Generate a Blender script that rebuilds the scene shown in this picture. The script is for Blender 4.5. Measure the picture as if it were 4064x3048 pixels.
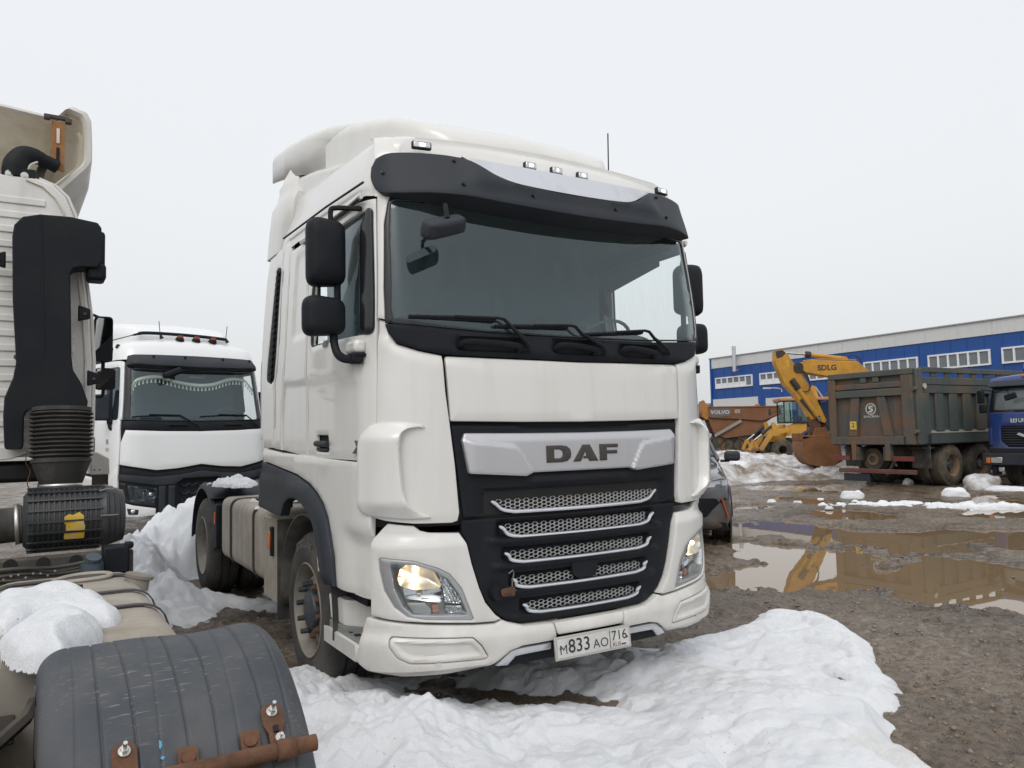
import bpy, math, random
import numpy as np
from mathutils import Vector, Matrix, geometry
random.seed(7); RNG = np.random.default_rng(7)
SC = bpy.context.scene; COL = SC.collection
for o in list(bpy.data.objects): bpy.data.objects.remove(o, do_unlink=True)
R_ = math.radians

# ------------------------------------------------------------------ camera
CAM_P = (-2.72, -3.765, 1.62); YAW, PITCH, ROLL = .543, .0637, -.021
cam = bpy.data.cameras.new('camera'); cam.sensor_width = 36; cam.sensor_fit = 'HORIZONTAL'
cam.lens = 36 * 3085 / 4064; cam.clip_start = .05; cam.clip_end = 2000
camo = bpy.data.objects.new('camera', cam); COL.objects.link(camo); SC.camera = camo
cy, sy, cp, sp = math.cos(YAW), math.sin(YAW), math.cos(PITCH), math.sin(PITCH)
fw = Vector((sy*cp, cy*cp, sp)); rt = Vector((cy, -sy, 0)); up = rt.cross(fw)
c_, s_ = math.cos(ROLL), math.sin(ROLL)
rt2 = rt*c_ + up*s_; up2 = up*c_ - rt*s_
M4 = Matrix((rt2, up2, -fw)).transposed().to_4x4(); M4.translation = CAM_P
camo.matrix_world = M4

# ------------------------------------------------------------------ sky and sun (overcast)
w = bpy.data.worlds.new('World'); SC.world = w; w.use_nodes = True
nt = w.node_tree; nt.nodes.clear()
out = nt.nodes.new('ShaderNodeOutputWorld')
sky = nt.nodes.new('ShaderNodeTexSky'); sky.sky_type = 'NISHITA'; sky.sun_disc = False
sky.sun_elevation = R_(48); sky.sun_rotation = R_(222); sky.air_density = 1.5; sky.dust_density = 6; sky.ozone_density = 1
hs = nt.nodes.new('ShaderNodeHueSaturation'); hs.inputs['Saturation'].default_value = .25
nt.links.new(sky.outputs[0], hs.inputs['Color'])
b1 = nt.nodes.new('ShaderNodeBackground'); b1.inputs[1].default_value = .05; nt.links.new(hs.outputs[0], b1.inputs[0])
tc = nt.nodes.new('ShaderNodeTexCoord'); sx = nt.nodes.new('ShaderNodeSeparateXYZ'); nt.links.new(tc.outputs['Generated'], sx.inputs[0])
ns = nt.nodes.new('ShaderNodeTexNoise'); ns.inputs['Scale'].default_value = 1.6; ns.inputs['Detail'].default_value = 4
nt.links.new(tc.outputs['Generated'], ns.inputs['Vector'])
mm = nt.nodes.new('ShaderNodeMath'); mm.operation = 'MULTIPLY_ADD'; mm.inputs[1].default_value = .10
nt.links.new(ns.outputs['Fac'], mm.inputs[0]); nt.links.new(sx.outputs['Z'], mm.inputs[2])
cr = nt.nodes.new('ShaderNodeValToRGB')
cr.color_ramp.elements[0].position = 0; cr.color_ramp.elements[0].color = (.630, .645, .660, 1)
cr.color_ramp.elements[1].position = 1.0; cr.color_ramp.elements[1].color = (.80, .815, .84, 1)
e = cr.color_ramp.elements.new(.35); e.color = (.69, .71, .73, 1)
nt.links.new(mm.outputs[0], cr.inputs[0])
b2 = nt.nodes.new('ShaderNodeBackground'); b2.inputs[1].default_value = 1.0; nt.links.new(cr.outputs[0], b2.inputs[0])
ad = nt.nodes.new('ShaderNodeAddShader'); nt.links.new(b1.outputs[0], ad.inputs[0]); nt.links.new(b2.outputs[0], ad.inputs[1])
nt.links.new(ad.outputs[0], out.inputs[0])
sun = bpy.data.lights.new('sun', 'SUN'); sun.energy = .6; sun.angle = R_(30); sun.color = (1, .97, .93)
suno = bpy.data.objects.new('sun', sun); COL.objects.link(suno)
# sun_rotation 200 deg: light comes from behind the camera, above
_d = Vector((math.sin(R_(222))*math.cos(R_(48)), math.cos(R_(222))*math.cos(R_(48)), math.sin(R_(48))))
suno.rotation_euler = _d.to_track_quat('Z', 'Y').to_euler(); suno.location = (0, -10, 20)
SC.view_settings.view_transform = 'Standard'; SC.view_settings.look = 'None'
SC.view_settings.exposure = 0; SC.view_settings.gamma = 1; SC.view_settings.use_curve_mapping = False
SC.render.engine = 'CYCLES'
SC.cycles.max_bounces = 8; SC.cycles.transparent_max_bounces = 12

# ------------------------------------------------------------------ materials
MATS = {}
def mat(name, col, rough=.5, metal=0, coat=0, dirt=None, grain=.06, gscale=9, bump=None, spec=.5, streak=None, ior=None, low=None, rvar=.0, spots=None, scratch=None):
    """procedural principled material. dirt=(colour, amount, scale); streak=(colour, amount); low=(colour, z0, z1); bump=(scale, strength, distance)"""
    m = bpy.data.materials.new(name); m.use_nodes = True; n = m.node_tree; N = n.nodes; L = n.links
    p = N['Principled BSDF']; tc = N.new('ShaderNodeTexCoord'); ob = tc.outputs['Object']
    def noise(scale, detail=5, sc3=None, rough=.55):
        x = N.new('ShaderNodeTexNoise'); x.inputs['Scale'].default_value = scale; x.inputs['Detail'].default_value = detail; x.inputs['Roughness'].default_value = rough
        if sc3:
            mp = N.new('ShaderNodeMapping'); mp.inputs['Scale'].default_value = sc3; L.new(ob, mp.inputs[0]); L.new(mp.outputs[0], x.inputs['Vector'])
        else: L.new(ob, x.inputs['Vector'])
        return x.outputs['Fac']
    def ramp(fac, a, b):
        x = N.new('ShaderNodeMapRange'); x.inputs['From Min'].default_value = a; x.inputs['From Max'].default_value = b; L.new(fac, x.inputs[0]); return x.outputs[0]
    def mul(a, b):
        x = N.new('ShaderNodeMath'); x.operation = 'MULTIPLY'
        for i, v in enumerate((a, b)):
            if isinstance(v, (int, float)): x.inputs[i].default_value = v
            else: L.new(v, x.inputs[i])
        return x.outputs[0]
    def mix(fac, A, B):
        x = N.new('ShaderNodeMix'); x.data_type = 'RGBA'
        if isinstance(fac, (int, float)): x.inputs[0].default_value = fac
        else: L.new(fac, x.inputs[0])
        for i, v in ((6, A), (7, B)):
            if isinstance(v, tuple): x.inputs[i].default_value = (*v[:3], 1)
            else: L.new(v, x.inputs[i])
        return x.outputs[2]
    c = tuple(col)
    if grain: c = mix(noise(gscale, 6), tuple(max(0, v*(1-grain)) for v in col), tuple(min(1, v*(1+grain)) for v in col))
    rsock = None
    if streak: c = mix(mul(ramp(noise(1, 5, (9, 9, .5)), .5, .78), streak[1]), c, streak[0])
    if dirt:
        f = mul(ramp(noise(dirt[2], 8, None, .62), .42, .72), dirt[1]); c = mix(f, c, dirt[0]); rsock = f
    if low:
        sp_ = N.new('ShaderNodeSeparateXYZ'); L.new(ob, sp_.inputs[0]); f = ramp(sp_.outputs[2], low[2], low[1])
        f2 = mul(f, ramp(noise(5, 7), .25, .75)); c = mix(mul(f2, low[3] if len(low) > 3 else .8), c, low[0]); rsock = f2
    if scratch: c = mix(mul(ramp(noise(1, 4, scratch[2]), scratch[1], scratch[1]+.05), ramp(noise(3.5, 4), .46, .60)), c, scratch[0])
    if spots: c = mix(ramp(noise(spots[2], 3), spots[1], spots[1]+.04), c, spots[0])
    if isinstance(c, tuple): p.inputs['Base Color'].default_value = (*c, 1)
    else: L.new(c, p.inputs['Base Color'])
    p.inputs['Roughness'].default_value = rough; p.inputs['Metallic'].default_value = metal; p.inputs['Coat Weight'].default_value = coat
    p.inputs['Coat Roughness'].default_value = .06
    p.inputs['Specular IOR Level'].default_value = spec
    if ior: p.inputs['IOR'].default_value = ior
    if rvar or rsock:
        x = N.new('ShaderNodeMapRange'); L.new(rsock if rsock else noise(6), x.inputs[0]); x.inputs['To Min'].default_value = rough; x.inputs['To Max'].default_value = min(1, rough+(rvar or .35)); L.new(x.outputs[0], p.inputs['Roughness'])
        if coat:
            y = N.new('ShaderNodeMapRange'); L.new(rsock if rsock else noise(6), y.inputs[0]); y.inputs['To Min'].default_value = coat; y.inputs['To Max'].default_value = coat*.2; L.new(y.outputs[0], p.inputs['Coat Weight'])
    if bump:
        bp = N.new('ShaderNodeBump'); bp.inputs['Strength'].default_value = bump[1]; bp.inputs['Distance'].default_value = bump[2] if len(bump) > 2 else .01
        L.new(noise(bump[0], 6), bp.inputs['Height']); L.new(bp.outputs[0], p.inputs['Normal'])
    MATS[name] = m; return m
def glass_mat(name, tint, refl=1.0, rough=.02, film=0.0):
    """window glass: tinted see-through sheet with a Fresnel reflection and a thin film of dirt"""
    m = bpy.data.materials.new(name); m.use_nodes = True; n = m.node_tree; N = n.nodes; L = n.links; N.clear()
    o = N.new('ShaderNodeOutputMaterial'); tr = N.new('ShaderNodeBsdfTransparent'); tr.inputs[0].default_value = (*tint, 1)
    gl = N.new('ShaderNodeBsdfGlossy'); gl.inputs['Roughness'].default_value = rough; gl.inputs[0].default_value = (.84, .96, 1, 1)
    fr = N.new('ShaderNodeFresnel'); fr.inputs[0].default_value = 1.52; ge = N.new('ShaderNodeNewGeometry'); mi = N.new('ShaderNodeMapRange'); mi.inputs['To Min'].default_value = 1.52; mi.inputs['To Max'].default_value = 1/1.52; L.new(ge.outputs['Backfacing'], mi.inputs[0]); L.new(mi.outputs[0], fr.inputs[0])
    mu = N.new('ShaderNodeMath'); mu.operation = 'MULTIPLY_ADD'; mu.inputs[1].default_value = refl; mu.inputs[2].default_value = .03; mu.use_clamp = True; L.new(fr.outputs[0], mu.inputs[0])
    mx = N.new('ShaderNodeMixShader'); L.new(mu.outputs[0], mx.inputs[0]); L.new(tr.outputs[0], mx.inputs[1]); L.new(gl.outputs[0], mx.inputs[2])
    last = mx
    if film:
        df = N.new('ShaderNodeBsdfDiffuse'); df.inputs[0].default_value = (.26, .38, .43, 1)
        tcn = N.new('ShaderNodeTexCoord'); mp = N.new('ShaderNodeMapping'); mp.inputs['Scale'].default_value = (12, 12, 1.2); L.new(tcn.outputs['Object'], mp.inputs[0])
        nz = N.new('ShaderNodeTexNoise'); nz.inputs['Scale'].default_value = 2; nz.inputs['Detail'].default_value = 6; L.new(mp.outputs[0], nz.inputs['Vector'])
        mr = N.new('ShaderNodeMapRange'); mr.inputs['From Min'].default_value = .2; mr.inputs['From Max'].default_value = .8; mr.inputs['To Max'].default_value = film*2; L.new(nz.outputs['Fac'], mr.inputs[0])
        m2 = N.new('ShaderNodeMixShader'); L.new(mr.outputs[0], m2.inputs[0]); L.new(mx.outputs[0], m2.inputs[1]); L.new(df.outputs[0], m2.inputs[2]); last = m2
    L.new(last.outputs[0], o.inputs[0]); MATS[name] = m; return m
def emit_mat(name, col, strength):
    m = bpy.data.materials.new(name); m.use_nodes = True; p = m.node_tree.nodes['Principled BSDF']
    p.inputs['Base Color'].default_value = (*col, 1); p.inputs['Emission Color'].default_value = (*col, 1); p.inputs['Emission Strength'].default_value = strength
    return m
DUST = (.30, .255, .20)
white = mat('white_paint', (.665, .66, .635), .32, coat=.7, grain=.012, low=((.36, .32, .26), .2, 1.15, .62), streak=((.48, .45, .39), .24), dirt=((.50, .47, .41), .22, 1.6))
white_panel = mat('white_dusty_paint', (.655, .65, .622), .36, coat=.4, grain=.015, streak=((.50, .46, .41), .34))
white_clean = mat('white_clean_paint', (.74, .75, .755), .3, coat=.6, grain=.012, low=((.5, .48, .44), .3, .9, .4))
white_old = mat('white_old_paint', (.66, .645, .61), .45, grain=.03, dirt=((.38, .34, .28), .45, 2.2), streak=((.40, .36, .30), .35))
beige_inner = mat('dirty_underside', (.74, .69, .59), .6, dirt=((.42, .35, .25), .5, 2.0), grain=.05, streak=((.45, .38, .28), .45))
plastic = mat('black_plastic', (.007, .009, .013), .58, spec=.22, grain=.1, gscale=140, dirt=((.045, .042, .040), .22, 3), bump=(160, .08, .002))
plastic_grey = mat('dark_grey_plastic', (.020, .025, .033), .55, spec=.32, grain=.06, gscale=60, dirt=((.06, .058, .056), .3, 3), bump=(180, .1, .002))
plastic_glossy = mat('black_gloss', (.012, .013, .016), .15, grain=0)
rubber = mat('rubber', (.030, .029, .028), .75, dirt=((.13, .115, .095), .75, 4), grain=.15)
tyre_m = mat('tyre_rubber', (.028, .028, .028), .8, dirt=((.135, .12, .10), .65, 3), grain=.2, bump=(60, .2, .003))
steel_dirty = mat('dusty_steel', (.24, .22, .19), .55, .35, dirt=((.15, .12, .09), .85, 3), grain=.1)
tank_m = mat('dusty_tank', (.36, .33, .285), .62, .15, dirt=((.25, .215, .17), .8, 4), grain=.08, streak=((.20, .17, .135), .5), bump=(40, .08, .002))
rust = mat('rust', (.13, .060, .031), .85, dirt=((.055, .03, .02), .85, 16), grain=.35, gscale=60, bump=(120, .5, .003))
chrome = mat('satin_silver', (.62, .63, .66), .3, .75, grain=.02, streak=((.36, .35, .34), .35))
silver = mat('silver_panel', (.50, .50, .52), .36, .55, grain=.02, gscale=200, streak=((.40, .385, .365), .3))
mirror_glass = mat('mirror_glass', (.8, .82, .84), .03, 1.0, grain=0)
dark = mat('dark_gap', (.012, .012, .012), .9, grain=0)
chassis_m = mat('chassis', (.045, .040, .036), .8, dirt=((.14, .115, .085), .7, 5), grain=.2, bump=(50, .2, .004))
interior = mat('interior_trim', (.09, .12, .13), .8, grain=.06)
interior_dk = mat('interior_dark', (.06, .065, .068), .75, grain=.06)
curtain = mat('cab_curtain', (.050, .088, .104), .85, grain=.1, gscale=4)
screen = glass_mat('windscreen_glass', (.96, .985, .98), 1.1, .02, .03)
side_glass = glass_mat('side_glass', (.97, .985, .98), 1.0, .02, .0)
clear_lens = glass_mat('lamp_lens', (.93, .95, .96), .8, .03, .02)
amber = mat('amber_lens', (.55, .13, .015), .25, grain=0)
red_lens = mat('red_lens', (.45, .04, .02), .25, grain=0)
reflector = mat('lamp_reflector', (.72, .72, .72), .12, 1.0, grain=0)
lamp_house = mat('lamp_housing', (.42, .42, .40), .35, .5, grain=.05)
bulb = emit_mat('lit_bulb', (1.0, .74, .42), 16.0)
bulb_soft = emit_mat('lit_bulb_soft', (1.0, .78, .50), 2.2)
marker_lit = emit_mat('marker_glow', (1.0, .86, .66), 3.0)
letter_dk = mat('dark_lettering', (.045, .038, .034), .4, grain=.05)
plate_w = mat('plate_white', (.55, .55, .53), .45, dirt=((.30, .26, .20), .5, 9), grain=.04)
plate_k = mat('plate_black', (.015, .015, .018), .5, grain=0)
snow_m = None

# ------------------------------------------------------------------ mesh helpers
def link(o, parent=None):
    COL.objects.link(o)
    if parent: o.parent = parent
    return o
def thing(name, label, cat, loc=(0, 0, 0), yaw=0, group=None):
    o = bpy.data.objects.new(name, None); o.empty_display_size = .2; COL.objects.link(o)
    o.location = loc; o.rotation_euler = (0, 0, yaw); o['label'] = label; o['category'] = cat
    if group: o['group'] = group
    return o
def tag(o, label, cat, group=None, kind=None):
    if label: o['label'] = label
    if cat: o['category'] = cat
    if group: o['group'] = group
    if kind: o['kind'] = kind
    return o
def raw(name, v, f, m, parent=None, angle=35, smooth=True):
    me = bpy.data.meshes.new(name); v = np.asarray(v, float).reshape(-1, 3)
    me.from_pydata(v.tolist(), [], [tuple(int(i) for i in q) for q in f]); me.validate(); me.update()
    if m: me.materials.append(m)
    if smooth:
        me.polygons.foreach_set('use_smooth', [True]*len(me.polygons))
        if angle: me.set_sharp_from_angle(angle=R_(angle))
    o = bpy.data.objects.new(name, me); link(o, parent); return o
def grid_obj(name, P, m, parent=None):
    """P: (n, k, 3) array -> quad sheet, fast"""
    n, k = P.shape[:2]; me = bpy.data.meshes.new(name)
    idx = np.arange(n*k).reshape(n, k); q = np.stack([idx[:-1, :-1], idx[1:, :-1], idx[1:, 1:], idx[:-1, 1:]], -1).reshape(-1, 4)
    me.vertices.add(n*k); me.vertices.foreach_set('co', P.reshape(-1).astype(np.float32))
    me.loops.add(q.size); me.loops.foreach_set('vertex_index', q.reshape(-1).astype(np.int32))
    me.polygons.add(len(q)); me.polygons.foreach_set('loop_start', (np.arange(len(q))*4).astype(np.int32)); me.polygons.foreach_set('loop_total', np.full(len(q), 4, np.int32))
    me.polygons.foreach_set('use_smooth', np.ones(len(q), bool)); me.update(calc_edges=True); me.validate()
    me.materials.append(m); o = bpy.data.objects.new(name, me); link(o, parent); return o
def frame(d, upv=(0, 0, 1)):
    d = Vector(d).normalized(); u = Vector(upv)
    if abs(d.dot(u)) > .98: u = Vector((0, 1, 0)) if abs(d.y) < .9 else Vector((1, 0, 0))
    x = d.cross(u).normalized(); return x, x.cross(d).normalized(), d
class MB:
    def __init__(s): s.v = []; s.f = []
    def add(s, v, f):
        n = len(s.v); s.v += [tuple(p) for p in v]; s.f += [tuple(i+n for i in q) for q in f]; return s
    def box(s, c, d, rot=None, taper=1):
        h = [x/2 for x in d]; v = []
        for z in (-1, 1):
            t = taper if z > 0 else 1
            for x, y in ((-1, -1), (1, -1), (1, 1), (-1, 1)): v.append(Vector((x*h[0]*t, y*h[1]*t, z*h[2])))
        if rot is not None:
            if not isinstance(rot, Matrix): rot = Matrix.Rotation(rot, 3, 'Z')
            v = [rot @ p for p in v]
        c = Vector(c); return s.add([p+c for p in v], [(0, 3, 2, 1), (4, 5, 6, 7), (0, 1, 5, 4), (1, 2, 6, 5), (2, 3, 7, 6), (3, 0, 4, 7)])
    def bar(s, p0, p1, wd, ht, upv=(0, 0, 1), w1=None, h1=None):
        p0, p1 = Vector(p0), Vector(p1); x, y, d = frame(p1-p0, upv); v = []
        for p, a, b in ((p0, wd, ht), (p1, w1 or wd, h1 or ht)):
            for i, j in ((-1, -1), (1, -1), (1, 1), (-1, 1)): v.append(p + x*(i*a/2) + y*(j*b/2))
        return s.add(v, [(0, 3, 2, 1), (4, 5, 6, 7), (0, 1, 5, 4), (1, 2, 6, 5), (2, 3, 7, 6), (3, 0, 4, 7)])
    def lathe(s, prof, o, ax, n=32, a0=0, a1=None, caps=False):
        """prof: (t along axis, radius)"""
        o = Vector(o); x, y, d = frame(ax, (0, 0, 1) if abs(Vector(ax).normalized().z) < .9 else (0, 1, 0)); full = a1 is None
        k = n if full else n+1; a1 = 2*math.pi if full else a1; v = []
        for t, r in prof:
            for i in range(k):
                a = a0+(a1-a0)*i/n; v.append(o + d*t + x*(r*math.cos(a)) + y*(r*math.sin(a)))
        f = []
        for j in range(len(prof)-1):
            for i in range(n): i2 = (i+1) % k if full else i+1; f.append((j*k+i, j*k+i2, (j+1)*k+i2, (j+1)*k+i))
        if caps: f.append(tuple(reversed(range(k)))); f.append(tuple((len(prof)-1)*k+i for i in range(k)))
        return s.add(v, f)
    def cyl(s, p0, p1, r0, r1=None, n=14):
        p0, p1 = Vector(p0), Vector(p1); r1 = r0 if r1 is None else r1
        return s.lathe([(0, r0), ((p1-p0).length, r1)], p0, p1-p0, n, caps=True)
    def tube(s, path, r, n=8, flat=None, closed=False, upv=(0, 0, 1)):
        path = [Vector(p) for p in path]; m = len(path); v = []; prev = None
        rr = r if isinstance(r, (list, tuple)) else [r]*m
        for i, p in enumerate(path):
            a = path[i-1] if (i > 0 or closed) else p; b = path[(i+1) % m] if (i < m-1 or closed) else p
            d = (b-a).normalized()
            if prev is None: x, y, _ = frame(d, upv)
            else:
                y = (prev - d*prev.dot(d)).normalized(); x = d.cross(y).normalized()
            prev = y
            for k in range(n):
                t = 2*math.pi*k/n; v.append(p + x*(rr[i]*math.cos(t)*(flat or 1)) + y*(rr[i]*math.sin(t)))
        f = []
        for i in range(m if closed else m-1):
            j = (i+1) % m
            for k in range(n): k2 = (k+1) % n; f.append((i*n+k, i*n+k2, j*n+k2, j*n+k))
        if not closed: f.append(tuple(reversed(range(n)))); f.append(tuple((m-1)*n+k for k in range(n)))
        return s.add(v, f)
    def loft(s, rings, cap=True, closed=True):
        k = len(rings[0]); v = [p for r in rings for p in r]; f = []
        for j in range(len(rings)-1):
            for i in range(k if closed else k-1): i2 = (i+1) % k; f.append((j*k+i, j*k+i2, (j+1)*k+i2, (j+1)*k+i))
        if cap: f.append(tuple(reversed(range(k)))); f.append(tuple((len(rings)-1)*k+i for i in range(k)))
        return s.add(v, f)
    def prism(s, poly, fn, d0, d1):
        """poly in 2D, fn(a, b, d) -> point; concave outlines are fine"""
        k = len(poly); v = [fn(a, b, d0) for a, b in poly] + [fn(a, b, d1) for a, b in poly]
        tri = geometry.tessellate_polygon([[Vector((a, b, 0)) for a, b in poly]])
        f = [tuple(reversed(t)) for t in tri] + [tuple(i+k for i in t) for t in tri] + [(i, (i+1) % k, k+(i+1) % k, k+i) for i in range(k)]
        return s.add(v, f)
    def ball(s, c, r, n=10, m=7, sc=(1, 1, 1)):
        c = Vector(c); v = []; f = []
        for j in range(m+1):
            t = math.pi*j/m
            for i in range(n): a = 2*math.pi*i/n; v.append(c+Vector((r*sc[0]*math.sin(t)*math.cos(a), r*sc[1]*math.sin(t)*math.sin(a), r*sc[2]*math.cos(t))))
        for j in range(m):
            for i in range(n): i2 = (i+1) % n; f.append((j*n+i, (j+1)*n+i, (j+1)*n+i2, j*n+i2))
        return s.add(v, f)
    def xf(s, M): s.v = [tuple(M @ Vector(p)) for p in s.v]; return s
    def build(s, name, m, parent=None, bev=0, seg=2, angle=35, sub=0, smooth=True):
        me = bpy.data.meshes.new(name); me.from_pydata([tuple(p) for p in s.v], [], s.f); me.validate()
        import bmesh
        bm = bmesh.new(); bm.from_mesh(me); bmesh.ops.remove_doubles(bm, verts=bm.verts, dist=1e-5); bmesh.ops.recalc_face_normals(bm, faces=bm.faces); bm.to_mesh(me); bm.free()
        me.materials.append(m)
        if smooth:
            me.polygons.foreach_set('use_smooth', [True]*len(me.polygons))
            if angle and not sub: me.set_sharp_from_angle(angle=R_(angle))
        o = bpy.data.objects.new(name, me); link(o, parent)
        if bev:
            b = o.modifiers.new('bevel', 'BEVEL'); b.width = bev; b.segments = seg; b.limit_method = 'ANGLE'; b.angle_limit = R_(30); b.harden_normals = False
        if sub:
            b = o.modifiers.new('subdivision', 'SUBSURF'); b.levels = sub; b.render_levels = sub
        return o
def rnd(poly, rad, n=5):
    """round polygon corners; rad number or list"""
    k = len(poly); o = []
    for i in range(k):
        r = rad[i] if isinstance(rad, (list, tuple)) else rad
        p = Vector(poly[i]); a = Vector(poly[i-1]); b = Vector(poly[(i+1) % k])
        if r <= 0: o.append(tuple(p)); continue
        da, db = (a-p), (b-p); la, lb = da.length, db.length; da /= la; db /= lb
        ang = da.angle(db); t = min(r/math.tan(ang/2) if ang < 3.1 else 0, la*.48, lb*.48)
        p0, p1 = p+da*t, p+db*t
        for q in range(n+1): s = q/n; o.append(tuple(p0*(1-s)**2 + p*(2*s*(1-s)) + p1*s*s))
    return o
def spline(pts, per=8, closed=False):
    """Catmull-Rom through points of any dimension"""
    P = np.asarray(pts, float); n = len(P); o = []
    for i in range(n if closed else n-1):
        if closed: a, b, c, d = P[i-1], P[i], P[(i+1) % n], P[(i+2) % n]
        else: a, b, c, d = P[max(i-1, 0)], P[i], P[i+1], P[min(i+2, n-1)]
        for t in np.arange(per)/per: o.append(.5*((2*b)+(-a+c)*t+(2*a-5*b+4*c-d)*t*t+(-a+3*b-3*c+d)*t**3))
    if not closed: o.append(P[-1])
    return np.array(o)
def resample(poly, step, closed=True):
    P = np.asarray(poly, float); o = []; n = len(P)
    for i in range(n if closed else n-1):
        a, b = P[i], P[(i+1) % n]; k = max(1, int(math.ceil(np.linalg.norm(b-a)/step)))
        for t in range(k): o.append(a+(b-a)*t/k)
    if not closed: o.append(P[-1])
    return np.array(o)
def area(P): x, y = P[:, 0], P[:, 1]; return .5*np.sum(x*np.roll(y, -1)-np.roll(x, -1)*y)
def inset(P, d):
    e = np.roll(P, -1, 0)-P; e /= np.linalg.norm(e, axis=1)[:, None]+1e-12; n = np.stack([-e[:, 1], e[:, 0]], 1); n0 = np.roll(n, 1, 0)
    b = n+n0; l = (b**2).sum(1)[:, None]; return P + d*2*b/np.maximum(l, .5)
def inside(Q, P):
    x, y = Q[:, 0], Q[:, 1]; r = np.zeros(len(Q), bool); n = len(P)
    for i in range(n):
        x0, y0 = P[i]; x1, y1 = P[(i+1) % n]
        c = ((y0 > y) != (y1 > y)); 
        with np.errstate(divide='ignore', invalid='ignore'): r ^= c & (x < (x1-x0)*(y-y0)/(y1-y0+1e-15)+x0)
    return r
def segdist(Q, P, closed=True):
    d = np.full(len(Q), 1e9); n = len(P)
    for i in range(n if closed else n-1):
        a = P[i]; b = P[(i+1) % n]; ab = b-a; t = np.clip(((Q-a)@ab)/(ab@ab+1e-12), 0, 1); d = np.minimum(d, np.linalg.norm(Q-(a+t[:, None]*ab), axis=1))
    return d
def on_surf(S, uv, off=0):
    uv = np.asarray(uv, float); u, z = uv[:, 0], uv[:, 1]; e = 2e-3; p = S(u, z)
    n = np.cross(S(u+e, z)-S(u-e, z), S(u, z+e)-S(u, z-e)); n /= np.linalg.norm(n, axis=1)[:, None]+1e-12
    return p + n*(np.asarray(off).reshape(-1, 1) if np.ndim(off) else off)
def panel(name, poly, m, parent, S, off=0., t=.012, r=.004, step=.045, holes=(), bulge=None, angle=40, k=None):
    """a body panel: outline in surface coordinates, rounded edge of radius r, thickness t, optional relief bulge(u, z)"""
    outer = resample(poly, step)
    if area(outer) < 0: outer = outer[::-1].copy()
    loops = [(outer, 1)]
    for h in holes:
        h = resample(h, step)
        if area(h) > 0: h = h[::-1].copy()
        loops.append((h, -1))
    V = []; F = []; D = []; cur = 0; cdt_pts = []; cdt_edges = []; gid = []
    for L, sg in loops:
        n = len(L); rings = [(L, -t), (L, -r), (inset(L, .3*r), -.3*r), (inset(L, r), 0.)]
        for P, d in rings: V.append(P); D.append(np.full(n, d))
        for j in range(3):
            for i in range(n): i2 = (i+1) % n; a = cur+j*n; F.append((a+i, a+i2, a+n+i2, a+n+i))
        b = len(cdt_pts); cdt_pts += [tuple(q) for q in rings[3][0]]; cdt_edges += [(b+i, b+(i+1) % n) for i in range(n)]; gid += list(range(cur+3*n, cur+4*n)); cur += 4*n
    inn = [inset(L, r) for L, _ in loops]; O = inn[0]
    gx = np.arange(O[:, 0].min()+step*.37, O[:, 0].max(), step); gz = np.arange(O[:, 1].min()+step*.41, O[:, 1].max(), step)
    if len(gx) and len(gz):
        Q = np.stack(np.meshgrid(gx, gz), -1).reshape(-1, 2); ok = inside(Q, O) & (segdist(Q, O) > step*.4)
        for H in inn[1:]: ok &= ~inside(Q, H) & (segdist(Q, H) > step*.4)
        Q = Q[ok]; V.append(Q); D.append(np.zeros(len(Q))); gid += list(range(cur, cur+len(Q))); cur += len(Q); cdt_pts += [tuple(q) for q in Q]
    vo, eo, fo, ov, oe, of = geometry.delaunay_2d_cdt([Vector(p) for p in cdt_pts], cdt_edges, [], 0, 1e-7)
    vo = np.array([(p.x, p.y) for p in vo]); m_ = []
    def fat(f):
        p = vo[list(f)]; a = abs((p[1, 0]-p[0, 0])*(p[2, 1]-p[0, 1])-(p[2, 0]-p[0, 0])*(p[1, 1]-p[0, 1])); l = max(np.linalg.norm(p[1]-p[0]), np.linalg.norm(p[2]-p[1]), np.linalg.norm(p[0]-p[2])); return a > l*4e-4
    fo = [f for f in fo if fat(f)]
    ex = []
    for i, lst in enumerate(ov):
        if lst: m_.append(gid[lst[0]])
        else: m_.append(cur); ex.append(vo[i]); cur += 1
    if ex: V.append(np.array(ex)); D.append(np.zeros(len(ex)))
    cen = np.array([vo[list(f)].mean(0) for f in fo]); ok = inside(cen, O)
    for H in inn[1:]: ok &= ~inside(cen, H)
    F += [tuple(m_[i] for i in f) for f, g in zip(fo, ok) if g]
    UV = np.concatenate(V); D = np.concatenate(D)+off
    if bulge is not None: D = D + np.where(D > off-t*.99, bulge(UV[:, 0], UV[:, 1]), 0)
    return raw(name, on_surf(S, UV, D), F, m, parent, angle)
def mirror_u(poly): return [(-u, z) for u, z in reversed(list(poly))]
def text_geo(s, size=1, extrude=0, bold=0, sx=1, res=3, shear=0):
    cu = bpy.data.curves.new('t', 'FONT'); cu.body = s; cu.size = size; cu.offset = bold; cu.align_x = 'CENTER'; cu.align_y = 'CENTER'; cu.resolution_u = res; cu.extrude = extrude; cu.shear = shear
    o = bpy.data.objects.new('t', cu); COL.objects.link(o); dg = bpy.context.evaluated_depsgraph_get(); me = bpy.data.meshes.new_from_object(o.evaluated_get(dg))
    v = [(p.co.x*sx, p.co.y, p.co.z) for p in me.vertices]; f = [tuple(p.vertices) for p in me.polygons]
    bpy.data.objects.remove(o); bpy.data.curves.remove(cu); bpy.data.meshes.remove(me); return v, f
def text_obj(name, s, size, fn, m, parent, bold=0, sx=1, extrude=.0, shear=0):
    """lettering: fn(a, b, d) maps text coordinates to the surface"""
    v, f = text_geo(s, size, extrude, bold, sx, shear=shear)
    return raw(name, [fn(*p) for p in v], f, m, parent, smooth=False)
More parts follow.
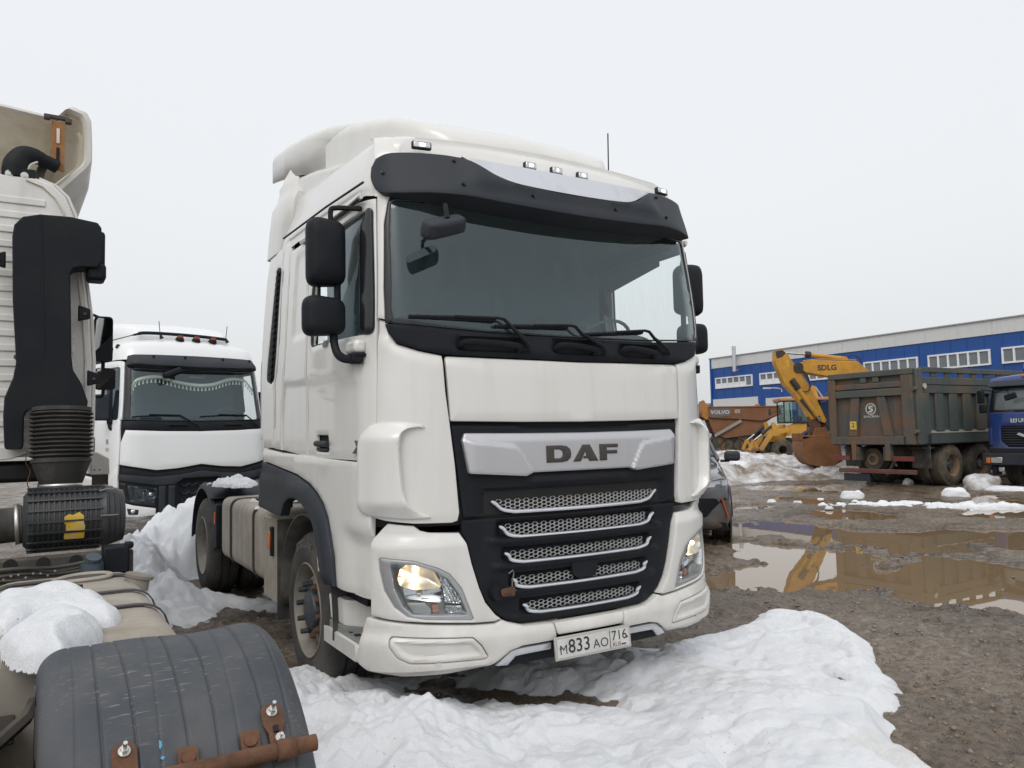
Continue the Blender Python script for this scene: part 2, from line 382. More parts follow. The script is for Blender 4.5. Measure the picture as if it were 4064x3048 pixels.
def copy_tree(o, parent=None):
    c = o.copy(); COL.objects.link(c)
    if parent: c.parent = parent
    for ch in o.children: copy_tree(ch, c)
    return c
# ------------------------------------------------------------------ noise on arrays
def _h(i, j, s):
    n = (i.astype(np.int64)*374761393 + j.astype(np.int64)*668265263 + s*974634777) & 0xffffffff
    n = ((n ^ (n >> 13))*1274126177) & 0xffffffff; return ((n ^ (n >> 16)) & 0xffff)/65535.
def vnoise(x, y, s=0):
    i, j = np.floor(x), np.floor(y); u, v = x-i, y-j; u = u*u*u*(u*(u*6-15)+10); v = v*v*v*(v*(v*6-15)+10)
    return (_h(i, j, s)*(1-u)+_h(i+1, j, s)*u)*(1-v)+(_h(i, j+1, s)*(1-u)+_h(i+1, j+1, s)*u)*v
def fbm(x, y, oct=5, s=0, g=.5, ridge=False):
    r = 0; a = 1; t = 0
    for k in range(oct):
        q = vnoise(x*2**k+k*17.3, y*2**k-k*9.1, s+k)
        if ridge: q = 1-np.abs(2*q-1)
        r = r+a*q; t += a; a *= g
    return r/t
def sstep(x, a, b): t = np.clip((x-a)/(b-a), 0, 1); return t*t*(3-2*t)
# ------------------------------------------------------------------ ground, puddles, snow
def nodes_of(m): n = m.node_tree; return n, n.nodes, n.links
def mud_material():
    m = bpy.data.materials.new('mud'); m.use_nodes = True; n, N, L = nodes_of(m); p = N['Principled BSDF']
    tc = N.new('ShaderNodeTexCoord')
    def noise(s, d=6, r=.6):
        x = N.new('ShaderNodeTexNoise'); x.inputs['Scale'].default_value = s; x.inputs['Detail'].default_value = d; x.inputs['Roughness'].default_value = r; L.new(tc.outputs['Object'], x.inputs['Vector']); return x.outputs['Fac']
    r1 = N.new('ShaderNodeValToRGB'); L.new(noise(.55, 8), r1.inputs[0])
    E = r1.color_ramp.elements; E[0].position = .34; E[0].color = (.105, .076, .050, 1); E[1].position = .66; E[1].color = (.255, .210, .162, 1)
    r2 = N.new('ShaderNodeValToRGB'); L.new(noise(16, 9, .7), r2.inputs[0]); E = r2.color_ramp.elements; E[0].position = .38; E[0].color = (.42, .39, .36, 1); E[1].position = .7; E[1].color = (1.25, 1.2, 1.12, 1)
    mx = N.new('ShaderNodeMix'); mx.data_type = 'RGBA'; mx.blend_type = 'MULTIPLY'; mx.inputs[0].default_value = 1; L.new(r1.outputs[0], mx.inputs[6]); L.new(r2.outputs[0], mx.inputs[7])
    # stones
    vo = N.new('ShaderNodeTexVoronoi'); vo.inputs['Scale'].default_value = 26; L.new(tc.outputs['Object'], vo.inputs['Vector'])
    mr = N.new('ShaderNodeMapRange'); mr.inputs['From Min'].default_value = .18; mr.inputs['From Max'].default_value = .34; mr.inputs['To Min'].default_value = 1; mr.inputs['To Max'].default_value = 0; L.new(vo.outputs['Distance'], mr.inputs[0])
    sep = N.new('ShaderNodeSeparateColor'); L.new(vo.outputs['Color'], sep.inputs[0])
    th = N.new('ShaderNodeMath'); th.operation = 'GREATER_THAN'; th.inputs[1].default_value = .62; L.new(sep.outputs[0], th.inputs[0])
    ml = N.new('ShaderNodeMath'); ml.operation = 'MULTIPLY'; L.new(mr.outputs[0], ml.inputs[0]); L.new(th.outputs[0], ml.inputs[1])
    m2 = N.new('ShaderNodeMath'); m2.operation = 'MULTIPLY'; m2.inputs[1].default_value = .55; L.new(ml.outputs[0], m2.inputs[0])
    st = N.new('ShaderNodeMix'); st.data_type = 'RGBA'; L.new(m2.outputs[0], st.inputs[0]); L.new(mx.outputs[2], st.inputs[6]); st.inputs[7].default_value = (.22, .195, .165, 1)
    sz = N.new('ShaderNodeSeparateXYZ'); L.new(tc.outputs['Object'], sz.inputs[0]); wz = N.new('ShaderNodeMath'); wz.operation = 'MULTIPLY_ADD'; wz.inputs[1].default_value = .035; L.new(noise(4, 6), wz.inputs[0]); L.new(sz.outputs[2], wz.inputs[2])
    wt = N.new('ShaderNodeMapRange'); wt.inputs['From Min'].default_value = .022; wt.inputs['From Max'].default_value = -.006; L.new(wz.outputs[0], wt.inputs[0])
    wm = N.new('ShaderNodeMix'); wm.data_type = 'RGBA'; wm.blend_type = 'MULTIPLY'; L.new(wt.outputs[0], wm.inputs[0]); L.new(st.outputs[2], wm.inputs[6]); wm.inputs[7].default_value = (.55, .50, .44, 1)
    L.new(wm.outputs[2], p.inputs['Base Color'])
    rr = N.new('ShaderNodeMapRange'); rr.inputs['From Min'].default_value = .35; rr.inputs['From Max'].default_value = .65; rr.inputs['To Min'].default_value = .18; rr.inputs['To Max'].default_value = .62; L.new(noise(2.3, 7), rr.inputs[0]); wr = N.new('ShaderNodeMath'); wr.operation = 'MULTIPLY_ADD'; wr.inputs[1].default_value = -.40; wr.use_clamp = True; L.new(wt.outputs[0], wr.inputs[0]); L.new(rr.outputs[0], wr.inputs[2]); wq = N.new('ShaderNodeMath'); wq.operation = 'MAXIMUM'; wq.inputs[1].default_value = .10; L.new(wr.outputs[0], wq.inputs[0]); L.new(wq.outputs[0], p.inputs['Roughness'])
    ad = N.new('ShaderNodeMath'); ad.operation = 'ADD'; L.new(noise(11, 9, .7), ad.inputs[0]); L.new(ml.outputs[0], ad.inputs[1])
    bp = N.new('ShaderNodeBump'); bp.inputs['Strength'].default_value = 1.0; bp.inputs['Distance'].default_value = .045; L.new(ad.outputs[0], bp.inputs['Height']); L.new(bp.outputs[0], p.inputs['Normal'])
    return m
def water_material():
    m = bpy.data.materials.new('muddy_water'); m.use_nodes = True; n, N, L = nodes_of(m); p = N['Principled BSDF']
    p.inputs['Base Color'].default_value = (.205, .142, .080, 1); p.inputs['Roughness'].default_value = .015; p.inputs['IOR'].default_value = 1.42
    tc = N.new('ShaderNodeTexCoord'); x = N.new('ShaderNodeTexNoise'); x.inputs['Scale'].default_value = 1.1; x.inputs['Detail'].default_value = 3; L.new(tc.outputs['Object'], x.inputs['Vector'])
    bp = N.new('ShaderNodeBump'); bp.inputs['Strength'].default_value = .05; bp.inputs['Distance'].default_value = .02; L.new(x.outputs['Fac'], bp.inputs['Height']); L.new(bp.outputs[0], p.inputs['Normal'])
    return m
def snow_material(name, dirt_col, dirt_amt, scale=1.6, lo=.5):
    m = bpy.data.materials.new(name); m.use_nodes = True; n, N, L = nodes_of(m); p = N['Principled BSDF']; tc = N.new('ShaderNodeTexCoord')
    def noise(s, d=6, r=.6):
        x = N.new('ShaderNodeTexNoise'); x.inputs['Scale'].default_value = s; x.inputs['Detail'].default_value = d; x.inputs['Roughness'].default_value = r; L.new(tc.outputs['Object'], x.inputs['Vector']); return x.outputs['Fac']
    mr = N.new('ShaderNodeMapRange'); mr.inputs['From Min'].default_value = lo; mr.inputs['From Max'].default_value = lo+.22; mr.inputs['To Max'].default_value = dirt_amt; L.new(noise(scale, 9, .68), mr.inputs[0])
    mx = N.new('ShaderNodeMix'); mx.data_type = 'RGBA'; L.new(mr.outputs[0], mx.inputs[0]); mx.inputs[6].default_value = (.75, .765, .79, 1); mx.inputs[7].default_value = (*dirt_col, 1)
    # fine grit, and greyer ice where the bank meets the mud
    gr = N.new('ShaderNodeMapRange'); gr.inputs['From Min'].default_value = .665; gr.inputs['From Max'].default_value = .70; L.new(noise(75, 3, .6), gr.inputs[0])
    gm = N.new('ShaderNodeMapRange'); gm.inputs['From Min'].default_value = .45; gm.inputs['From Max'].default_value = .62; gm.inputs['To Max'].default_value = .75; L.new(noise(3.2, 5), gm.inputs[0])
    gx = N.new('ShaderNodeMath'); gx.operation = 'MULTIPLY'; L.new(gr.outputs[0], gx.inputs[0]); L.new(gm.outputs[0], gx.inputs[1])
    m3 = N.new('ShaderNodeMix'); m3.data_type = 'RGBA'; L.new(gx.outputs[0], m3.inputs[0]); L.new(mx.outputs[2], m3.inputs[6]); m3.inputs[7].default_value = (.16, .13, .10, 1)
    sz = N.new('ShaderNodeSeparateXYZ'); L.new(tc.outputs['Object'], sz.inputs[0]); az = N.new('ShaderNodeMath'); az.operation = 'MULTIPLY_ADD'; az.inputs[1].default_value = .12; L.new(noise(7, 5), az.inputs[0]); L.new(sz.outputs[2], az.inputs[2])
    lz = N.new('ShaderNodeMapRange'); lz.inputs['From Min'].default_value = .10; lz.inputs['From Max'].default_value = .02; lz.inputs['To Max'].default_value = .72; L.new(az.outputs[0], lz.inputs[0])
    m4 = N.new('ShaderNodeMix'); m4.data_type = 'RGBA'; L.new(lz.outputs[0], m4.inputs[0]); L.new(m3.outputs[2], m4.inputs[6]); m4.inputs[7].default_value = (.36, .34, .31, 1)
    L.new(m4.outputs[2], p.inputs['Base Color']); p.inputs['Roughness'].default_value = .7; p.inputs['Specular IOR Level'].default_value = .25
    p.inputs['Subsurface Weight'].default_value = .25; p.inputs['Subsurface Radius'].default_value = (.03, .035, .04); p.inputs['Subsurface Scale'].default_value = .6
    ad_ = N.new('ShaderNodeMath'); ad_.operation = 'MULTIPLY_ADD'; ad_.inputs[1].default_value = .5; L.new(noise(150, 3, .6), ad_.inputs[0]); L.new(noise(42, 8, .75), ad_.inputs[2])
    bp = N.new('ShaderNodeBump'); bp.inputs['Strength'].default_value = .8; bp.inputs['Distance'].default_value = .016; L.new(ad_.outputs[0], bp.inputs['Height']); L.new(bp.outputs[0], p.inputs['Normal'])
    return m
mud = mud_material(); water = water_material()
snow_m = snow_material('snow', (.50, .45, .38), .55, 1.7, .56)
snow_grey = snow_material('dirty_snow', (.20, .155, .11), .97, .9, .37)
PUD = {
'P1': [(3.79, 2.49), (5.79, 4.21), (6.16, 3.78), (6.09, 3.15), (6.53, 3.01), (6.98, 3.22), (6.57, 2.76), (5.54, 1.74), (6.62, 1.91), (6.79, 1.59), (6.69, 0.84), (6.59, 0.62), (4.56, -0.31), (4.64, 0.13), (4.45, 0.47), (4.39, 0.78), (4.78, 1.07), (4.66, 1.22), (4.17, 1.27), (3.88, 1.63), (3.75, 1.85), (3.2, 2.3)],
'P2': [(7.69, 6.19), (8.43, 5.53), (8.39, 4.47), (8.55, 4.0), (8.64, 3.45), (9.6, 3.09), (10.01, 2.43), (9.96, 2.18), (8.25, 1.39), (8.18, 1.56), (8.49, 2.22), (7.37, 2.11), (6.77, 2.38), (7.14, 3.34), (6.75, 3.42), (6.79, 4.03), (6.46, 5.02)],
'P3': [(12.19, 8.74), (12.84, 8.61), (12.68, 7.52), (11.66, 6.77), (11.37, 7.94)],
'P4': [(10.45, 6.63), (11.08, 6.31), (10.76, 5.11), (10.45, 4.52), (9.59, 4.42), (9.33, 5.04), (9.72, 5.98)],
'P5': [(14.46, 12.31), (17.47, 10.31), (16.32, 9.29), (14.39, 8.49), (13.75, 10.28), (13.61, 11.45)],
'P6': [(10.15, 8.25), (10.54, 7.86), (10.03, 7.42), (9.53, 7.67)],
'P7': [(11.6, 3.2), (14.5, 4.2), (16.5, 6.2), (15.2, 6.0), (12.6, 4.6), (11.2, 3.8)],
'P8': [(-1.0, 3.3), (1.0, 3.2), (1.0, 4.4), (-1.0, 4.3)]}
WATER_Z = -.030
def ground_h(x, y):
    Q = np.stack([x, y], -1).reshape(-1, 2); sd = np.full(len(Q), -9.)
    near = (np.abs(Q[:, 0]-8) < 12) & (np.abs(Q[:, 1]-5) < 10)
    q = Q[near]; s = np.full(len(q), -9.)
    for P in PUD.values():
        P = np.array(P); d = segdist(q, P); s = np.maximum(s, np.where(inside(q, P), d, -d))
    sd[near] = s; sd = sd.reshape(np.shape(x))
    r = np.hypot(x+2.72, y+3.765)
    n = (fbm(x*.9, y*.9, 6, 3)-.5)*.075 + (fbm(x*5, y*5, 4, 9)-.5)*.065*np.clip(14/(r+1), .3, 1) + (fbm(x*17, y*17, 3, 19)-.5)*.030*np.clip(9/(r+1), 0, 1)
    # tyre ruts that run across the yard
    rut = np.sin((y*.86-x*.5)*2.1+fbm(x*.4, y*.4, 3, 4)*5)*.018
    z = n + rut*sstep(x, 2, 5)
    edge = (fbm(x*1.3, y*1.3, 6, 21, .62)-.5)*1.5 + (fbm(x*6, y*6, 3, 31)-.5)*.5
    pud = sstep(sd+edge*.72+.10, -.12, .30)
    return z*(1-.55*pud) - .075*pud + .012*(1-pud)
def build_ground():
    a = np.concatenate([np.linspace(-.72, .72, 720), np.linspace(.72, 2*math.pi-.72, 140)[1:]]) + YAW
    r = np.concatenate([np.geomspace(.6, 40, 560), np.geomspace(40, 900, 60)[1:]])
    A, Rr = np.meshgrid(a, r, indexing='ij'); x = CAM_P[0]+Rr*np.sin(A); y = CAM_P[1]+Rr*np.cos(A)
    z = ground_h(x, y)*np.where(Rr < 60, 1, 0)
    return tag(grid_obj('ground', np.stack([x, y, z], -1), mud), 'brown muddy gravel yard with wet ruts and puddles', 'ground', kind='structure')
ground = build_ground()
wb = MB(); wb.add([(-2, -2, WATER_Z), (24, -2, WATER_Z), (24, 16, WATER_Z), (-2, 16, WATER_Z)], [(0, 1, 2, 3)])
tag(wb.build('puddle', water, smooth=False), 'brown puddle water lying in the ruts of the yard', 'puddle', kind='structure')

def snow_sheet(name, x0, x1, y0, y1, step, fn, m, label, cat='snow pile', group=None, floor=-.06):
    X, Y = np.meshgrid(np.arange(x0, x1, step), np.arange(y0, y1, step), indexing='ij'); Z = fn(X, Y)
    keep = Z > floor+.004
    P = np.stack([X, Y, np.maximum(Z, floor)], -1); n, k = X.shape; idx = np.arange(n*k).reshape(n, k)
    kq = keep[:-1, :-1] | keep[1:, :-1] | keep[1:, 1:] | keep[:-1, 1:]
    q = np.stack([idx[:-1, :-1], idx[1:, :-1], idx[1:, 1:], idx[:-1, 1:]], -1)[kq]
    used = np.unique(q); mp = np.full(n*k, -1); mp[used] = np.arange(len(used)); q = mp[q]; P = P.reshape(-1, 3)[used]
    me = bpy.data.meshes.new(name); me.vertices.add(len(P)); me.vertices.foreach_set('co', P.reshape(-1).astype(np.float32)); me.loops.add(q.size); me.loops.foreach_set('vertex_index', q.reshape(-1).astype(np.int32))
    me.polygons.add(len(q)); me.polygons.foreach_set('loop_start', (np.arange(len(q))*4).astype(np.int32)); me.polygons.foreach_set('loop_total', np.full(len(q), 4, np.int32)); me.polygons.foreach_set('use_smooth', np.ones(len(q), bool)); me.update(calc_edges=True); me.validate()
    me.materials.append(m); o = bpy.data.objects.new(name, me); COL.objects.link(o); return tag(o, label, cat, group)
def poly_sd(X, Y, P):
    Q = np.stack([X, Y], -1).reshape(-1, 2); P = np.array(P); d = segdist(Q, P); return np.where(inside(Q, P), d, -d).reshape(X.shape)
def gauss(X, Y, cx, cy, rx, ry=None, a=0):
    ry = ry or rx; c, s = math.cos(a), math.sin(a); dx, dy = X-cx, Y-cy; return np.exp(-(((dx*c+dy*s)/rx)**2+((-dx*s+dy*c)/ry)**2))
FRONT = [(.70, -2.6), (.88, -1.51), (1.42, -1.17), (1.93, -.77), (2.5, -.17), (2.92, .36), (3.0, .68), (2.6, .95), (1.9, .82), (1.3, .80), (.8, .95), (.35, .95), (.0, 1.25), (-.9, 1.25), (-1.35, 1.5), (-1.75, 1.35), (-1.95, .6), (-2.3, -1.0), (-2.3, -2.6)]
def front_snow(X, Y):
    wob = (fbm(X*1.9, Y*1.9, 3, 51, .4)-.5)*.30
    sd = poly_sd(X, Y, FRONT)+wob
    H = .10 + .14*gauss(X, Y, -1.25, -.1, .55, .8) + .12*gauss(X, Y, -1.5, .75, .4, .45) + .10*gauss(X, Y, .3, -1.0, .9, .7) - .03*gauss(X, Y, 2.3, .5, .9, .6)
    H -= .10*gauss(X, Y, -.42, .58, .40, .42) + .05*gauss(X, Y, -.5, .15, .25, .35) + .05*gauss(X, Y, .15, 1.0, .5, .3)
    lump = (fbm(X*1.5, Y*1.5, 4, 61, .5)-.5)*(.20-.10*sstep(X, .9, 2.2)) + (fbm(X*3.6, Y*3.6, 4, 67, .45)-.5)*.07 + (fbm(X*26, Y*26, 3, 71)-.5)*.018 - .03*sstep(fbm(X*1.1, Y*1.5, 3, 91, .4, True), .78, .92)
    scar = np.maximum(0, fbm(X*1.7+.3*Y, Y*1.4, 3, 77, .4, True)-.72)*-.30
    lump2 = gauss(X, Y, -1.4, .2, 1.0, 1.0)*((fbm(X*8, Y*8, 4, 83, .6)-.45)*.12)
    return (H+lump+scar+lump2)*sstep(sd, -.02, .22) - .08*(1-sstep(sd, -.06, .08))
snow_sheet('snow_pile', -2.4, 3.3, -2.7, 1.7, .0135, front_snow, snow_m, 'broad trampled white snow bank under the number plate of the white truck in the middle')
def mid_snow(X, Y):
    P = [(-2.9, 3.0), (-1.75, 3.0), (-1.45, 3.5), (-1.2, 4.1), (-.75, 3.7), (-.2, 3.5), (-.1, 3.9), (-.7, 4.3), (-1.32, 4.75), (-1.32, 5.75), (-.4, 6.0), (.2, 7.0), (-.2, 8.4), (-3.2, 8.3), (-3.3, 5)]
    sd = poly_sd(X, Y, P)+(fbm(X*2.2, Y*2.2, 5, 151)-.5)*.4
    H = .10 + .72*gauss(X, Y, -1.0, 6.7, .75, 1.0) + .24*gauss(X, Y, -2.0, 5.6, .7, 1.1) + .22*gauss(X, Y, -1.65, 5.2, .5, .9)
    lump = (fbm(X*2.0, Y*2.0, 5, 161, .5)-.5)*.34 + (fbm(X*5, Y*5, 5, 167, .55)-.5)*.20 - np.maximum(0, fbm(X*2.6, Y*2.6, 4, 173, .5, True)-.62)*.5 + (fbm(X*13, Y*13, 3, 179, .6)-.5)*.07 + (fbm(X*18, Y*18, 3, 171)-.5)*.04
    return (H+lump*np.clip(H*2.6, .45, 1.15))*sstep(sd+(fbm(X*1.2, Y*1.2, 4, 181)-.5)*.5, -.02, .40) - .08*(1-sstep(sd, -.06, .08))
snow_sheet('snow_pile', -3.5, .3, 2.8, 8.5, .026, mid_snow, snow_m, 'heap of lumpy snow between the two white trucks on the left')
def far_snow(X, Y):
    P = [(13.6, 12.6), (15.5, 12.4), (17.3, 12.3), (18.4, 11.0), (19.5, 11.2), (22, 14), (25, 19), (22, 24), (17, 22), (14.2, 17)]
    sd = poly_sd(X, Y, P)+(fbm(X*.9, Y*.9, 5, 251)-.5)*1.3
    H = .38 + .30*gauss(X, Y, 16.8, 15.2, 1.5, 1.4) - .16*gauss(X, Y, 18.6, 12.6, 1.3, 1.3) + .28*gauss(X, Y, 20, 18.5, 2.5, 2)
    lump = (fbm(X*1.0, Y*1.0, 6, 261, .55)-.5)*.62 + (fbm(X*3.2, Y*3.2, 4, 267, .55, True)-.5)*.16
    return (H+lump)*sstep(sd, -.1, .8) - .08*(1-sstep(sd, -.1, .15))
snow_sheet('snow_pile', 12, 26, 10, 25, .085, far_snow, snow_grey, 'long bank of dirty brown streaked snow below the excavator bucket')
# ------------------------------------------------------------------ the white tractor unit in the middle
def pchip(x, Y):
    h = np.diff(x).reshape(-1, *([1]*(Y.ndim-1))); d = np.diff(Y, axis=0)/h; m = np.zeros_like(Y); m[0] = d[0]; m[-1] = d[-1]
    for i in range(1, len(x)-1):
        a, b = d[i-1], d[i]; w1, w2 = 2*h[i]+h[i-1], h[i]+2*h[i-1]
        with np.errstate(divide='ignore', invalid='ignore'): mm = (w1+w2)/(w1/a+w2/b)
        m[i] = np.where(a*b > 0, mm, 0)
    return m
class Skin:
    """cab skin: plan curves at several heights; u runs round the cab from the middle of the front, z is height"""
    def __init__(s, U, LV):
        s.ZS = np.array(sorted(LV)); s.um = U[-1]; U = np.array(U, float); G = np.moveaxis(np.array([LV[z] for z in s.ZS], float), 1, 2)
        UD = np.linspace(0, s.um, 141); gu = []
        for k in range(len(s.ZS)):
            Y = G[k]; m = pchip(U, Y); m[0] = [1, 0]
            i = np.clip(np.searchsorted(U, UD, 'right')-1, 0, len(U)-2); h = (U[i+1]-U[i])[:, None]; t = ((UD-U[i])[:, None])/h
            gu.append((2*t**3-3*t**2+1)*Y[i]+(t**3-2*t**2+t)*h*m[i]+(-2*t**3+3*t**2)*Y[i+1]+(t**3-t**2)*h*m[i+1])
        s.g = np.array(gu); s.m = pchip(s.ZS, s.g)
    def __call__(s, u, z):
        u, z = np.broadcast_arrays(np.asarray(u, float), np.asarray(z, float)); shp = u.shape; u = u.ravel(); z = z.ravel(); au = np.abs(u); ZS = s.ZS
        zc = np.clip(z, ZS[0]-.3, ZS[-1]+.3); k = np.clip(au/(s.um/140), 0, 139.999); i = k.astype(int); t = (k-i)[:, None]
        j = np.clip(np.searchsorted(ZS, zc, 'right')-1, 0, len(ZS)-2); h = (ZS[j+1]-ZS[j])[:, None]; q = np.clip((zc-ZS[j])[:, None]/h, -.6, 1.6)
        def col(i): return (2*q**3-3*q**2+1)*s.g[j, i]+(q**3-2*q**2+q)*h*s.m[j, i]+(-2*q**3+3*q**2)*s.g[j+1, i]+(q**3-q**2)*h*s.m[j+1, i]
        c = col(i)*(1-t)+col(i+1)*t
        return np.stack([np.sign(u)*c[:, 0], c[:, 1]+np.clip(au-s.um, 0, None), z], -1).reshape(*shp, 3)
_LV = {
 .30: ([0, .3, .6, .845, .98, 1.075, 1.15, 1.195, 1.22, 1.23, 1.232, 1.235, 1.235], [-.03, -.022, .005, .045, .09, .15, .24, .35, .48, .73, 1.18, 1.98, 2.48]),
 .50: ([0, .3, .6, .85, .99, 1.09, 1.17, 1.22, 1.24, 1.248, 1.25, 1.25, 1.25], [-.06, -.052, -.025, .02, .065, .125, .215, .325, .46, .71, 1.16, 1.96, 2.46]),
 1.2: ([0, .3, .6, .85, .99, 1.09, 1.165, 1.21, 1.235, 1.245, 1.247, 1.25, 1.25], [-.06, -.052, -.025, .02, .065, .125, .22, .33, .46, .71, 1.16, 1.96, 2.46]),
 1.7: ([0, .3, .6, .85, .99, 1.09, 1.165, 1.21, 1.235, 1.245, 1.247, 1.25, 1.25], [-.05, -.042, -.017, .025, .07, .125, .22, .33, .46, .71, 1.16, 1.96, 2.46]),
 2.05: ([0, .3, .6, .85, .985, 1.085, 1.162, 1.207, 1.23, 1.242, 1.247, 1.25, 1.25], [-.03, -.022, .003, .04, .08, .13, .22, .33, .46, .71, 1.16, 1.96, 2.46]),
 2.24: ([0, .3, .6, .85, .985, 1.09, 1.166, 1.205, 1.225, 1.237, 1.243, 1.245, 1.245], [.0, .006, .027, .06, .09, .128, .21, .32, .455, .705, 1.155, 1.955, 2.455]),
 2.93: ([0, .3, .6, .85, .985, 1.09, 1.15, 1.175, 1.187, 1.193, 1.197, 1.2, 1.2], [.10, .105, .122, .15, .178, .215, .29, .40, .54, .79, 1.24, 2.04, 2.5]),
 3.15: ([0, .3, .6, .85, .98, 1.075, 1.13, 1.15, 1.16, 1.166, 1.17, 1.172, 1.172], [.145, .15, .165, .19, .215, .25, .32, .43, .57, .82, 1.27, 2.07, 2.5])}
for z in _LV:
    for i, d in zip(range(4, 13), [.004, .014, .022, .026, .024, .02, .016, .012, .012]): _LV[z][0][i] += d
skin = Skin([0, .3, .6, .85, 1.0, 1.12, 1.24, 1.36, 1.5, 1.75, 2.2, 3.0, 3.5], _LV)
T = thing('tractor_truck', 'white tractor truck with black sun visor and lit headlights in the middle of the yard', 'truck')
PN = lambda name, poly, m, parent=T, **k: panel(name, poly, m, parent, skin, **k)
SF = lambda off=0: (lambda a: on_surf(skin, [a], off)[0])
def skin_tube(name, uv, r, off, m, parent=T, n=8, flat=None, mb=None):
    b = mb or MB(); b.tube([tuple(p) for p in on_surf(skin, uv, off)], r, n, flat); return b.build(name, m, parent) if mb is None else b

# --- shell behind the panels, open at the glass
WS = [(-1.128, 2.235), (-1.138, 2.32), (-1.12, 2.70), (-1.098, 2.93), (1.098, 2.93), (1.12, 2.70), (1.138, 2.32), (1.128, 2.235), (.9, 2.222), (.6, 2.204), (.3, 2.196), (0, 2.193), (-.3, 2.196), (-.6, 2.204), (-.9, 2.222)]
SW = [(-1.236, 2.895), (-1.252, 2.19), (-2.20, 2.21), (-2.20, 2.50), (-2.10, 2.865)]     # side window
def shell():
    step = .06; us = np.arange(-3.44, 3.45, step); zs = np.arange(1.13, 3.2, step)
    Uq, Z = np.meshgrid(us, zs, indexing='ij'); P = on_surf(skin, np.stack([Uq.ravel(), Z.ravel()], 1), -.045); n, k = Uq.shape; idx = np.arange(n*k).reshape(n, k); F = []
    W = np.array(WS); SL = np.array(SW); SR = np.array(mirror_u(SW)); arch = np.array([(-2.86, .5), (-2.86, 1.18), (-2.6, 1.27), (-2.1, 1.22), (-1.9, 1.0), (-1.7, .5)]); ar = np.array(mirror_u(arch))
    cen = np.stack([(Uq[:-1, :-1]+step/2).ravel(), (Z[:-1, :-1]+step/2).ravel()], 1)
    bad = inside(cen, W) | inside(cen, SL) | inside(cen, SR) | inside(cen, arch) | inside(cen, ar)
    for H in (W, SL, SR): bad |= segdist(cen, H) < step*.72
    q = np.stack([idx[:-1, :-1], idx[1:, :-1], idx[1:, 1:], idx[:-1, 1:]], -1).reshape(-1, 4)[~bad]
    o = raw('cab_shell', P, q, dark, T); s = o.modifiers.new('thickness', 'SOLIDIFY'); s.thickness = .02; s.offset = -1
shell()
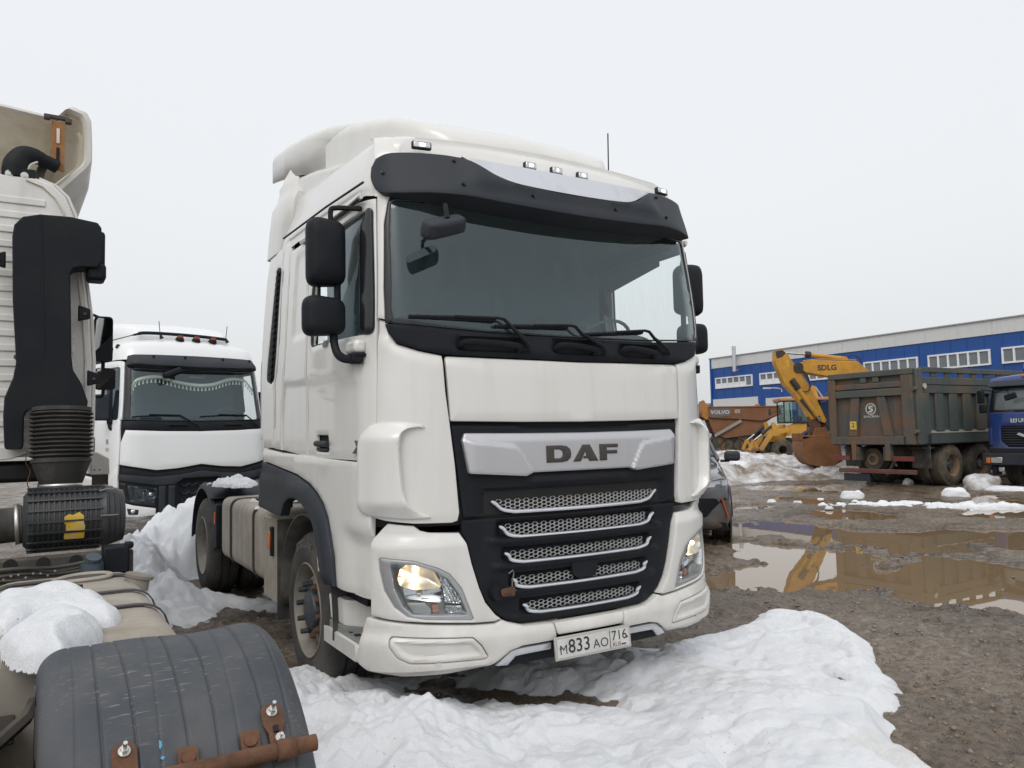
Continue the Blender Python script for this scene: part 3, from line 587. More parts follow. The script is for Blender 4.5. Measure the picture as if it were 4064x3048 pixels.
# --- front panels
PN('bonnet_panel', rnd([(-.846, 2.054), (-.6, 2.047), (0, 2.036), (.6, 2.047), (.846, 2.054), (.828, 1.694), (.4, 1.685), (0, 1.682), (-.4, 1.685), (-.828, 1.694)], [.02, 0, 0, 0, .02, .012, 0, 0, 0, .012]), white_panel, r=.008, t=.03, bulge=lambda u, z: -.022*sstep(z, 2.022, 2.052))
for sg in (-1, 1):
    mm_ = (lambda p: p) if sg < 0 else mirror_u
    corner = [(-1.219, 2.255), (-1.17, 2.243), (-1.158, 2.178), (-1.115, 2.118), (-.99, 2.080), (-.861, 2.056), (-.852, 1.86), (-.836, 1.71), (-.809, 1.46), (-.790, 1.20), (-.80, 1.158), (-.83, 1.148), (-1.03, 1.152), (-1.18, 1.168), (-1.262, 1.185), (-1.258, 1.5), (-1.229, 1.70), (-1.226, 1.95)]
    def chamfer(u, z):
        t = np.interp(np.abs(u), [.86, 1.0, 1.115, 1.16], [2.056, 2.080, 2.118, 2.18]); return -.018*sstep(z, t-.045, t-.005)
    PN('corner_panel', mm_(corner), white, r=.008, t=.035, step=.035, bulge=chamfer)
    # wind deflector blade that stands off the corner panel, with its inlet
    def blade(u, z, sg=sg):
        a = np.abs(u); zz = sstep(z, 1.175, 1.27)*(1-sstep(z, 1.60, 1.70)); return .004+.052*sstep(a, .97, 1.065)*zz*(1-.5*sstep(a, 1.15, 1.30))
    bl = spline([(-.97, 1.665), (-1.06, 1.655), (-1.095, 1.60), (-1.093, 1.45), (-1.075, 1.30), (-1.03, 1.225), (-.955, 1.193), (-.96, 1.180), (-1.06, 1.178), (-1.2, 1.19), (-1.325, 1.215), (-1.335, 1.33), (-1.33, 1.5), (-1.322, 1.60), (-1.26, 1.68), (-1.12, 1.695), (-1.03, 1.685)], 5, True)
    PN('wind_deflector', mm_(list(map(tuple, bl))), white, off=.012, r=.010, t=.022, step=.018, bulge=blade)
    for zz in (1.30, 1.40, 1.50, 1.59): MB().tube([tuple(p) for p in on_surf(skin, [(sg*1.115, zz), (sg*1.22, zz), (sg*1.30, zz)], .024)], .024, 4, flat=.1).build('inlet_vane', white, T)
    # A pillar
    PN('door_pillar', mm_([(-1.219, 2.262), (-1.176, 2.252), (-1.178, 2.42), (-1.152, 2.79), (-1.118, 2.912), (-1.10, 2.95), (-1.10, 3.0), (-1.185, 3.0), (-1.196, 2.77)]), white, r=.006, step=.03)
    # door and rear side panels
    door = [(-1.227, 1.70), (-1.225, 1.95), (-1.226, 2.25), (-1.203, 2.77), (-1.196, 2.945), (-1.40, 2.952), (-2.19, 2.952), (-2.27, 2.6), (-2.29, 1.50), (-1.33, 1.488), (-1.262, 1.50)]
    hole = rnd([(-1.222, 2.885), (-1.240, 2.178), (-2.18, 2.20), (-2.185, 2.52), (-2.10, 2.878)], [.03, .05, .04, .2, .08])
    hnd = rnd([(-2.085, 1.636), (-1.852, 1.632), (-1.845, 1.532), (-2.088, 1.534)], .02)
    def crease(u, z):
        t = np.interp(np.abs(u), [1.25, 1.4, 2.1, 2.9, 3.5], [1.925, 1.938, 1.978, 2.004, 2.01]); return -.012*sstep(t-z, -.012, .012)*sstep(np.abs(u), 1.24, 1.5)
    dr = PN('door', mm_(door), white, r=.007, t=.03, holes=[mm_(hole), mm_(hnd)], bulge=crease, step=.04)
    PN('side_window', mm_(hole), side_glass, parent=dr, off=-.022, t=.004, r=.001, step=.09)
    wf = [inset(np.array(hole[::-1]), -.0)]
    skin_tube('window_seal', list(mm_(hole))+[mm_(hole)[0]], .010, -.008, rubber, dr, 6)
    ds = [(-1.224, 2.888), (-1.262, 2.895), (-1.335, 2.80), (-1.345, 2.22), (-1.30, 2.182), (-1.242, 2.182)]
    PN('rain_deflector', mm_(rnd(ds, .03)), plastic_glossy, parent=dr, off=.014, t=.016, r=.006, step=.03)
    hb = PN('handle_recess', mm_(hnd), dark, parent=dr, off=-.035, t=.005, r=.001)
    b = MB(); b.tube([tuple(p) for p in on_surf(skin, [(sg*2.082, 1.583), (sg*1.95, 1.581), (sg*1.852, 1.579)], -.006)], .019, 8); b.tube([tuple(p) for p in on_surf(skin, [(sg*2.07, 1.548), (sg*1.86, 1.545)], -.012)], .010, 6)
    b.build('door_handle', plastic_grey, dr)
    rear = [(-2.30, 1.50), (-2.283, 2.6), (-2.20, 2.952), (-2.73, 2.96), (-2.80, 2.28), (-2.835, 2.0), (-2.885, 1.78), (-2.90, 1.535), (-2.6, 1.517)]
    rec = np.array(rnd([(-2.31, 2.885), (-2.57, 2.90), (-2.655, 2.30), (-2.31, 2.288)], .05))
    def recess(u, z, rec=rec): Q = np.stack([-np.abs(u), z], -1); return crease(u, z)-.014*np.where(inside(Q, rec), sstep(segdist(Q, rec), 0, .018), 0)
    PN('rear_side_panel', mm_(rear), white, r=.007, t=.03, bulge=recess, step=.024)
    corner_b = [(-2.906, 1.536), (-2.891, 1.78), (-2.841, 2.0), (-2.806, 2.28), (-2.738, 2.955), (-2.76, 3.06), (-2.93, 3.06), (-3.02, 2.17), (-3.078, 1.99), (-3.093, 1.78), (-3.095, 1.545)]
    PN('rear_corner_strip', mm_(corner_b), white, r=.006, t=.03)
    # lower side panel above the wheel
    low = [(-1.268, 1.178), (-1.262, 1.478), (-1.34, 1.480), (-2.11, 1.500), (-2.87, 1.518), (-3.09, 1.53), (-3.40, 1.545), (-3.44, 1.50), (-3.41, 1.452), (-2.95, 1.415), (-2.48, 1.377), (-2.19, 1.330), (-2.03, 1.28), (-1.91, 1.225), (-1.81, 1.14), (-1.70, .935), (-1.668, .765), (-1.55, .755), (-1.275, .742), (-1.272, 1.08)]
    def lowb(u, z): a = np.abs(u); return -.05*(1-sstep(z, 1.02, 1.13))*(1-sstep(a, 1.42, 1.62))
    PN('side_skirt', mm_(low), white, r=.008, t=.04, bulge=lowb, step=.04, off=.004)
    # grey wheel arch
    arch = [(-1.675, .768), (-1.708, .935), (-1.82, 1.134), (-1.915, 1.215), (-2.035, 1.27), (-2.19, 1.32), (-2.48, 1.367), (-2.95, 1.405), (-3.41, 1.442), (-3.47, 1.30), (-3.49, 1.10), (-2.95, 1.07), (-2.84, 1.075), (-2.75, 1.17), (-2.63, 1.212), (-2.47, 1.217), (-2.30, 1.188), (-2.14, 1.13), (-2.01, 1.066), (-1.932, .93), (-1.85, .755)]
    A_ = np.array(arch)
    def archb(u, z): Q = np.stack([-np.abs(u), z], -1); d = segdist(Q, A_); return .03*sstep(d, 0, .05)*(1-sstep(np.abs(u), 2.35, 2.75))+.012*sstep(1.40-z, .02, .1)
    PN('wheel_arch', mm_(arch), plastic_grey, off=.012, r=.008, t=.05, bulge=archb, step=.03)
    PN('arch_reflector', mm_(rnd([(-1.885, .93), (-1.91, .93), (-1.885, .83), (-1.86, .83)], .006)), plate_w, off=.045, t=.01, r=.003, step=.02)
    # side fairing (collar) behind the cab with the louvre
    fair = [(-3.104, 1.548), (-3.10, 1.99), (-3.035, 2.17), (-2.945, 2.95), (-2.93, 3.05), (-3.40, 3.04), (-3.44, 2.9), (-3.53, 2.17), (-3.53, 1.62), (-3.46, 1.60), (-3.42, 1.552)]
    lv = rnd([(-2.985, 2.885), (-3.115, 2.915), (-3.30, 2.20), (-3.32, 2.06), (-3.20, 2.03), (-3.10, 2.06)], .05)
    PN('side_fairing', mm_(fair), white, r=.012, t=.05, holes=[mm_(lv)], step=.04)
    PN('louvre_back', mm_(lv), plastic, off=.001, t=.01, r=.002)
    for i in range(17):
        t = i/16; zz = 2.085+t*.78; uu = np.interp(zz, [2.05, 2.9], [-3.14, -3.0]); ub = np.interp(zz, [2.05, 2.9], [-3.285, -3.105])
        q = on_surf(skin, [(-sg*uu, zz), (-sg*(uu*.6+ub*.4), zz-.02), (-sg*ub, zz+.015)], [.016, .014, .002])
        MB().tube([tuple(p) for p in q], .020, 4, flat=.25).build('louvre_slat', plastic, T)
    up_ = [(-2.93, 3.062), (-2.945, 3.30), (-3.0, 3.42), (-3.38, 3.52), (-3.40, 3.38), (-3.36, 3.30), (-3.40, 3.055)]
    roofside = None
# --- windscreen
PN('windscreen_frit', [(-1.176, 2.232), (-1.172, 2.30), (-1.172, 2.42), (-1.146, 2.79), (-1.112, 2.915), (-1.085, 2.985), (1.085, 2.985), (1.112, 2.915), (1.146, 2.79), (1.172, 2.42), (1.172, 2.30), (1.176, 2.232), (.9, 2.212), (.6, 2.194), (.3, 2.187), (0, 2.184), (-.3, 2.187), (-.6, 2.194), (-.9, 2.212)], plastic_glossy, off=-.002, t=.012, r=.003, holes=[rnd(WS, [.05, 0, 0, .05, .05, 0, 0, .05]+[0]*7)], step=.04)
PN('windscreen', rnd(WS, [.05, 0, 0, .05, .05, 0, 0, .05]+[0]*7), screen, off=-.006, t=.005, r=.001, step=.06)
cowl = [(-1.176, 2.226), (-.9, 2.205), (-.6, 2.187), (-.3, 2.180), (0, 2.177), (.3, 2.180), (.6, 2.187), (.9, 2.205), (1.176, 2.226), (1.160, 2.180), (1.115, 2.123), (.99, 2.086), (.855, 2.062), (.6, 2.054), (0, 2.043), (-.6, 2.054), (-.855, 2.062), (-.99, 2.086), (-1.115, 2.123), (-1.160, 2.180)]
HND = [(-.78, -.30), (-.20, .10), (.30, .72)]      # recesses with grab handles
def cowlb(u, z):
    r = -.012*sstep(2.225-z, .14, .18)
    for a, b in ((-.78, -.36), (-.17, .16), (.33, .66)): r = r-.035*sstep(u, a-.02, a+.04)*(1-sstep(u, b, b+.05))*sstep(z, 2.075, 2.095)*(1-sstep(z, 2.14, 2.155))
    return r
PN('scuttle_panel', cowl, plastic, off=-.002, t=.02, r=.004, bulge=cowlb, step=.022)
for a, b in ((-.75, -.40), (-.15, .13), (.35, .63)):
    q = on_surf(skin, [(a, 2.112), (a+.02, 2.128), (a+.1, 2.128), (b-.06, 2.118), (b, 2.108), (b, 2.09)], [-.02, .012, .02, .02, .012, -.02])
    MB().tube(spline(q, 5), .016, 8, flat=1.3).build('grab_handle', plastic, T)
def wiper(u0, u1, z0, z1, up_, zp):
    b = MB(); q = on_surf(skin, [(u0, z0), ((u0+u1)/2, (z0+z1)/2+.004), (u1, z1)], .022); b.tube(q, .011, 6)
    q2 = on_surf(skin, [(u0+.0, z0-.004), (u1, z1-.006)], .006); b.tube(q2, .005, 4); w_ = b.build('wiper', plastic, T)
    c = MB(); um = u0+.52*(u1-u0); q = on_surf(skin, [(um, (z0+z1)/2+.006), (u1+.02, z1+.012), (u1+.05, z1+.006), (u1+.09, z1-.035), (up_-.03, zp+.03), (up_, zp)], [.03, .032, .035, .035, .035, .02])
    c.tube(q, [.010, .009, .010, .011, .016, .020], 7); c.build('wiper_arm', plastic, w_)
wiper(-1.045, -.545, 2.262, 2.255, -.345, 2.108); wiper(-.55, -.07, 2.222, 2.235, .195, 2.098); wiper(.06, .52, 2.20, 2.238, .745, 2.112)
# --- cab interior
b = MB(); b.box((0, 1.22, 2.62), (2.24, .03, .95)); b.build('bunk_curtain', curtain, T)
b = MB(); b.box((0, .76, 2.99), (2.04, .98, .03)); b.build('headliner', interior, T)
b = MB(); b.box((-.0, .44, 2.02), (1.9, .42, .30)); b.ball((.62, .32, 2.155), .3, 16, 8, (1, .55, .42)); b.build('dashboard', interior_dk, T, bev=.03)
b = MB(); b.lathe([(0, .225), (.012, .237), (.0, .25), (-.012, .237), (0, .225)], (.62, .56, 2.20), (0, .75, .66), 28)
for a in (0, 2.1, 4.2): b.cyl((.62, .56, 2.20), (.62+.22*math.cos(a), .56-.22*math.sin(a)*.66, 2.20+.22*math.sin(a)*.75), .016, n=6)
b.build('steering_wheel', interior_dk, T)
for sx_ in (-.62, .62): MB().box((sx_, 1.05, 2.12), (.5, .14, .70)).build('seat', interior_dk, T, bev=.05)
b = MB(); b.add([(1.16, .52, 2.90), (1.16, 1.12, 2.90), (1.17, 1.12, 2.73), (1.16, .52, 2.83)], [(0, 1, 2, 3)]); b.box((1.15, .82, 2.905), (.03, .66, .02)); b.build('side_blind', interior, T)
# --- roof
def ring_roof(y, hw, zt, zg, wg, n=9):
    """one roof cross-section from the left gutter over the top to the right gutter"""
    L = [(-wg, zg), (-wg+.006, zg+.07), (-(wg+hw)/2-.004, zg+(zt-zg)*.48), (-hw-.018, zt-.07), (-hw+.01, zt-.022), (-hw+.08, zt+.004), (-hw*.6, zt+.03), (-hw*.25, zt+.045), (0, zt+.05)]
    L = L + [(-a, c) for a, c in reversed(L[:-1])]; return [(a, y, c) for a, c in L]
R1 = []
def front_row(z, back, k):    # front face follows the skin
    us = np.concatenate([np.linspace(-1.19, 1.19, 17)]); return [tuple(p) for p in on_surf(skin, np.stack([us, np.full(17, z)], 1), back)]
rf = MB(); rows = []
# front face of the roof: horizontal rows from the screen top up to the crest
for z, bk, sq in ((2.955, 0, 1), (3.05, 0, 1), (3.14, -.012, 1), (3.22, -.035, .995), (3.29, -.062, .985), (3.335, -.10, .975), (3.362, -.155, .965), (3.378, -.24, .955)):
    us = np.linspace(-1.2, 1.2, 25); p = on_surf(skin, np.stack([us, np.full(25, min(z, 3.15))], 1), 0); e = (us/1.2)
    p[:, 1] += -bk; p[:, 2] = z + (.012*(1-e**2) if z > 3.3 else 0); p[:, 0] *= sq; rows.append([tuple(q) for q in p])
rf.loft(rows, cap=False, closed=False)
rf.build('roof_front', white, T, angle=60)
rs = MB(); rings = []
for y, hw, zt, zg, wg in ((.262, .97, 3.335, 2.965, 1.10), (.30, 1.03, 3.345, 2.97, 1.145), (.35, 1.068, 3.352, 2.98, 1.172), (.42, 1.085, 3.362, 2.99, 1.190), (.7, 1.09, 3.385, 3.0, 1.195), (1.1, 1.092, 3.42, 3.0, 1.20), (1.6, 1.092, 3.45, 3.0, 1.20), (2.05, 1.09, 3.468, 3.0, 1.20)): rings.append(ring_roof(y, hw, zt, zg, wg))
rs.loft(rings, cap=True, closed=False); rs.build('roof', white, T, angle=50)
for sg in (-1, 1):
    b = MB(); b.tube([(sg*1.213, y, z) for y, z in ((.29, 3.035), (.95, 3.07), (1.97, 3.10))], .007, 5); b.build('roof_seam', dark, T)
    b = MB(); b.tube([(sg*1.222, y, z) for y, z in ((.30, 2.962), (.55, 2.955), (1.0, 2.956), (1.48, 2.964))], .020, 6, flat=.7); b.build('drip_rail', white, T)
    b = MB(); b.tube([(sg*1.228, y, z) for y, z in ((.32, 2.948), (.55, 2.94), (1.0, 2.942), (1.30, 2.944))], .010, 6); b.build('door_gutter_seal', rubber, T)
    # collar above the side fairing
    c = MB(); rr = []
    for z, y0, y1, x in ((3.04, 2.02, 2.53, 1.205), (3.25, 1.97, 2.47, 1.20), (3.40, 1.94, 2.41, 1.195), (3.47, 1.94, 2.37, 1.165), (3.53, 1.98, 2.36, 1.15), (3.575, 2.0, 2.36, 1.15), (3.60, 2.02, 2.30, 1.14), (3.72, 2.04, 2.28, 1.10)):
        rr.append([(sg*(x-.055), y0, z), (sg*(x-.012), y0+.10, z), (sg*x, (y0+y1)/2, z), (sg*x, y1-.03, z), (sg*(x-.02), y1, z), (sg*(x-.10), y1, z), (sg*(x-.12), y0, z)])
    c.loft(rr); c.build('fairing_collar', white, T, angle=30)
# roof air deflector: base skirt and overhanging cap
def dome(y, hw, zb, zt, cr=.16, n=6, sk=0.):
    L = [(-hw, zb, sk)]
    for i in range(n+1): a = math.pi/2*i/n; L.append((-hw+cr*.75*(1-math.cos(a)), zt-cr+cr*math.sin(a), sk*(1-.85*math.sin(a)**.8)))
    L += [(-hw*.5, zt+.022, sk*.06), (0, zt+.03, 0)]; return [(a, y+d, c) for a, c, d in L] + [(-a, y+d, c) for a, c, d in reversed(L[:-1])]
d1 = MB(); d1.loft([dome(.42, .55, 3.36, 3.43, .03), dome(.50, .66, 3.36, 3.52, .06), dome(.62, .76, 3.36, 3.60, .08), dome(.80, .85, 3.37, 3.675, .09), dome(1.0, .905, 3.39, 3.733, .10), dome(1.28, .955, 3.40, 3.793, .10), dome(1.6, .99, 3.42, 3.845, .10), dome(2.0, 1.03, 3.44, 3.89, .10), dome(2.3, 1.05, 3.46, 3.905, .10)]); d1.build('roof_deflector', white, T, angle=55)
caps = [dome(1.02, .925, 3.50, 3.745, .10, 6, .50), dome(1.22, .965, 3.505, 3.795, .10, 6, .36), dome(1.55, 1.025, 3.535, 3.865, .105, 6, .16), dome(1.9, 1.08, 3.60, 3.915, .105, 6, .05), dome(2.25, 1.12, 3.66, 3.945, .10), dome(2.30, 1.125, 3.665, 3.948, .10), dome(2.33, 1.12, 3.67, 3.945, .10), dome(2.56, 1.145, 3.705, 3.955, .095), dome(2.60, 1.135, 3.71, 3.94, .09)]
d2 = MB(); d2.loft(caps, cap=False, closed=False); dc = d2.build('deflector_cap', white, T, angle=55); mz = dc.modifiers.new('t', 'SOLIDIFY'); mz.thickness = .02; mz.offset = -1
for cut in (caps[0][:7], caps[0][-7:]):
    b = MB(); b.tube([Vector(p)+Vector((0, -.004, -.004)) for p in spline(cut, 3)], .006, 5); b.build('deflector_seam', dark, dc)
d3 = MB(); d3.loft([dome(.9, .93, 3.38, 3.44, .03), dome(1.3, 1.0, 3.41, 3.50, .04), dome(1.7, 1.06, 3.43, 3.565, .05), dome(2.28, 1.10, 3.44, 3.66, .05)]); d3.build('deflector_base', white, T, angle=40)
# --- sun visor
vis_lo = spline([(-1.262, 3.135), (-1.258, 3.06), (-1.19, 2.975), (-1.11, 2.945), (-.9, 2.93), (-.69, 2.915), (-.4, 2.895), (0, 2.885), (.4, 2.895), (.69, 2.915), (.9, 2.93), (1.11, 2.945), (1.19, 2.975), (1.258, 3.06), (1.262, 3.135)], 4)
vis_hi = spline([(1.22, 3.18), (1.10, 3.20), (.86, 3.195), (.70, 3.18), (.60, 3.118), (.50, 3.055), (.35, 3.018), (0, 3.002), (-.35, 3.018), (-.50, 3.055), (-.60, 3.118), (-.70, 3.18), (-.86, 3.195), (-1.10, 3.20), (-1.22, 3.18)], 4)
def visb(u, z):
    a = np.abs(u); base = np.interp(z, [2.88, 2.95, 3.0, 3.2], [.165, .16, .145, .085]); tip = 1-.96*np.clip((a-.66)/.56, 0, 1)**1.6
    return base*tip - .035*(1-sstep(a, .72, .84))*sstep(z, 2.955, 2.975)*(1-sstep(z, 3.12, 3.2))*0 + .03*(1-sstep(a, .60, .74))*sstep(z, 2.96, 3.02)
VIS = [(u*(1-.016*sstep(abs(u), 1.0, 1.2)), z) for u, z in list(vis_lo)+list(vis_hi)]
PN('sun_visor', VIS, plastic_grey, t=.014, r=.006, bulge=visb, step=.03)
chs = [(-.69, 3.186), (-.595, 3.124), (-.495, 3.062), (-.345, 3.025), (0, 3.009), (.345, 3.025), (.495, 3.062), (.595, 3.124), (.69, 3.186), (.4, 3.178), (0, 3.172), (-.4, 3.178)]
PN('visor_trim', [tuple(p) for p in spline(chs[:9], 4)]+chs[9:], chrome, t=.014, r=.005, step=.03, off=.004, bulge=lambda u, z: np.interp(z, [3.0, 3.05, 3.2], [.165, .14, .09])*(1-.04*np.abs(u)))
for u, z in ((-1.14, 3.075), (-.74, 3.15), (-.72, 2.985), (-.30, 2.965), (.30, 2.965), (.74, 3.15), (.75, 2.99)):
    p = on_surf(skin, [(u, z)], float(visb(np.array([u]), np.array([z]))[0])+.002)[0]; MB().cyl(p, p+np.array([0, -.014, 0]), .011, .008, 8).build('visor_screw', plastic_glossy, T)
# --- marker lamps
for i, (u, z) in enumerate(((-.905, 3.243), (-.203, 3.222), (-.01, 3.221), (.19, 3.221), (.905, 3.238))):
    p = Vector(on_surf(skin, [(u, 3.15)], 0)[0]); p.z = z+.022; p.y -= .004; yw = float(np.arctan2(*(np.gradient(on_surf(skin, [(u-.01, 3.15), (u+.01, 3.15)], 0), axis=0)[0][[1, 0]]))); rt_ = Matrix.Rotation(yw, 3, 'Z')
    wd = .115 if abs(u) > .5 else .085
    h = MB().box(p, (wd, .03, .045), rt_).build('marker_lamp', plastic_grey, T, bev=.008)
    MB().box(p+rt_ @ Vector((0, -.014, 0)), (wd*.86, .014, .034), rt_).build('lamp_lens', chrome, h, bev=.005)
    MB().box(p+rt_ @ Vector((0, -.021, 0)), (wd*.30 if i != 2 else wd*.15, .008, .018), rt_).build('lamp_glow', marker_lit, h, bev=.003)
b = MB(); b.tube([(.785, .62, 3.40), (.775, .60, 3.79)], .005, 5); b.cyl((.785, .62, 3.37), (.785, .62, 3.42), .014); b.build('antenna', plastic, T)
# --- grille
gr_up = rnd([(-.822, 1.672), (-.4, 1.664), (0, 1.661), (.4, 1.664), (.822, 1.672), (.797, 1.46), (.764, 1.17), (-.764, 1.17), (-.797, 1.46)], [.01, 0, 0, 0, .01, 0, .012, .012, 0])
def gru(u, z):
    a = np.abs(u); r = -.02+0*u
    r = r-.028*sstep(1.312-z, -.012, .012)*(1-sstep(a, .62, .72))*sstep(z, 1.165, 1.175)
    r = r+.02*(1-sstep(a, .34, .42))*sstep(z, 1.325, 1.345)*(1-sstep(z, 1.375, 1.39))
    return r-.02*sstep(z, 1.635, 1.65)*(1-sstep(a, .36, .44))
gt = PN('grille_upper', gr_up, plastic, off=0, t=.06, r=.006, bulge=gru, step=.02)
gl = [(-.775, 1.155), (.775, 1.155), (.772, 1.09), (.74, 1.03), (.715, .92), (.676, .79), (.64, .71), (.592, .646), (.52, .596), (.43, .572), (.15, .563), (-.25, .563), (-.43, .572), (-.52, .596), (-.592, .646), (-.64, .71), (-.676, .79), (-.715, .92), (-.74, 1.03), (-.772, 1.09)]
BARS = [(1.184, 1.247, .545, .60), (1.045, 1.108, .515, .56), (.905, .960, .50, .53), (.762, .815, .47, .49), (.618, .670, .40, .425)]
def grl(u, z):
    a = np.abs(u); r = -.03+0*u
    for zb, zt, w0, w1 in BARS[1:]:
        r = r-.045*sstep(z, zb+.004, zb+.014)*(1-sstep(z, zt+.012, zt+.035))*(1-sstep(a, w1-.02, w1+.02))
        r = r+.025*sstep(z, zb-.05, zb-.02)*(1-sstep(z, zb-.004, zb+.008))*(1-sstep(a, w1, w1+.1))
    return r
gq = PN('grille_lower', gl, plastic, off=0, t=.06, r=.006, bulge=grl, step=.016)
# silver name plate
sp_poly = rnd([(-.752, 1.628), (-.4, 1.622), (0, 1.619), (.4, 1.622), (.752, 1.628), (.768, 1.59), (.735, 1.407), (.392, 1.382), (.345, 1.399), (-.355, 1.399), (-.402, 1.381), (-.735, 1.407), (-.768, 1.59)], [.012, 0, 0, 0, .012, 0, .015, .015, .01, .01, .015, .015, 0])
def spb(u, z):
    a = np.abs(u); t = np.interp(a, [.36, .435, .47, .71, .76], [1.40, 1.522, 1.548, 1.575, 1.60]); ins = sstep(t-z, -.012, .006)*sstep(a, .352, .362)
    return -.020*sstep(z, 1.575, 1.63)+.014*ins*(1-sstep(a, .70, .76))
pl = PN('name_panel', sp_poly, silver, off=.012, t=.045, r=.007, bulge=spb, step=.010)
def glyph(name, poly, holes=()):
    o = panel(name, poly, letter_dk, pl, skin, off=.0165, t=.006, r=.0012, step=.03, holes=holes); return o
X = lambda p: [(a*.516-.266, 1.450+b*.097) for a, b in p]
arcD = [(0, 0), (.20, 0), (.27, .06), (.315, .25), (.325, .5), (.315, .75), (.27, .94), (.20, 1), (0, 1)]
glyph('letter', X(arcD), [X([(.10, .24), (.175, .24), (.208, .34), (.215, .5), (.208, .66), (.175, .76), (.10, .76)])])
glyph('letter', X([(.35, 0), (.485, 1), (.585, 1), (.70, 0), (.575, 0), (.556, .17), (.49, .17), (.497, .32), (.535, .32), (.52, .62), (.452, 0)]))
glyph('letter', X([(.725, 0), (.725, 1), (1, 1), (1, .78), (.83, .78), (.83, .62), (.985, .62), (.985, .40), (.83, .40), (.83, 0)]))
# bars and honeycomb
def honeycomb(zb, zt, w0, w1, off, skip=None):
    b = MB(); hx = .033; hz = .026; r = .5
    ed = set(); cells = []
    for i in range(-30, 31):
        for j in range(8):
            u = i*hx*.88; z = zb+.004+j*hz*.8+(i % 2)*hz*.4; wl = w0+(w1-w0)*np.clip((z-zb)/(zt-zb), 0, 1)-.012
            if abs(u) > wl or z > zt: continue
            if skip and skip[0] < u < skip[1]: continue
            pts = [(u-.60*hx, z), (u-.28*hx, z+.4*hz), (u+.28*hx, z+.4*hz), (u+.60*hx, z), (u+.28*hx, z-.4*hz), (u-.28*hx, z-.4*hz)]; cells.append(pts)
    V = []; F = []
    for c in cells:
        P = np.array(c); q = (P-P.mean(0))*.87+P.mean(0); n0 = len(V)*1; V += list(map(tuple, P*1.0))+list(map(tuple, q)); F += [(n0+i, n0+(i+1) % 6, n0+6+(i+1) % 6, n0+6+i) for i in range(6)]
    V = np.array(V); P0 = on_surf(skin, V, off); inner = (np.arange(len(V)) % 12) >= 6
    P1 = on_surf(skin, V[inner], off-.012); n0 = len(V); F2 = []
    for c in range(len(V)//12):
        for i in range(6): F2.append((c*12+6+i, c*12+6+(i+1) % 6, n0+c*6+(i+1) % 6, n0+c*6+i))
    return np.concatenate([P0, P1]), F+F2
mesh_m = mat('grille_mesh_paint', (.60, .60, .60), .35, .5, grain=.05)
for k, (zb, zt, w0, w1) in enumerate(BARS):
    c = .0 if k else -.008; par = gt if k == 0 else gq
    line = spline([(-w1, zt+.002), (-w1+.025, zt-.012), (-w0+.01, zb+.018), (-w0+.07, zb+.004), (-w0+.13, zb), (0, zb-.003), (w0-.13, zb), (w0-.07, zb+.004), (w0-.01, zb+.018), (w1-.025, zt-.012), (w1, zt+.002)], 6)
    n = len(line); tt = np.abs(np.linspace(-1, 1, n)); rr = list(.011*(1-.45*sstep(tt, .86, 1.0)))
    q = on_surf(skin, line, -.018 if k else -.030); b = MB(); b.tube([tuple(p) for p in q], rr, 8, flat=1.0); bar = b.build('grille_bar', chrome, par)
    V, F = honeycomb(zb+.006, zt+.006, w0-.015, w1-.02, (-.044 if k else -.036), (-.085, .085) if k == 3 else None); raw('grille_mesh', V, F, mesh_m, bar, smooth=False)['kind'] = 'stuff'
PN('radar_cover', rnd([(-.10, .885), (.10, .885), (.085, .80), (.05, .775), (-.05, .775), (-.085, .80)], .012), plastic, off=-.018, t=.03, r=.004, step=.03)
# tow hook
b = MB(); p = Vector(on_surf(skin, [(-.585, .755)], -.03)[0]); b.cyl(p, p+Vector((0, -.05, 0)), .045, .04, 12); b.build('tow_socket', plastic, T)
b = MB(); b.cyl(p+Vector((.02, -.05, -.0)), p+Vector((.055, -.10, .012)), .022, .026, 10); b.cyl(p+Vector((.04, -.07, .0)), p+Vector((.08, -.08, .02)), .014, n=8); b.build('tow_pin', rust, T)
b = MB(); b.tube([p+Vector(v) for v in ((.06, -.05, .10), (.075, -.07, .12), (.085, -.06, .10), (.08, -.05, .05), (.085, -.04, -.02))], .004, 5); b.build('safety_wire', steel_dirty, T)
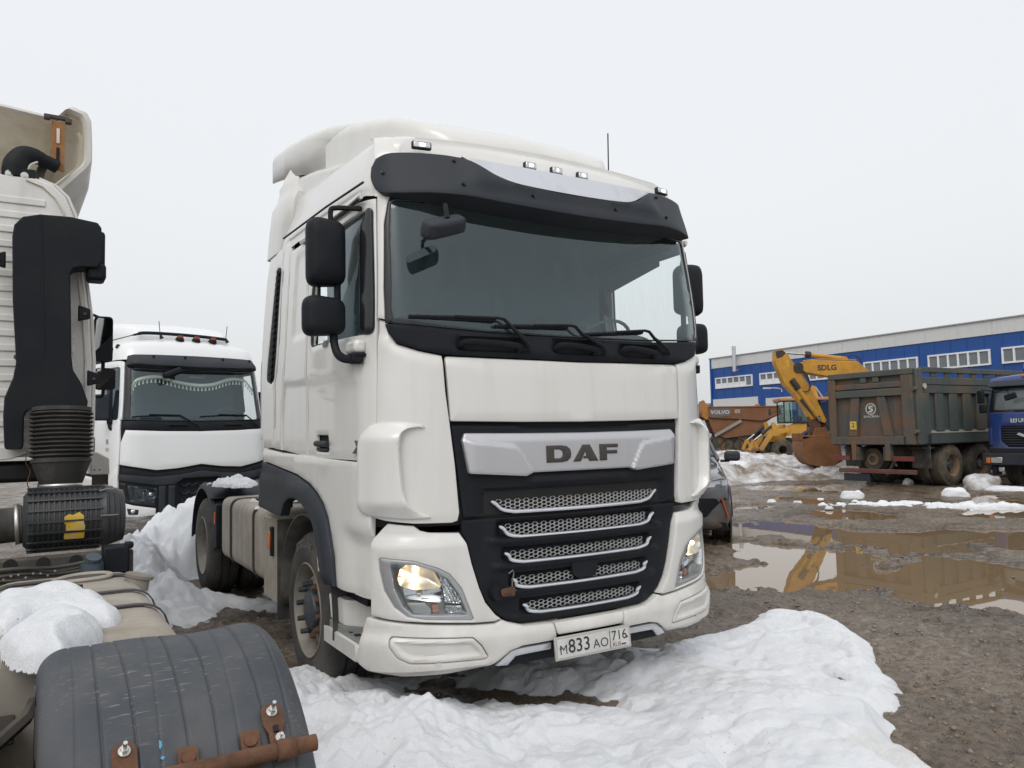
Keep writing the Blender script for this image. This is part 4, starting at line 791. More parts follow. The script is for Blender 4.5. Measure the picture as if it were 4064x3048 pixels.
# --- bumper
lit_refl = mat('lit_reflector', (.78, .72, .62), .34, .9, grain=.1, gscale=90)
def low_bulge(u, z): return .028*(1-sstep(z, .52, .60))+.0*u
seam = [(1.272, .664), (1.166, .646), (.981, .626), (.72, .601), (.603, .597), (.567, .612)]
for sg in (-1, 1):
    mm_ = (lambda p: p) if sg < 0 else mirror_u
    up = [(-1.272, 1.076), (-1.236, 1.106), (-1.184, 1.152), (-1.035, 1.138), (-1.003, 1.110), (-.956, 1.098), (-.786, 1.088), (-.752, 1.03), (-.727, .92), (-.688, .79), (-.655, .71), (-.60, .64), (-.567, .614), (-.603, .604), (-.72, .608), (-.981, .633), (-1.166, .653), (-1.272, .670)]
    ho = rnd([(-1.222, .968), (-1.203, .974), (-1.038, .956), (-.913, .914), (-.848, .878), (-.783, .795), (-.721, .630), (-.729, .624), (-.981, .647), (-1.072, .667), (-1.140, .718), (-1.191, .80), (-1.218, .906)], .012, 3)
    def upb(u, z): return .02*sstep(.62+.035*(np.abs(u)-.6)/.6*1.0+.02-z, -.03, .02)*0 - .028*sstep(z, 1.045, 1.085)
    PN('bumper_corner', mm_(up), white, off=.004, r=.008, t=.05, holes=[mm_(ho)], bulge=upb, step=.03)
    # headlamp: bezel, housing, reflectors, bulbs, lens
    hi = rnd([(-1.160, .942), (-1.039, .934), (-.926, .897), (-.855, .848), (-.797, .766), (-.752, .654), (-1.042, .676), (-1.090, .717), (-1.139, .814)], .015, 3)
    hl = PN('headlight', mm_(ho), chrome if False else mat('headlight_bezel', (.42, .425, .44), .35, .6, grain=.02) if sg < 0 else MATS['headlight_bezel'], off=-.002, t=.10, r=.006, holes=[mm_(hi)], step=.022)
    PN('lamp_backing', mm_(hi), lamp_house, parent=hl, off=-.085, t=.01, r=.002, step=.03)
    PN('lamp_wall', [(-1.162, .944)] and mm_(ho), lamp_house, parent=hl, off=-.03, t=.06, r=.004, holes=[mm_(hi)], step=.03)
    H1 = [(-1.125, .864), (-1.112, .915), (-1.075, .937), (-.977, .925), (-.926, .890), (-.901, .842), (-.888, .803), (-1.028, .802), (-1.112, .823)]; h1 = np.array(H1)
    def bowl(u, z): Q = np.stack([-np.abs(u), z], -1); return .045-.062*np.sqrt(np.clip(segdist(Q, h1)/.062, 0, 1))
    PN('main_reflector', mm_(rnd(H1, .02, 3)), lit_refl, parent=hl, off=-.060, t=.03, r=.003, step=.012, bulge=bowl)
    c = Vector(on_surf(skin, [(sg*1.035, .868)], -.050)[0]); MB().ball(c, .015, 10, 7).build('bulb', bulb, hl)
    PN('lower_reflector', mm_(rnd([(-1.105, .815), (-.889, .796), (-.876, .745), (-.89, .72), (-1.09, .747)], .012, 3)), reflector, parent=hl, off=-.05, t=.03, r=.003, step=.014, bulge=lambda u, z: -.030*np.sin(np.clip((z-.72)/.095, 0, 1)*math.pi)*np.sin(np.clip((np.abs(u)-.88)/.22, 0, 1)*math.pi)**.5)
    c = Vector(on_surf(skin, [(sg*1.01, .775)], -.06)[0]); MB().ball(c, .014, 10, 7, (1.6, 1, .8)).build('bulb', lit_refl, hl)
    PN('ribbed_reflector', mm_(rnd([(-.955, .919), (-.913, .894), (-.849, .838), (-.803, .771), (-.771, .704), (-.866, .718), (-.879, .79), (-.906, .868)], .01, 3)), reflector, parent=hl, off=-.045, t=.03, r=.003, step=.007, bulge=lambda u, z: .004*np.sin((np.abs(u)+.35*z)*520)-.012)
    PN('side_lamp', mm_(rnd([(-.87, .706), (-.771, .699), (-.758, .656), (-.858, .664)], .006, 3)), reflector, parent=hl, off=-.04, t=.02, r=.003, step=.007, bulge=lambda u, z: .004*np.sign(np.sin(np.abs(u)*260)))
    PN('blank_cover', mm_(rnd([(-1.086, .733), (-.98, .729), (-.948, .693), (-.945, .666), (-1.042, .678)], .012, 3)), lamp_house, parent=hl, off=-.035, t=.02, r=.004, step=.03)
    PN('turn_bulb', mm_(rnd([(-.943, .712), (-.905, .712), (-.899, .668), (-.937, .670)], .01)), mat('orange_bulb', (.42, .20, .14), .3, grain=.1) if sg < 0 else MATS['orange_bulb'], parent=hl, off=-.05, t=.02, r=.004, step=.03)
    PN('lamp_lens', mm_(hi), clear_lens, parent=hl, off=-.004, t=.004, r=.001, step=.03)
    # lower bumper half
FOG = np.array(rnd([(-1.161, .566), (-.735, .535), (-.69, .49), (-.655, .433), (-.668, .424), (-.919, .43), (-1.057, .436), (-1.118, .466), (-1.152, .513)], .02, 3))
def fogb(u, z):
    Q = np.stack([-np.abs(u), z], -1); d = segdist(Q, FOG); i = inside(Q, FOG)
    return low_bulge(u, z)-.03*(1-sstep(z, .36, .395))+.0*np.where(i, d, 0)
lb = [(-1.30, .655), (-1.166, .640), (-.981, .620), (-.72, .596), (-.603, .591), (-.56, .606), (-.515, .586), (-.43, .563), (-.252, .556), (-.237, .487), (-.25, .465), (-.45, .462), (-.525, .445), (-.60, .396), (-.64, .368), (-.852, .352), (-1.108, .352), (-1.262, .372), (-1.345, .42), (-1.33, .5), (-1.325, .60)]
FOGO = [tuple(p) for p in inset(resample(FOG if area(FOG) > 0 else FOG[::-1], .02), -.004)]
for mf in ((lambda p: p), mirror_u):
    PN('bumper_lower', mf(lb), white, off=.004, t=.05, r=.010, bulge=fogb, step=.022, holes=[mf(FOGO)])
    PN('bumper_insert', mf([tuple(p) for p in FOG]), white, off=.0025, t=.03, r=.006, step=.010, bulge=lambda u, z: low_bulge(u, z)-.016*sstep(segdist(np.stack([-np.abs(u), z], -1), FOG), .018, .034))
PN('bumper_flap', rnd([(-.246, .556), (.246, .556), (.231, .49), (-.231, .49)], [0, 0, .02, .02]), white, off=.004, t=.04, r=.006, bulge=lambda u, z: low_bulge(u, z), step=.03)
for sg in (-1, 1):
    mm_ = (lambda p: p) if sg < 0 else mirror_u
    ch = [tuple(p) for p in spline([(-.602, .372), (-.545, .422), (-.48, .448), (-.27, .452)], 5)]+[tuple(p) for p in spline([(-.27, .418), (-.47, .412), (-.50, .398), (-.535, .366)], 5)]
    PN('bumper_trim', mm_(ch), chrome, off=.026, t=.02, r=.006, step=.02)
    PN('bumper_grid', mm_([(-.60, .40), (-.53, .45), (-.24, .465), (.0, .465), (.0, .36), (-.56, .345)]), plastic, off=-.005, t=.03, r=.004, step=.03)
# number plate
PLT = Matrix.Translation((-.012, -.118, .422)) @ Matrix.Rotation(R_(-6), 4, 'X')
npx = MB().box((0, 0, 0), (.535, .014, .127)).xf(PLT).build('number_plate', mat('plate_frame', (.42, .41, .38), .5, .2), T, bev=.004)
MB().box((0, -.0075, 0), (.505, .004, .100)).xf(PLT).build('plate_face', plate_w, npx, bev=.001)
pf = lambda cx, cz: (lambda a, b, d: PLT @ Vector((cx+a, -.0105-d, cz+b)))
text_obj('plate_text', 'M', .072, pf(-.214, -.010), plate_k, npx, 0, 1.0); text_obj('plate_text', '833', .104, pf(-.105, .001), plate_k, npx, .0008, 1.0)
text_obj('plate_text', 'AO', .072, pf(.045, -.010), plate_k, npx, 0, 1.05); text_obj('plate_text', '716', .076, pf(.180, .014), plate_k, npx, .0004, 1.0); text_obj('plate_text', 'RUS', .034, pf(.158, -.034), plate_k, npx, 0)
MB().box((.112, -.0105, 0), (.003, .002, .098)).xf(PLT).build('plate_divider', plate_k, npx)
for i, c in enumerate(((.7, .7, .7), (.02, .05, .3), (.45, .03, .03))): MB().box((.208, -.0105, -.027-i*.006), (.032, .002, .006)).xf(PLT).build('plate_flag', mat('flag_%d' % i, c, .5, grain=0), npx)
for xx in (-.235, .235): MB().cyl(PLT @ Vector((xx, -.009, .0)), PLT @ Vector((xx, -.014, .0)), .006, n=8).build('plate_screw', rust, npx)
# --- step below the door
for sg in (-1, 1):
    st = MB(); q = [(sg*-1*-1.0, 0)]
    st.prism([(.40, .38), (1.02, .38), (1.02, .48), (.40, .48)], lambda a, b, d: (sg*(1.232-d), a, b), 0, .30); so = st.build('cab_step', white, T, bev=.03)
    MB().box((sg*1.08, .70, .485), (.27, .58, .015)).build('step_plate', mat('step_grey', (.20, .21, .21), .7, .1, dirt=(DUST, .5, 8)) if sg < 0 else MATS['step_grey'], so, bev=.006)
    for i in range(5):
        for j in range(3): MB().box((sg*(1.17-.07*j), .46+.10*i+.03*(j % 2), .494), (.034, .045, .006)).build('grip_hole', dark, so)
    bx = [(1.212, 1.03), (1.205, .70), (.95, .33), (.80, .33), (.80, 1.03)]
    MB().prism(bx, lambda a, b_, d: (sg*a, b_, d), .525, .672).build('step_box', white, T, bev=.012); MB().prism([(a*1.004, b_-.004) for a, b_ in bx], lambda a, b_, d: (sg*a, b_, d), .40, .524).build('step_trim', MATS['step_grey'], T, bev=.008)
    MB().box((sg*.9, .75, .80), (.5, .6, .26)).build('step_backing', plastic, T)
# --- mirrors
def mirror(sg):
    rt = MB()
    def sh(x0, x1, z0, z1, y, dep, name, rad):
        o = rnd([(x0, z0+.02), (x1, z0), (x1, z1), (x0, z1-.02)], rad, 6); o = [tuple(p) for p in o]; cx, cz = (x0+x1)/2, (z0+z1)/2; m = MB(); rr = []
        for yy, s in ((y+dep*.55, .94), (y+dep*.35, 1.0), (y, .985), (y-dep*.25, .93), (y-dep*.38, .80), (y-dep*.44, .55), (y-dep*.46, .2)): rr.append([(sg*-1*-(cx+(a-cx)*s) if False else sg*(cx+(a-cx)*s), yy, cz+(c-cz)*s) for a, c in o])
        m.loft(rr); ob = m.build(name, plastic, T, angle=50)
        g = MB(); g.prism([(cx+(a-cx)*.9, cz+(c-cz)*.9) for a, c in o], lambda a, b, d: (sg*a, y+dep*.56+d, b), 0, .004); g.build('mirror_glass', mirror_glass, ob); return ob
    sh(1.27, 1.482, 2.455, 2.86, .44, .13, 'mirror', [.05, .06, .07, .075]); sh(1.275, 1.51, 2.175, 2.415, .43, .12, 'wide_mirror', [.05, .06, .07, .07])
    a = MB(); a.tube(spline([(sg*1.312, .45, 2.50), (sg*1.312, .45, 2.38)], 3), .020, 7); a.build('mirror_stay', plastic, T)
    MB().tube([(sg*1.41, .47, 2.50), (sg*1.41, .47, 2.38)], .009, 6).build('mirror_stay', plastic, T)
    MB().tube(spline([(sg*1.335, .45, 2.20), (sg*1.335, .44, 2.14), (sg*1.325, .41, 2.08), (sg*1.30, .36, 2.05), (sg*1.26, .31, 2.045)], 5), .024, 8).build('mirror_arm', plastic, T)
    MB().tube(spline([(sg*1.345, .46, 2.83), (sg*1.345, .46, 2.90), (sg*1.325, .45, 2.915), (sg*1.26, .40, 2.91), (sg*1.205, .35, 2.90)], 5), .015, 7).build('mirror_arm', plastic, T)
    MB().box((sg*1.258, .31, 2.05), (.06, .08, .06)).build('arm_socket', plastic, T, bev=.01)
    MB().box((sg*1.245, .35, 2.115), (.07, .17, .075)).build('mirror_bracket', white, T, bev=.022); MB().box((sg*1.247, .35, 2.068), (.072, .17, .022)).build('bracket_base', plastic, T, bev=.008)
mirror(-1); mirror(1)
# ramp mirror above the screen
b = MB(); o = rnd([(-.13, -.045), (.125, -.05), (.14, .035), (-.10, .05)], .03, 5); rr = []
RM = Matrix.Translation((-.93, -.13, 2.715)) @ Matrix.Rotation(R_(-20), 4, 'Y') @ Matrix.Rotation(R_(28), 4, 'X')
for yy, s in ((.05, .92), (.03, 1), (-.02, .97), (-.045, .85), (-.055, .5)): rr.append([RM @ Vector((a*s, yy, c*s)) for a, c in o])
b.loft(rr); kb = b.build('kerb_mirror', plastic_grey, T, angle=50); MB().tube([RM @ Vector((.03, .0, .04)), RM @ Vector((.06, .06, .09)), (-.79, .09, 2.84)], .014, 6).build('mirror_stem', plastic, kb)
b = MB(); b.prism([(a*.88, c*.86) for a, c in o], lambda a, c, d: RM @ Vector((a, .052+d, c)), 0, .003); b.build('mirror_glass', mirror_glass, kb)
# lettering on the door
def on_side(u0, z0, sg=-1, off=.004): return lambda a, b, d: tuple(on_surf(skin, [(sg*(u0-a), z0+b)], off+d)[0])
text_obj('model_lettering', 'XF', .095, on_side(1.345, 1.56, -1, .006), mat('badge_grey', (.16, .16, .17), .3, .6, grain=0), T, .004, 1.1, .004, .25)
text_obj('engine_lettering', '480', .05, on_side(1.88, 2.185, -1, .006), MATS['badge_grey'], T, .002, 1.25, .002, .3)
# --- wheels
def wheel(x, y, z, sg, name='wheel', front=True, r=.505, w=.30, parent=None, tm=None, rm=None, snow=False, text=None):
    """sg: outward side; x = outer face of the tyre"""
    par = parent or T; O = (x, y, z); ax = (sg, 0, 0); tm = tm or tyre_m; rm = rm or steel_dirty
    b = MB(); b.lathe([(-.005, .298), (.004, .315), (.012, .36), (.012, .41), (.0, .455), (-.018, .482), (-.035, r-.008), (-.06, r), (-w*.33, r+.003), (-w*.36, r-.012), (-w*.40, r-.012), (-w*.42, r+.004), (-w*.60, r+.004), (-w*.62, r-.012), (-w*.66, r-.012), (-w*.68, r+.002), (-w+.05, r), (-w+.02, r-.02), (-w, .43), (-w, .30)], O, ax, 48)
    wh = b.build(name, tm, par, angle=40)
    b = MB(); b.lathe([(-.012, .288), (.004, .292), (.010, .300), (.004, .306), (-.008, .302)], O, ax, 48); b.lathe([(-.004, .292), (-.02, .282), (-.05, .262), (-.14, .255)], O, ax, 48)
    if front: b.lathe([(-.14, .256), (-.125, .245), (-.07, .225), (-.045, .205), (-.038, .18), (-.038, .14), (-.05, .125)], O, ax, 40)
    else: b.lathe([(-.14, .256), (-.16, .24), (-.20, .19), (-.205, .13)], O, ax, 40)
    rim = b.build('rim', rm, wh, angle=40); fx = -.038 if front else -.20
    b = MB()
    if front: b.lathe([(-.05, .13), (-.02, .128), (-.004, .118), (.0, .10), (.0, 0.0)], O, ax, 28)
    else: b.lathe([(-.205, .14), (-.08, .13), (-.05, .11), (-.045, 0.0)], O, ax, 28)
    b.build('hub', mat('hub_black', (.022, .03, .042), .45, dirt=((.15, .12, .09), .4, 8)) if 'hub_black' not in MATS else MATS['hub_black'], wh)
    for k in range(10):
        a = 2*math.pi*k/10+.12; c = Vector((x+sg*fx, y+.165*math.cos(a), z+.165*math.sin(a))); capd = math.cos(a) > -.12 and front
        n_ = MB(); n_.cyl(c, c+Vector((sg*(.065 if capd else .035), 0, 0)), .019, .017, 8); n_.cyl(c, c+Vector((sg*.010, 0, 0)), .026, n=10); n_.build('wheel_nut', MATS['nut_cap'] if capd else MATS['nut_rust'], wh)
    if text:
        v, f = text_geo(text, .075, .002, .001, 1.05); q = []
        for a, b_, d in v: ang = math.pi/2 - sg*(a/.43) + .10*sg; rad = .425+b_; q.append((x+sg*(.0135+d), y+rad*math.cos(ang), z+rad*math.sin(ang)))
        raw('tyre_lettering', q, f, mat('tyre_letters', (.10, .098, .09), .8), wh, smooth=False)
    return wh
mat('nut_rust', (.085, .042, .026), .8, dirt=((.16, .10, .06), .5, 20), grain=.3, gscale=60); mat('nut_cap', (.02, .028, .04), .5, dirt=((.15, .12, .09), .3, 9))
wheel(-1.215, 1.38, .495, -1, text='FORTUNE'); wheel(1.215, 1.38, .495, 1)
WB = 3.8
for sg in (-1, 1):
    wheel(sg*1.235, 1.38+WB, .495, sg, front=False); wheel(sg*.90, 1.38+WB, .495, sg, front=False)
b = MB(); b.cyl((-.9, 1.38, .45), (.9, 1.38, .45), .06); b.cyl((-.9, 1.38+WB, .5), (.9, 1.38+WB, .5), .10); b.ball((0, 1.38+WB, .5), .24); b.build('axle', chassis_m, T)
b = MB()
for sx_ in (-1, 1): b.box((sx_*.40, 3.3, .80), (.09, 5.9, .27)); b.box((sx_*.55, 2.0, .65), (.5, .9, .5))
b.box((0, .5, .75), (1.9, .6, .5)); b.box((0, 5.6, .85), (.75, .12, .2)); b.box((0, 1.6, 1.05), (1.9, 1.5, .12)); b.build('chassis_frame', chassis_m, T, bev=.01)
b = MB(); b.lathe([(0, .55), (.06, .56), (.09, .52), (.10, 0)], (0, 5.0, 1.03), (0, 0, 1), 28); b.build('fifth_wheel', chassis_m, T)
for sg in (-1, 1):
    ar = MB(); ar.lathe([(-.24, .60), (.26, .60)], (sg*.98, 1.38, .52), (sg, 0, 0), 24, math.pi*.0-.15 if sg < 0 else -.15, math.pi*1.05); o = ar.build('inner_mudguard', rubber, T); s = o.modifiers.new('t', 'SOLIDIFY'); s.thickness = .012
    MB().box((sg*1.0, 2.02, .67), (.50, .02, .72)).build('mud_flap', rubber, T)
# fuel tanks, guard, side lamps
def tank(parent, x0, x1, y0, y1, z0, z1, m, rad=.09, name='fuel_tank'):
    o = rnd([(x0, z0), (x1, z0), (x1, z1), (x0, z1)], rad, 6); rr = []; cx, cz = (x0+x1)/2, (z0+z1)/2; hx, hz = (x1-x0)/2, (z1-z0)/2
    for y, i in ((y0, .045), (y0+.008, .02), (y0+.03, 0), (y1-.03, 0), (y1-.008, .02), (y1, .045)): rr.append([(cx+(a-cx)*(1-i/hx), y, cz+(c-cz)*(1-i/hz)) for a, c in o])
    return MB().loft(rr).build(name, m, parent, angle=45)
def strap(parent, x0, x1, y, z0, z1, rad, m, wd=.05, name='tank_strap'):
    o = rnd([(x0-.006, z0-.006), (x1+.006, z0-.006), (x1+.006, z1+.006), (x0-.006, z1+.006)], rad, 6); q = MB(); q.loft([[(a, y-wd/2, c) for a, c in o], [(a, y+wd/2, c) for a, c in o]], cap=False); ob = q.build(name, m, parent); s = ob.modifiers.new('t', 'SOLIDIFY'); s.thickness = .006; s.offset = 1; return ob
for sg in (-1, 1):
    a0, a1 = sorted((sg*1.205, sg*.58)); tk = tank(T, a0, a1, 2.62, 4.33, .47, 1.06, tank_m, .10)
    for y in (2.95, 3.86): strap(tk, a0, a1, y, .47, 1.06, .10, rubber)
    b = MB(); b.cyl((sg*1.03, 3.45, 1.05), (sg*1.03, 3.45, 1.085), .055, n=16); b.build('tank_cap', plastic, tk)
    MB().box((sg*1.195, 2.38, .70), (.02, .46, .62)).build('side_guard', tank_m, T, bev=.006)
    b = MB(); b.box((sg*1.215, 2.31, .84), (.03, .05, .22)); b.build('side_lamp_bracket', plastic, T, bev=.006); MB().box((sg*1.235, 2.315, .85), (.015, .03, .13)).build('side_lamp', amber, T, bev=.006)
    # rear mudguard in three pieces
    mg = MB(); rr = []
    for i in range(15):
        a = math.pi*(.02+.96*i/14); ca, sa = math.cos(a), math.sin(a); y, z = 5.18-.70*ca, .52+.62*sa*1.02
        rr.append([(sg*1.245, y-.012*ca*-1, z-.05), (sg*1.24, y, z-.012), (sg*1.21, y-.02*ca, z+.012), (sg*.66, y-.02*ca, z+.012), (sg*.64, y, z-.03), (sg*.66, y+.01*ca, z-.01), (sg*1.2, y+.012*ca, z-.012)])
    mg.loft(rr); mo = mg.build('rear_mudguard', plastic_grey, T, angle=40)
    MB().box((sg*1.10, 4.47, .76), (.27, .09, .44)).build('mudguard_end', plastic, mo, bev=.02); MB().box((sg*1.242, 4.47, .84), (.014, .03, .12)).build('side_lamp', amber, T, bev=.005)
    MB().box((sg*1.12, 4.70, 1.02), (.27, .10, .012)).build('mudguard_clip', plastic, mo, bev=.004)
MB().box((0, 4.05, 1.18), (1.2, .5, .05)).build('catwalk', chassis_m, T, bev=.01)
def snow_cap(x, y, rx, ry, z, H, seed, lab):
    def fn(X, Y):
        e = gauss(X, Y, x, y, rx, ry)-.30+(fbm(X*11, Y*11, 4, seed)-.5)*.75; return z-.02+np.where(e > 0, .012+H*np.clip(e, 0, 1)**.6*(.5+fbm(X*17, Y*17, 3, seed+5)), -.02)
    return snow_sheet('snow_lump', x-2*rx, x+2*rx, y-2*ry, y+2*ry, .008, fn, snow_m, lab, 'snow lump', None, z-.025)
snow_cap(-1.02, 4.62, .17, .28, 1.165, .10, 501, 'small crumbled lump of snow on the grey rear mudguard behind the white cab')
snow_cap(-.93, 3.30, .16, .22, 1.062, .09, 521, 'small lump of snow on the dusty fuel tank beside its cap')
# ------------------------------------------------------------------ the old white truck on the left, seen from behind
F = thing('old_truck', 'old white truck seen from behind, with a black intake snorkel and a ribbed black mudguard', 'truck', (-2.125, -1.37, 0), .015)
fwhite = mat('old_cab_white', (.70, .695, .675), .5, coat=.2, grain=.03, dirt=((.42, .39, .33), .3, 2.5), streak=((.42, .39, .34), .35))
fplastic = mat('mudguard_plastic', (.040, .046, .055), .55, grain=.12, gscale=50, dirt=((.13, .125, .12), .5, 2.4), bump=(90, .12, .003), streak=((.12, .115, .11), .3), scratch=((.20, .195, .18), .615, (16, 190, 190)))
# mudguard with moulded grooves over the drive wheel
def mudguard():
    n, k = 90, 260; th = np.linspace(R_(-14), R_(188), n); a = np.linspace(-.60, 0, k); A, TH = np.meshgrid(a, th); s = np.clip(np.minimum(A+.60, -A)/.075, 0, 1)
    R = .564 - .075*(1-np.sqrt(np.clip(1-(1-s)**2, 0, 1)))
    for gi, g in enumerate(np.arange(-.53, -.04, .0585)): R = R - (.0055 if gi % 3 else .0025)*np.exp(-((A-g-.006*np.sin(TH*2.3+g*40))/.0030)**2)
    R = R + .004*np.sin(TH*5+A*9)+.003*np.sin(A*21+TH*2)
    P = np.stack([A, R*np.cos(TH), .505+R*np.sin(TH)], -1)
    lip0 = P[:, :1].copy(); lip0[..., 0] -= .0; lip0[..., 1:] = P[:, :1, 1:]; d = lip0[..., 1:]-np.array([0, .505]); lip0[..., 1:] -= d/np.linalg.norm(d, axis=-1, keepdims=True)*.05
    lip1 = P[:, -1:].copy(); d = lip1[..., 1:]-np.array([0, .505]); lip1[..., 1:] -= d/np.linalg.norm(d, axis=-1, keepdims=True)*.05
    o = grid_obj('mudguard', np.concatenate([lip0, P, lip1], 1), fplastic, F); m = o.modifiers.new('thickness', 'SOLIDIFY'); m.thickness = .008; m.offset = -1; return o
mgd = mudguard()
def on_mud(th, a, off): return Vector((a, (.564+off)*math.cos(th), .505+(.564+off)*math.sin(th)))
TT = R_(180-39)
def bolt(p, d, r, parent, m=steel_dirty, l=.02):
    p = Vector(p); d = Vector(d).normalized(); b = MB(); b.cyl(p, p+d*.004, r*1.9, n=12); b.cyl(p+d*.004, p+d*(.004+l*.5), r*1.35, n=6); b.cyl(p+d*.004, p+d*(.004+l*1.4), r*.7, n=8); return b.build('bolt', m, parent)
bright = mat('bolt_zinc', (.55, .55, .53), .35, .8, grain=.1)
# rusty tube and brackets bolted to the guard
tb = MB(); p0, p1 = on_mud(R_(141.6), -.022, .040), on_mud(R_(141.6), -.66, .040); tb.cyl(p0, p1, .0195, n=18); tb.cyl(p0+Vector((.001, 0, 0)), p0+Vector((.0015, 0, 0)), .014, n=14)
tb.build('guard_tube', rust, F)
def bracket(a, th0, th1, w0=.06):
    b = MB(); o = []
    for t in np.linspace(th0, th1, 7): p = on_mud(t, a, .008); n = (on_mud(t, a, 1)-p).normalized(); o.append([p+Vector((-w0/2, 0, 0)), p+Vector((w0/2, 0, 0)), p+Vector((w0/2, 0, 0))+n*.007, p+Vector((-w0/2, 0, 0))+n*.007])
    b.loft(o); return b.build('guard_bracket', rust, F, bev=.004)
b = MB(); poly = rnd([(-.026, .0), (-.026, .055), (-.017, .075), (-.017, .14), (.017, .14), (.017, .075), (.026, .055), (.026, .0)], [.025, .015, .01, .005, .005, .01, .015, .025], 5)
tA = R_(180-60)
def br_fn(a0, t0): return lambda a, q, d: on_mud(t0+q/.57, a0+a, .006+d)
b.prism(poly, br_fn(-.103, R_(128.6)), 0, .008); br1 = b.build('guard_bracket', rust, F, bev=.002); nn = lambda t: Vector((0, math.cos(t), math.sin(t)))
bolt(on_mud(R_(131), -.104, .014), nn(R_(131)), .007, br1, bright, .028); bolt(on_mud(R_(138.2), -.099, .024), nn(R_(138)), .006, br1, bright, .014)
MB().box(on_mud(R_(135.6), -.103, .0145), (.011, .016, .016), Matrix.Rotation(R_(-45), 3, 'X')).build('bracket_slot', dark, br1)
cl = MB(); c0 = on_mud(R_(141.6), -.095, .040)
cl.lathe([(-.022, .0245), (.022, .0245)], c0, (1, 0, 0), 18); oc = cl.build('tube_clamp', rust, F); mz = oc.modifiers.new('t', 'SOLIDIFY'); mz.thickness = .006
for a, t in ((-.165, 45.5), (-.305, 44.8)):
    b = MB(); t0 = R_(180-t); b.prism(rnd([(-.022, -.0), (-.022, .085), (.022, .085), (.022, -.0)], .004, 2), br_fn(a, t0), 0, .01); q = b.build('guard_bracket', rust, F, bev=.002)
    b = MB(); p = on_mud(t0+.045, a, .016); b.lathe([(0, .016), (.004, .015), (.004, 0)], p, nn(t0+.045), 14); b.build('bracket_boss', rust, q)
b = MB(); b.prism(rnd([(-.026, 0), (-.026, .09), (.026, .09), (.026, 0)], [.025, .01, .01, .025], 4), br_fn(-.435, R_(131)), 0, .008); br2 = b.build('guard_bracket', rust, F, bev=.002); bolt(on_mud(R_(133.3), -.435, .015), nn(R_(133)), .007, br2, bright, .025)
paint_blue = mat('blue_paint_spot', (.08, .27, .45), .5)
for a, t, s in ((-.362, 47.5, .008), (-.357, 44.0, .004), (-.371, 57, .005)):
    b = MB(); c = on_mud(R_(180-t), a, .0012); n_ = nn(R_(180-t)); tx = Vector((1, 0, 0)); ty = n_.cross(tx); ring = [c+tx*(s*(1+.4*random.uniform(-1, 1))*math.cos(q))+ty*(s*1.3*(1+.4*random.uniform(-1, 1))*math.sin(q)) for q in np.linspace(0, 2*math.pi, 11)[:-1]]
    b.add(ring+[p+n_*.001 for p in ring], [tuple(range(10, 20))]); b.build('paint_spot', paint_blue, mgd, smooth=False)
wheel(-.03, 0, .50, 1, front=False, parent=F, w=.27); wheel(-.33, 0, .50, 1, front=False, parent=F, w=.27)
# dusty tank, straps and cap
tk = tank(F, -.78, -.135, .64, 2.16, .33, .955, tank_m, .12)
for y in (1.13, 1.50, 1.98): strap(tk, -.78, -.135, y, .33, .955, .12, mat('strap_rubber', (.05, .045, .045), .5) if 'strap_rubber' not in MATS else MATS['strap_rubber'], .035 if y < 1.9 else .045)
b = MB(); b.cyl((-.175, 1.85, .91), (-.16, 1.85, .955), .062, .055, 20); b.lathe([(0, .0), (.001, .064), (.016, .066), (.022, .055), (.024, 0)], (-.157, 1.85, .955), (.25, 0, 1), 22); b.build('tank_cap', steel_dirty, tk)
b = MB(); b.tube(spline([(-.52, 1.98, .962), (-.42, 2.03, .972), (-.30, 2.02, .972), (-.27, 1.95, .968), (-.33, 1.90, .966), (-.48, 1.88, .966)], 6), .011, 6); b.build('tank_hose', tank_m, tk)
b = MB(); b.bar((-.80, 1.02, .965), (-.42, 1.66, .975), .03, .02); b.build('tank_edge', rubber, tk)
b = MB(); b.box((-.72, .58, .74), (.14, .30, .03)); b.box((-.80, .46, .66), (.04, .5, .4)); b.build('tank_bracket', chassis_m, F, bev=.006)
# frame rail with holes, pipes and hoses
b = MB(); b.box((-.86, 1.6, .80), (.08, 6.2, .27)); b.box((-1.70, 1.6, .80), (.08, 6.2, .27)); b.build('frame_rail', chassis_m, F, bev=.008)
b = MB(); b.box((-.45, 2.95, .83), (.76, .10, .27)); cm = b.build('cross_member', chassis_m, F, bev=.01)
for a in (-.70, -.54, -.375): MB().cyl((a, 2.905, .93-.02*(a+.5)), (a, 2.898, .93-.02*(a+.5)), .036, n=18).build('rail_hole', dark, cm)
for i in range(9):
    a0 = -.85+.05*random.random(); h = MB(); z = .80+.015*i; h.tube(spline([(a0, 2.86, z), (a0+.18, 2.80+.03*random.random(), z+.02*random.random()), (a0+.36, 2.83, z-.02*random.random()), (a0+.55, 2.76, z+.02)], 5), .009+.005*random.random(), 6); h.build('brake_hose', rubber if i % 3 else chassis_m, F)
for i in range(10): p = Vector((-.80+.035*i, 2.79, .885+.012*math.sin(i*2.2))); MB().cyl(p, p+Vector((.0, -.012, .004)), .006, n=8).build('hose_fitting', steel_dirty, F)
b = MB(); b.cyl((-.30, 2.75, .925), (-.295, 2.73, .965), .045, .042, 10); b.cyl((-.30, 2.75, .88), (-.30, 2.75, .925), .06, n=14); b.build('reservoir_cap', mat('blue_grey_cap', (.045, .065, .085), .5, dirt=((.10, .09, .08), .4, 6)), F)
b = MB(); b.box((-.17, 2.9, .92), (.14, .16, .16)); b.box((-.10, 2.86, 1.0), (.05, .05, .04)); b.build('valve_block', plastic, F, bev=.012)
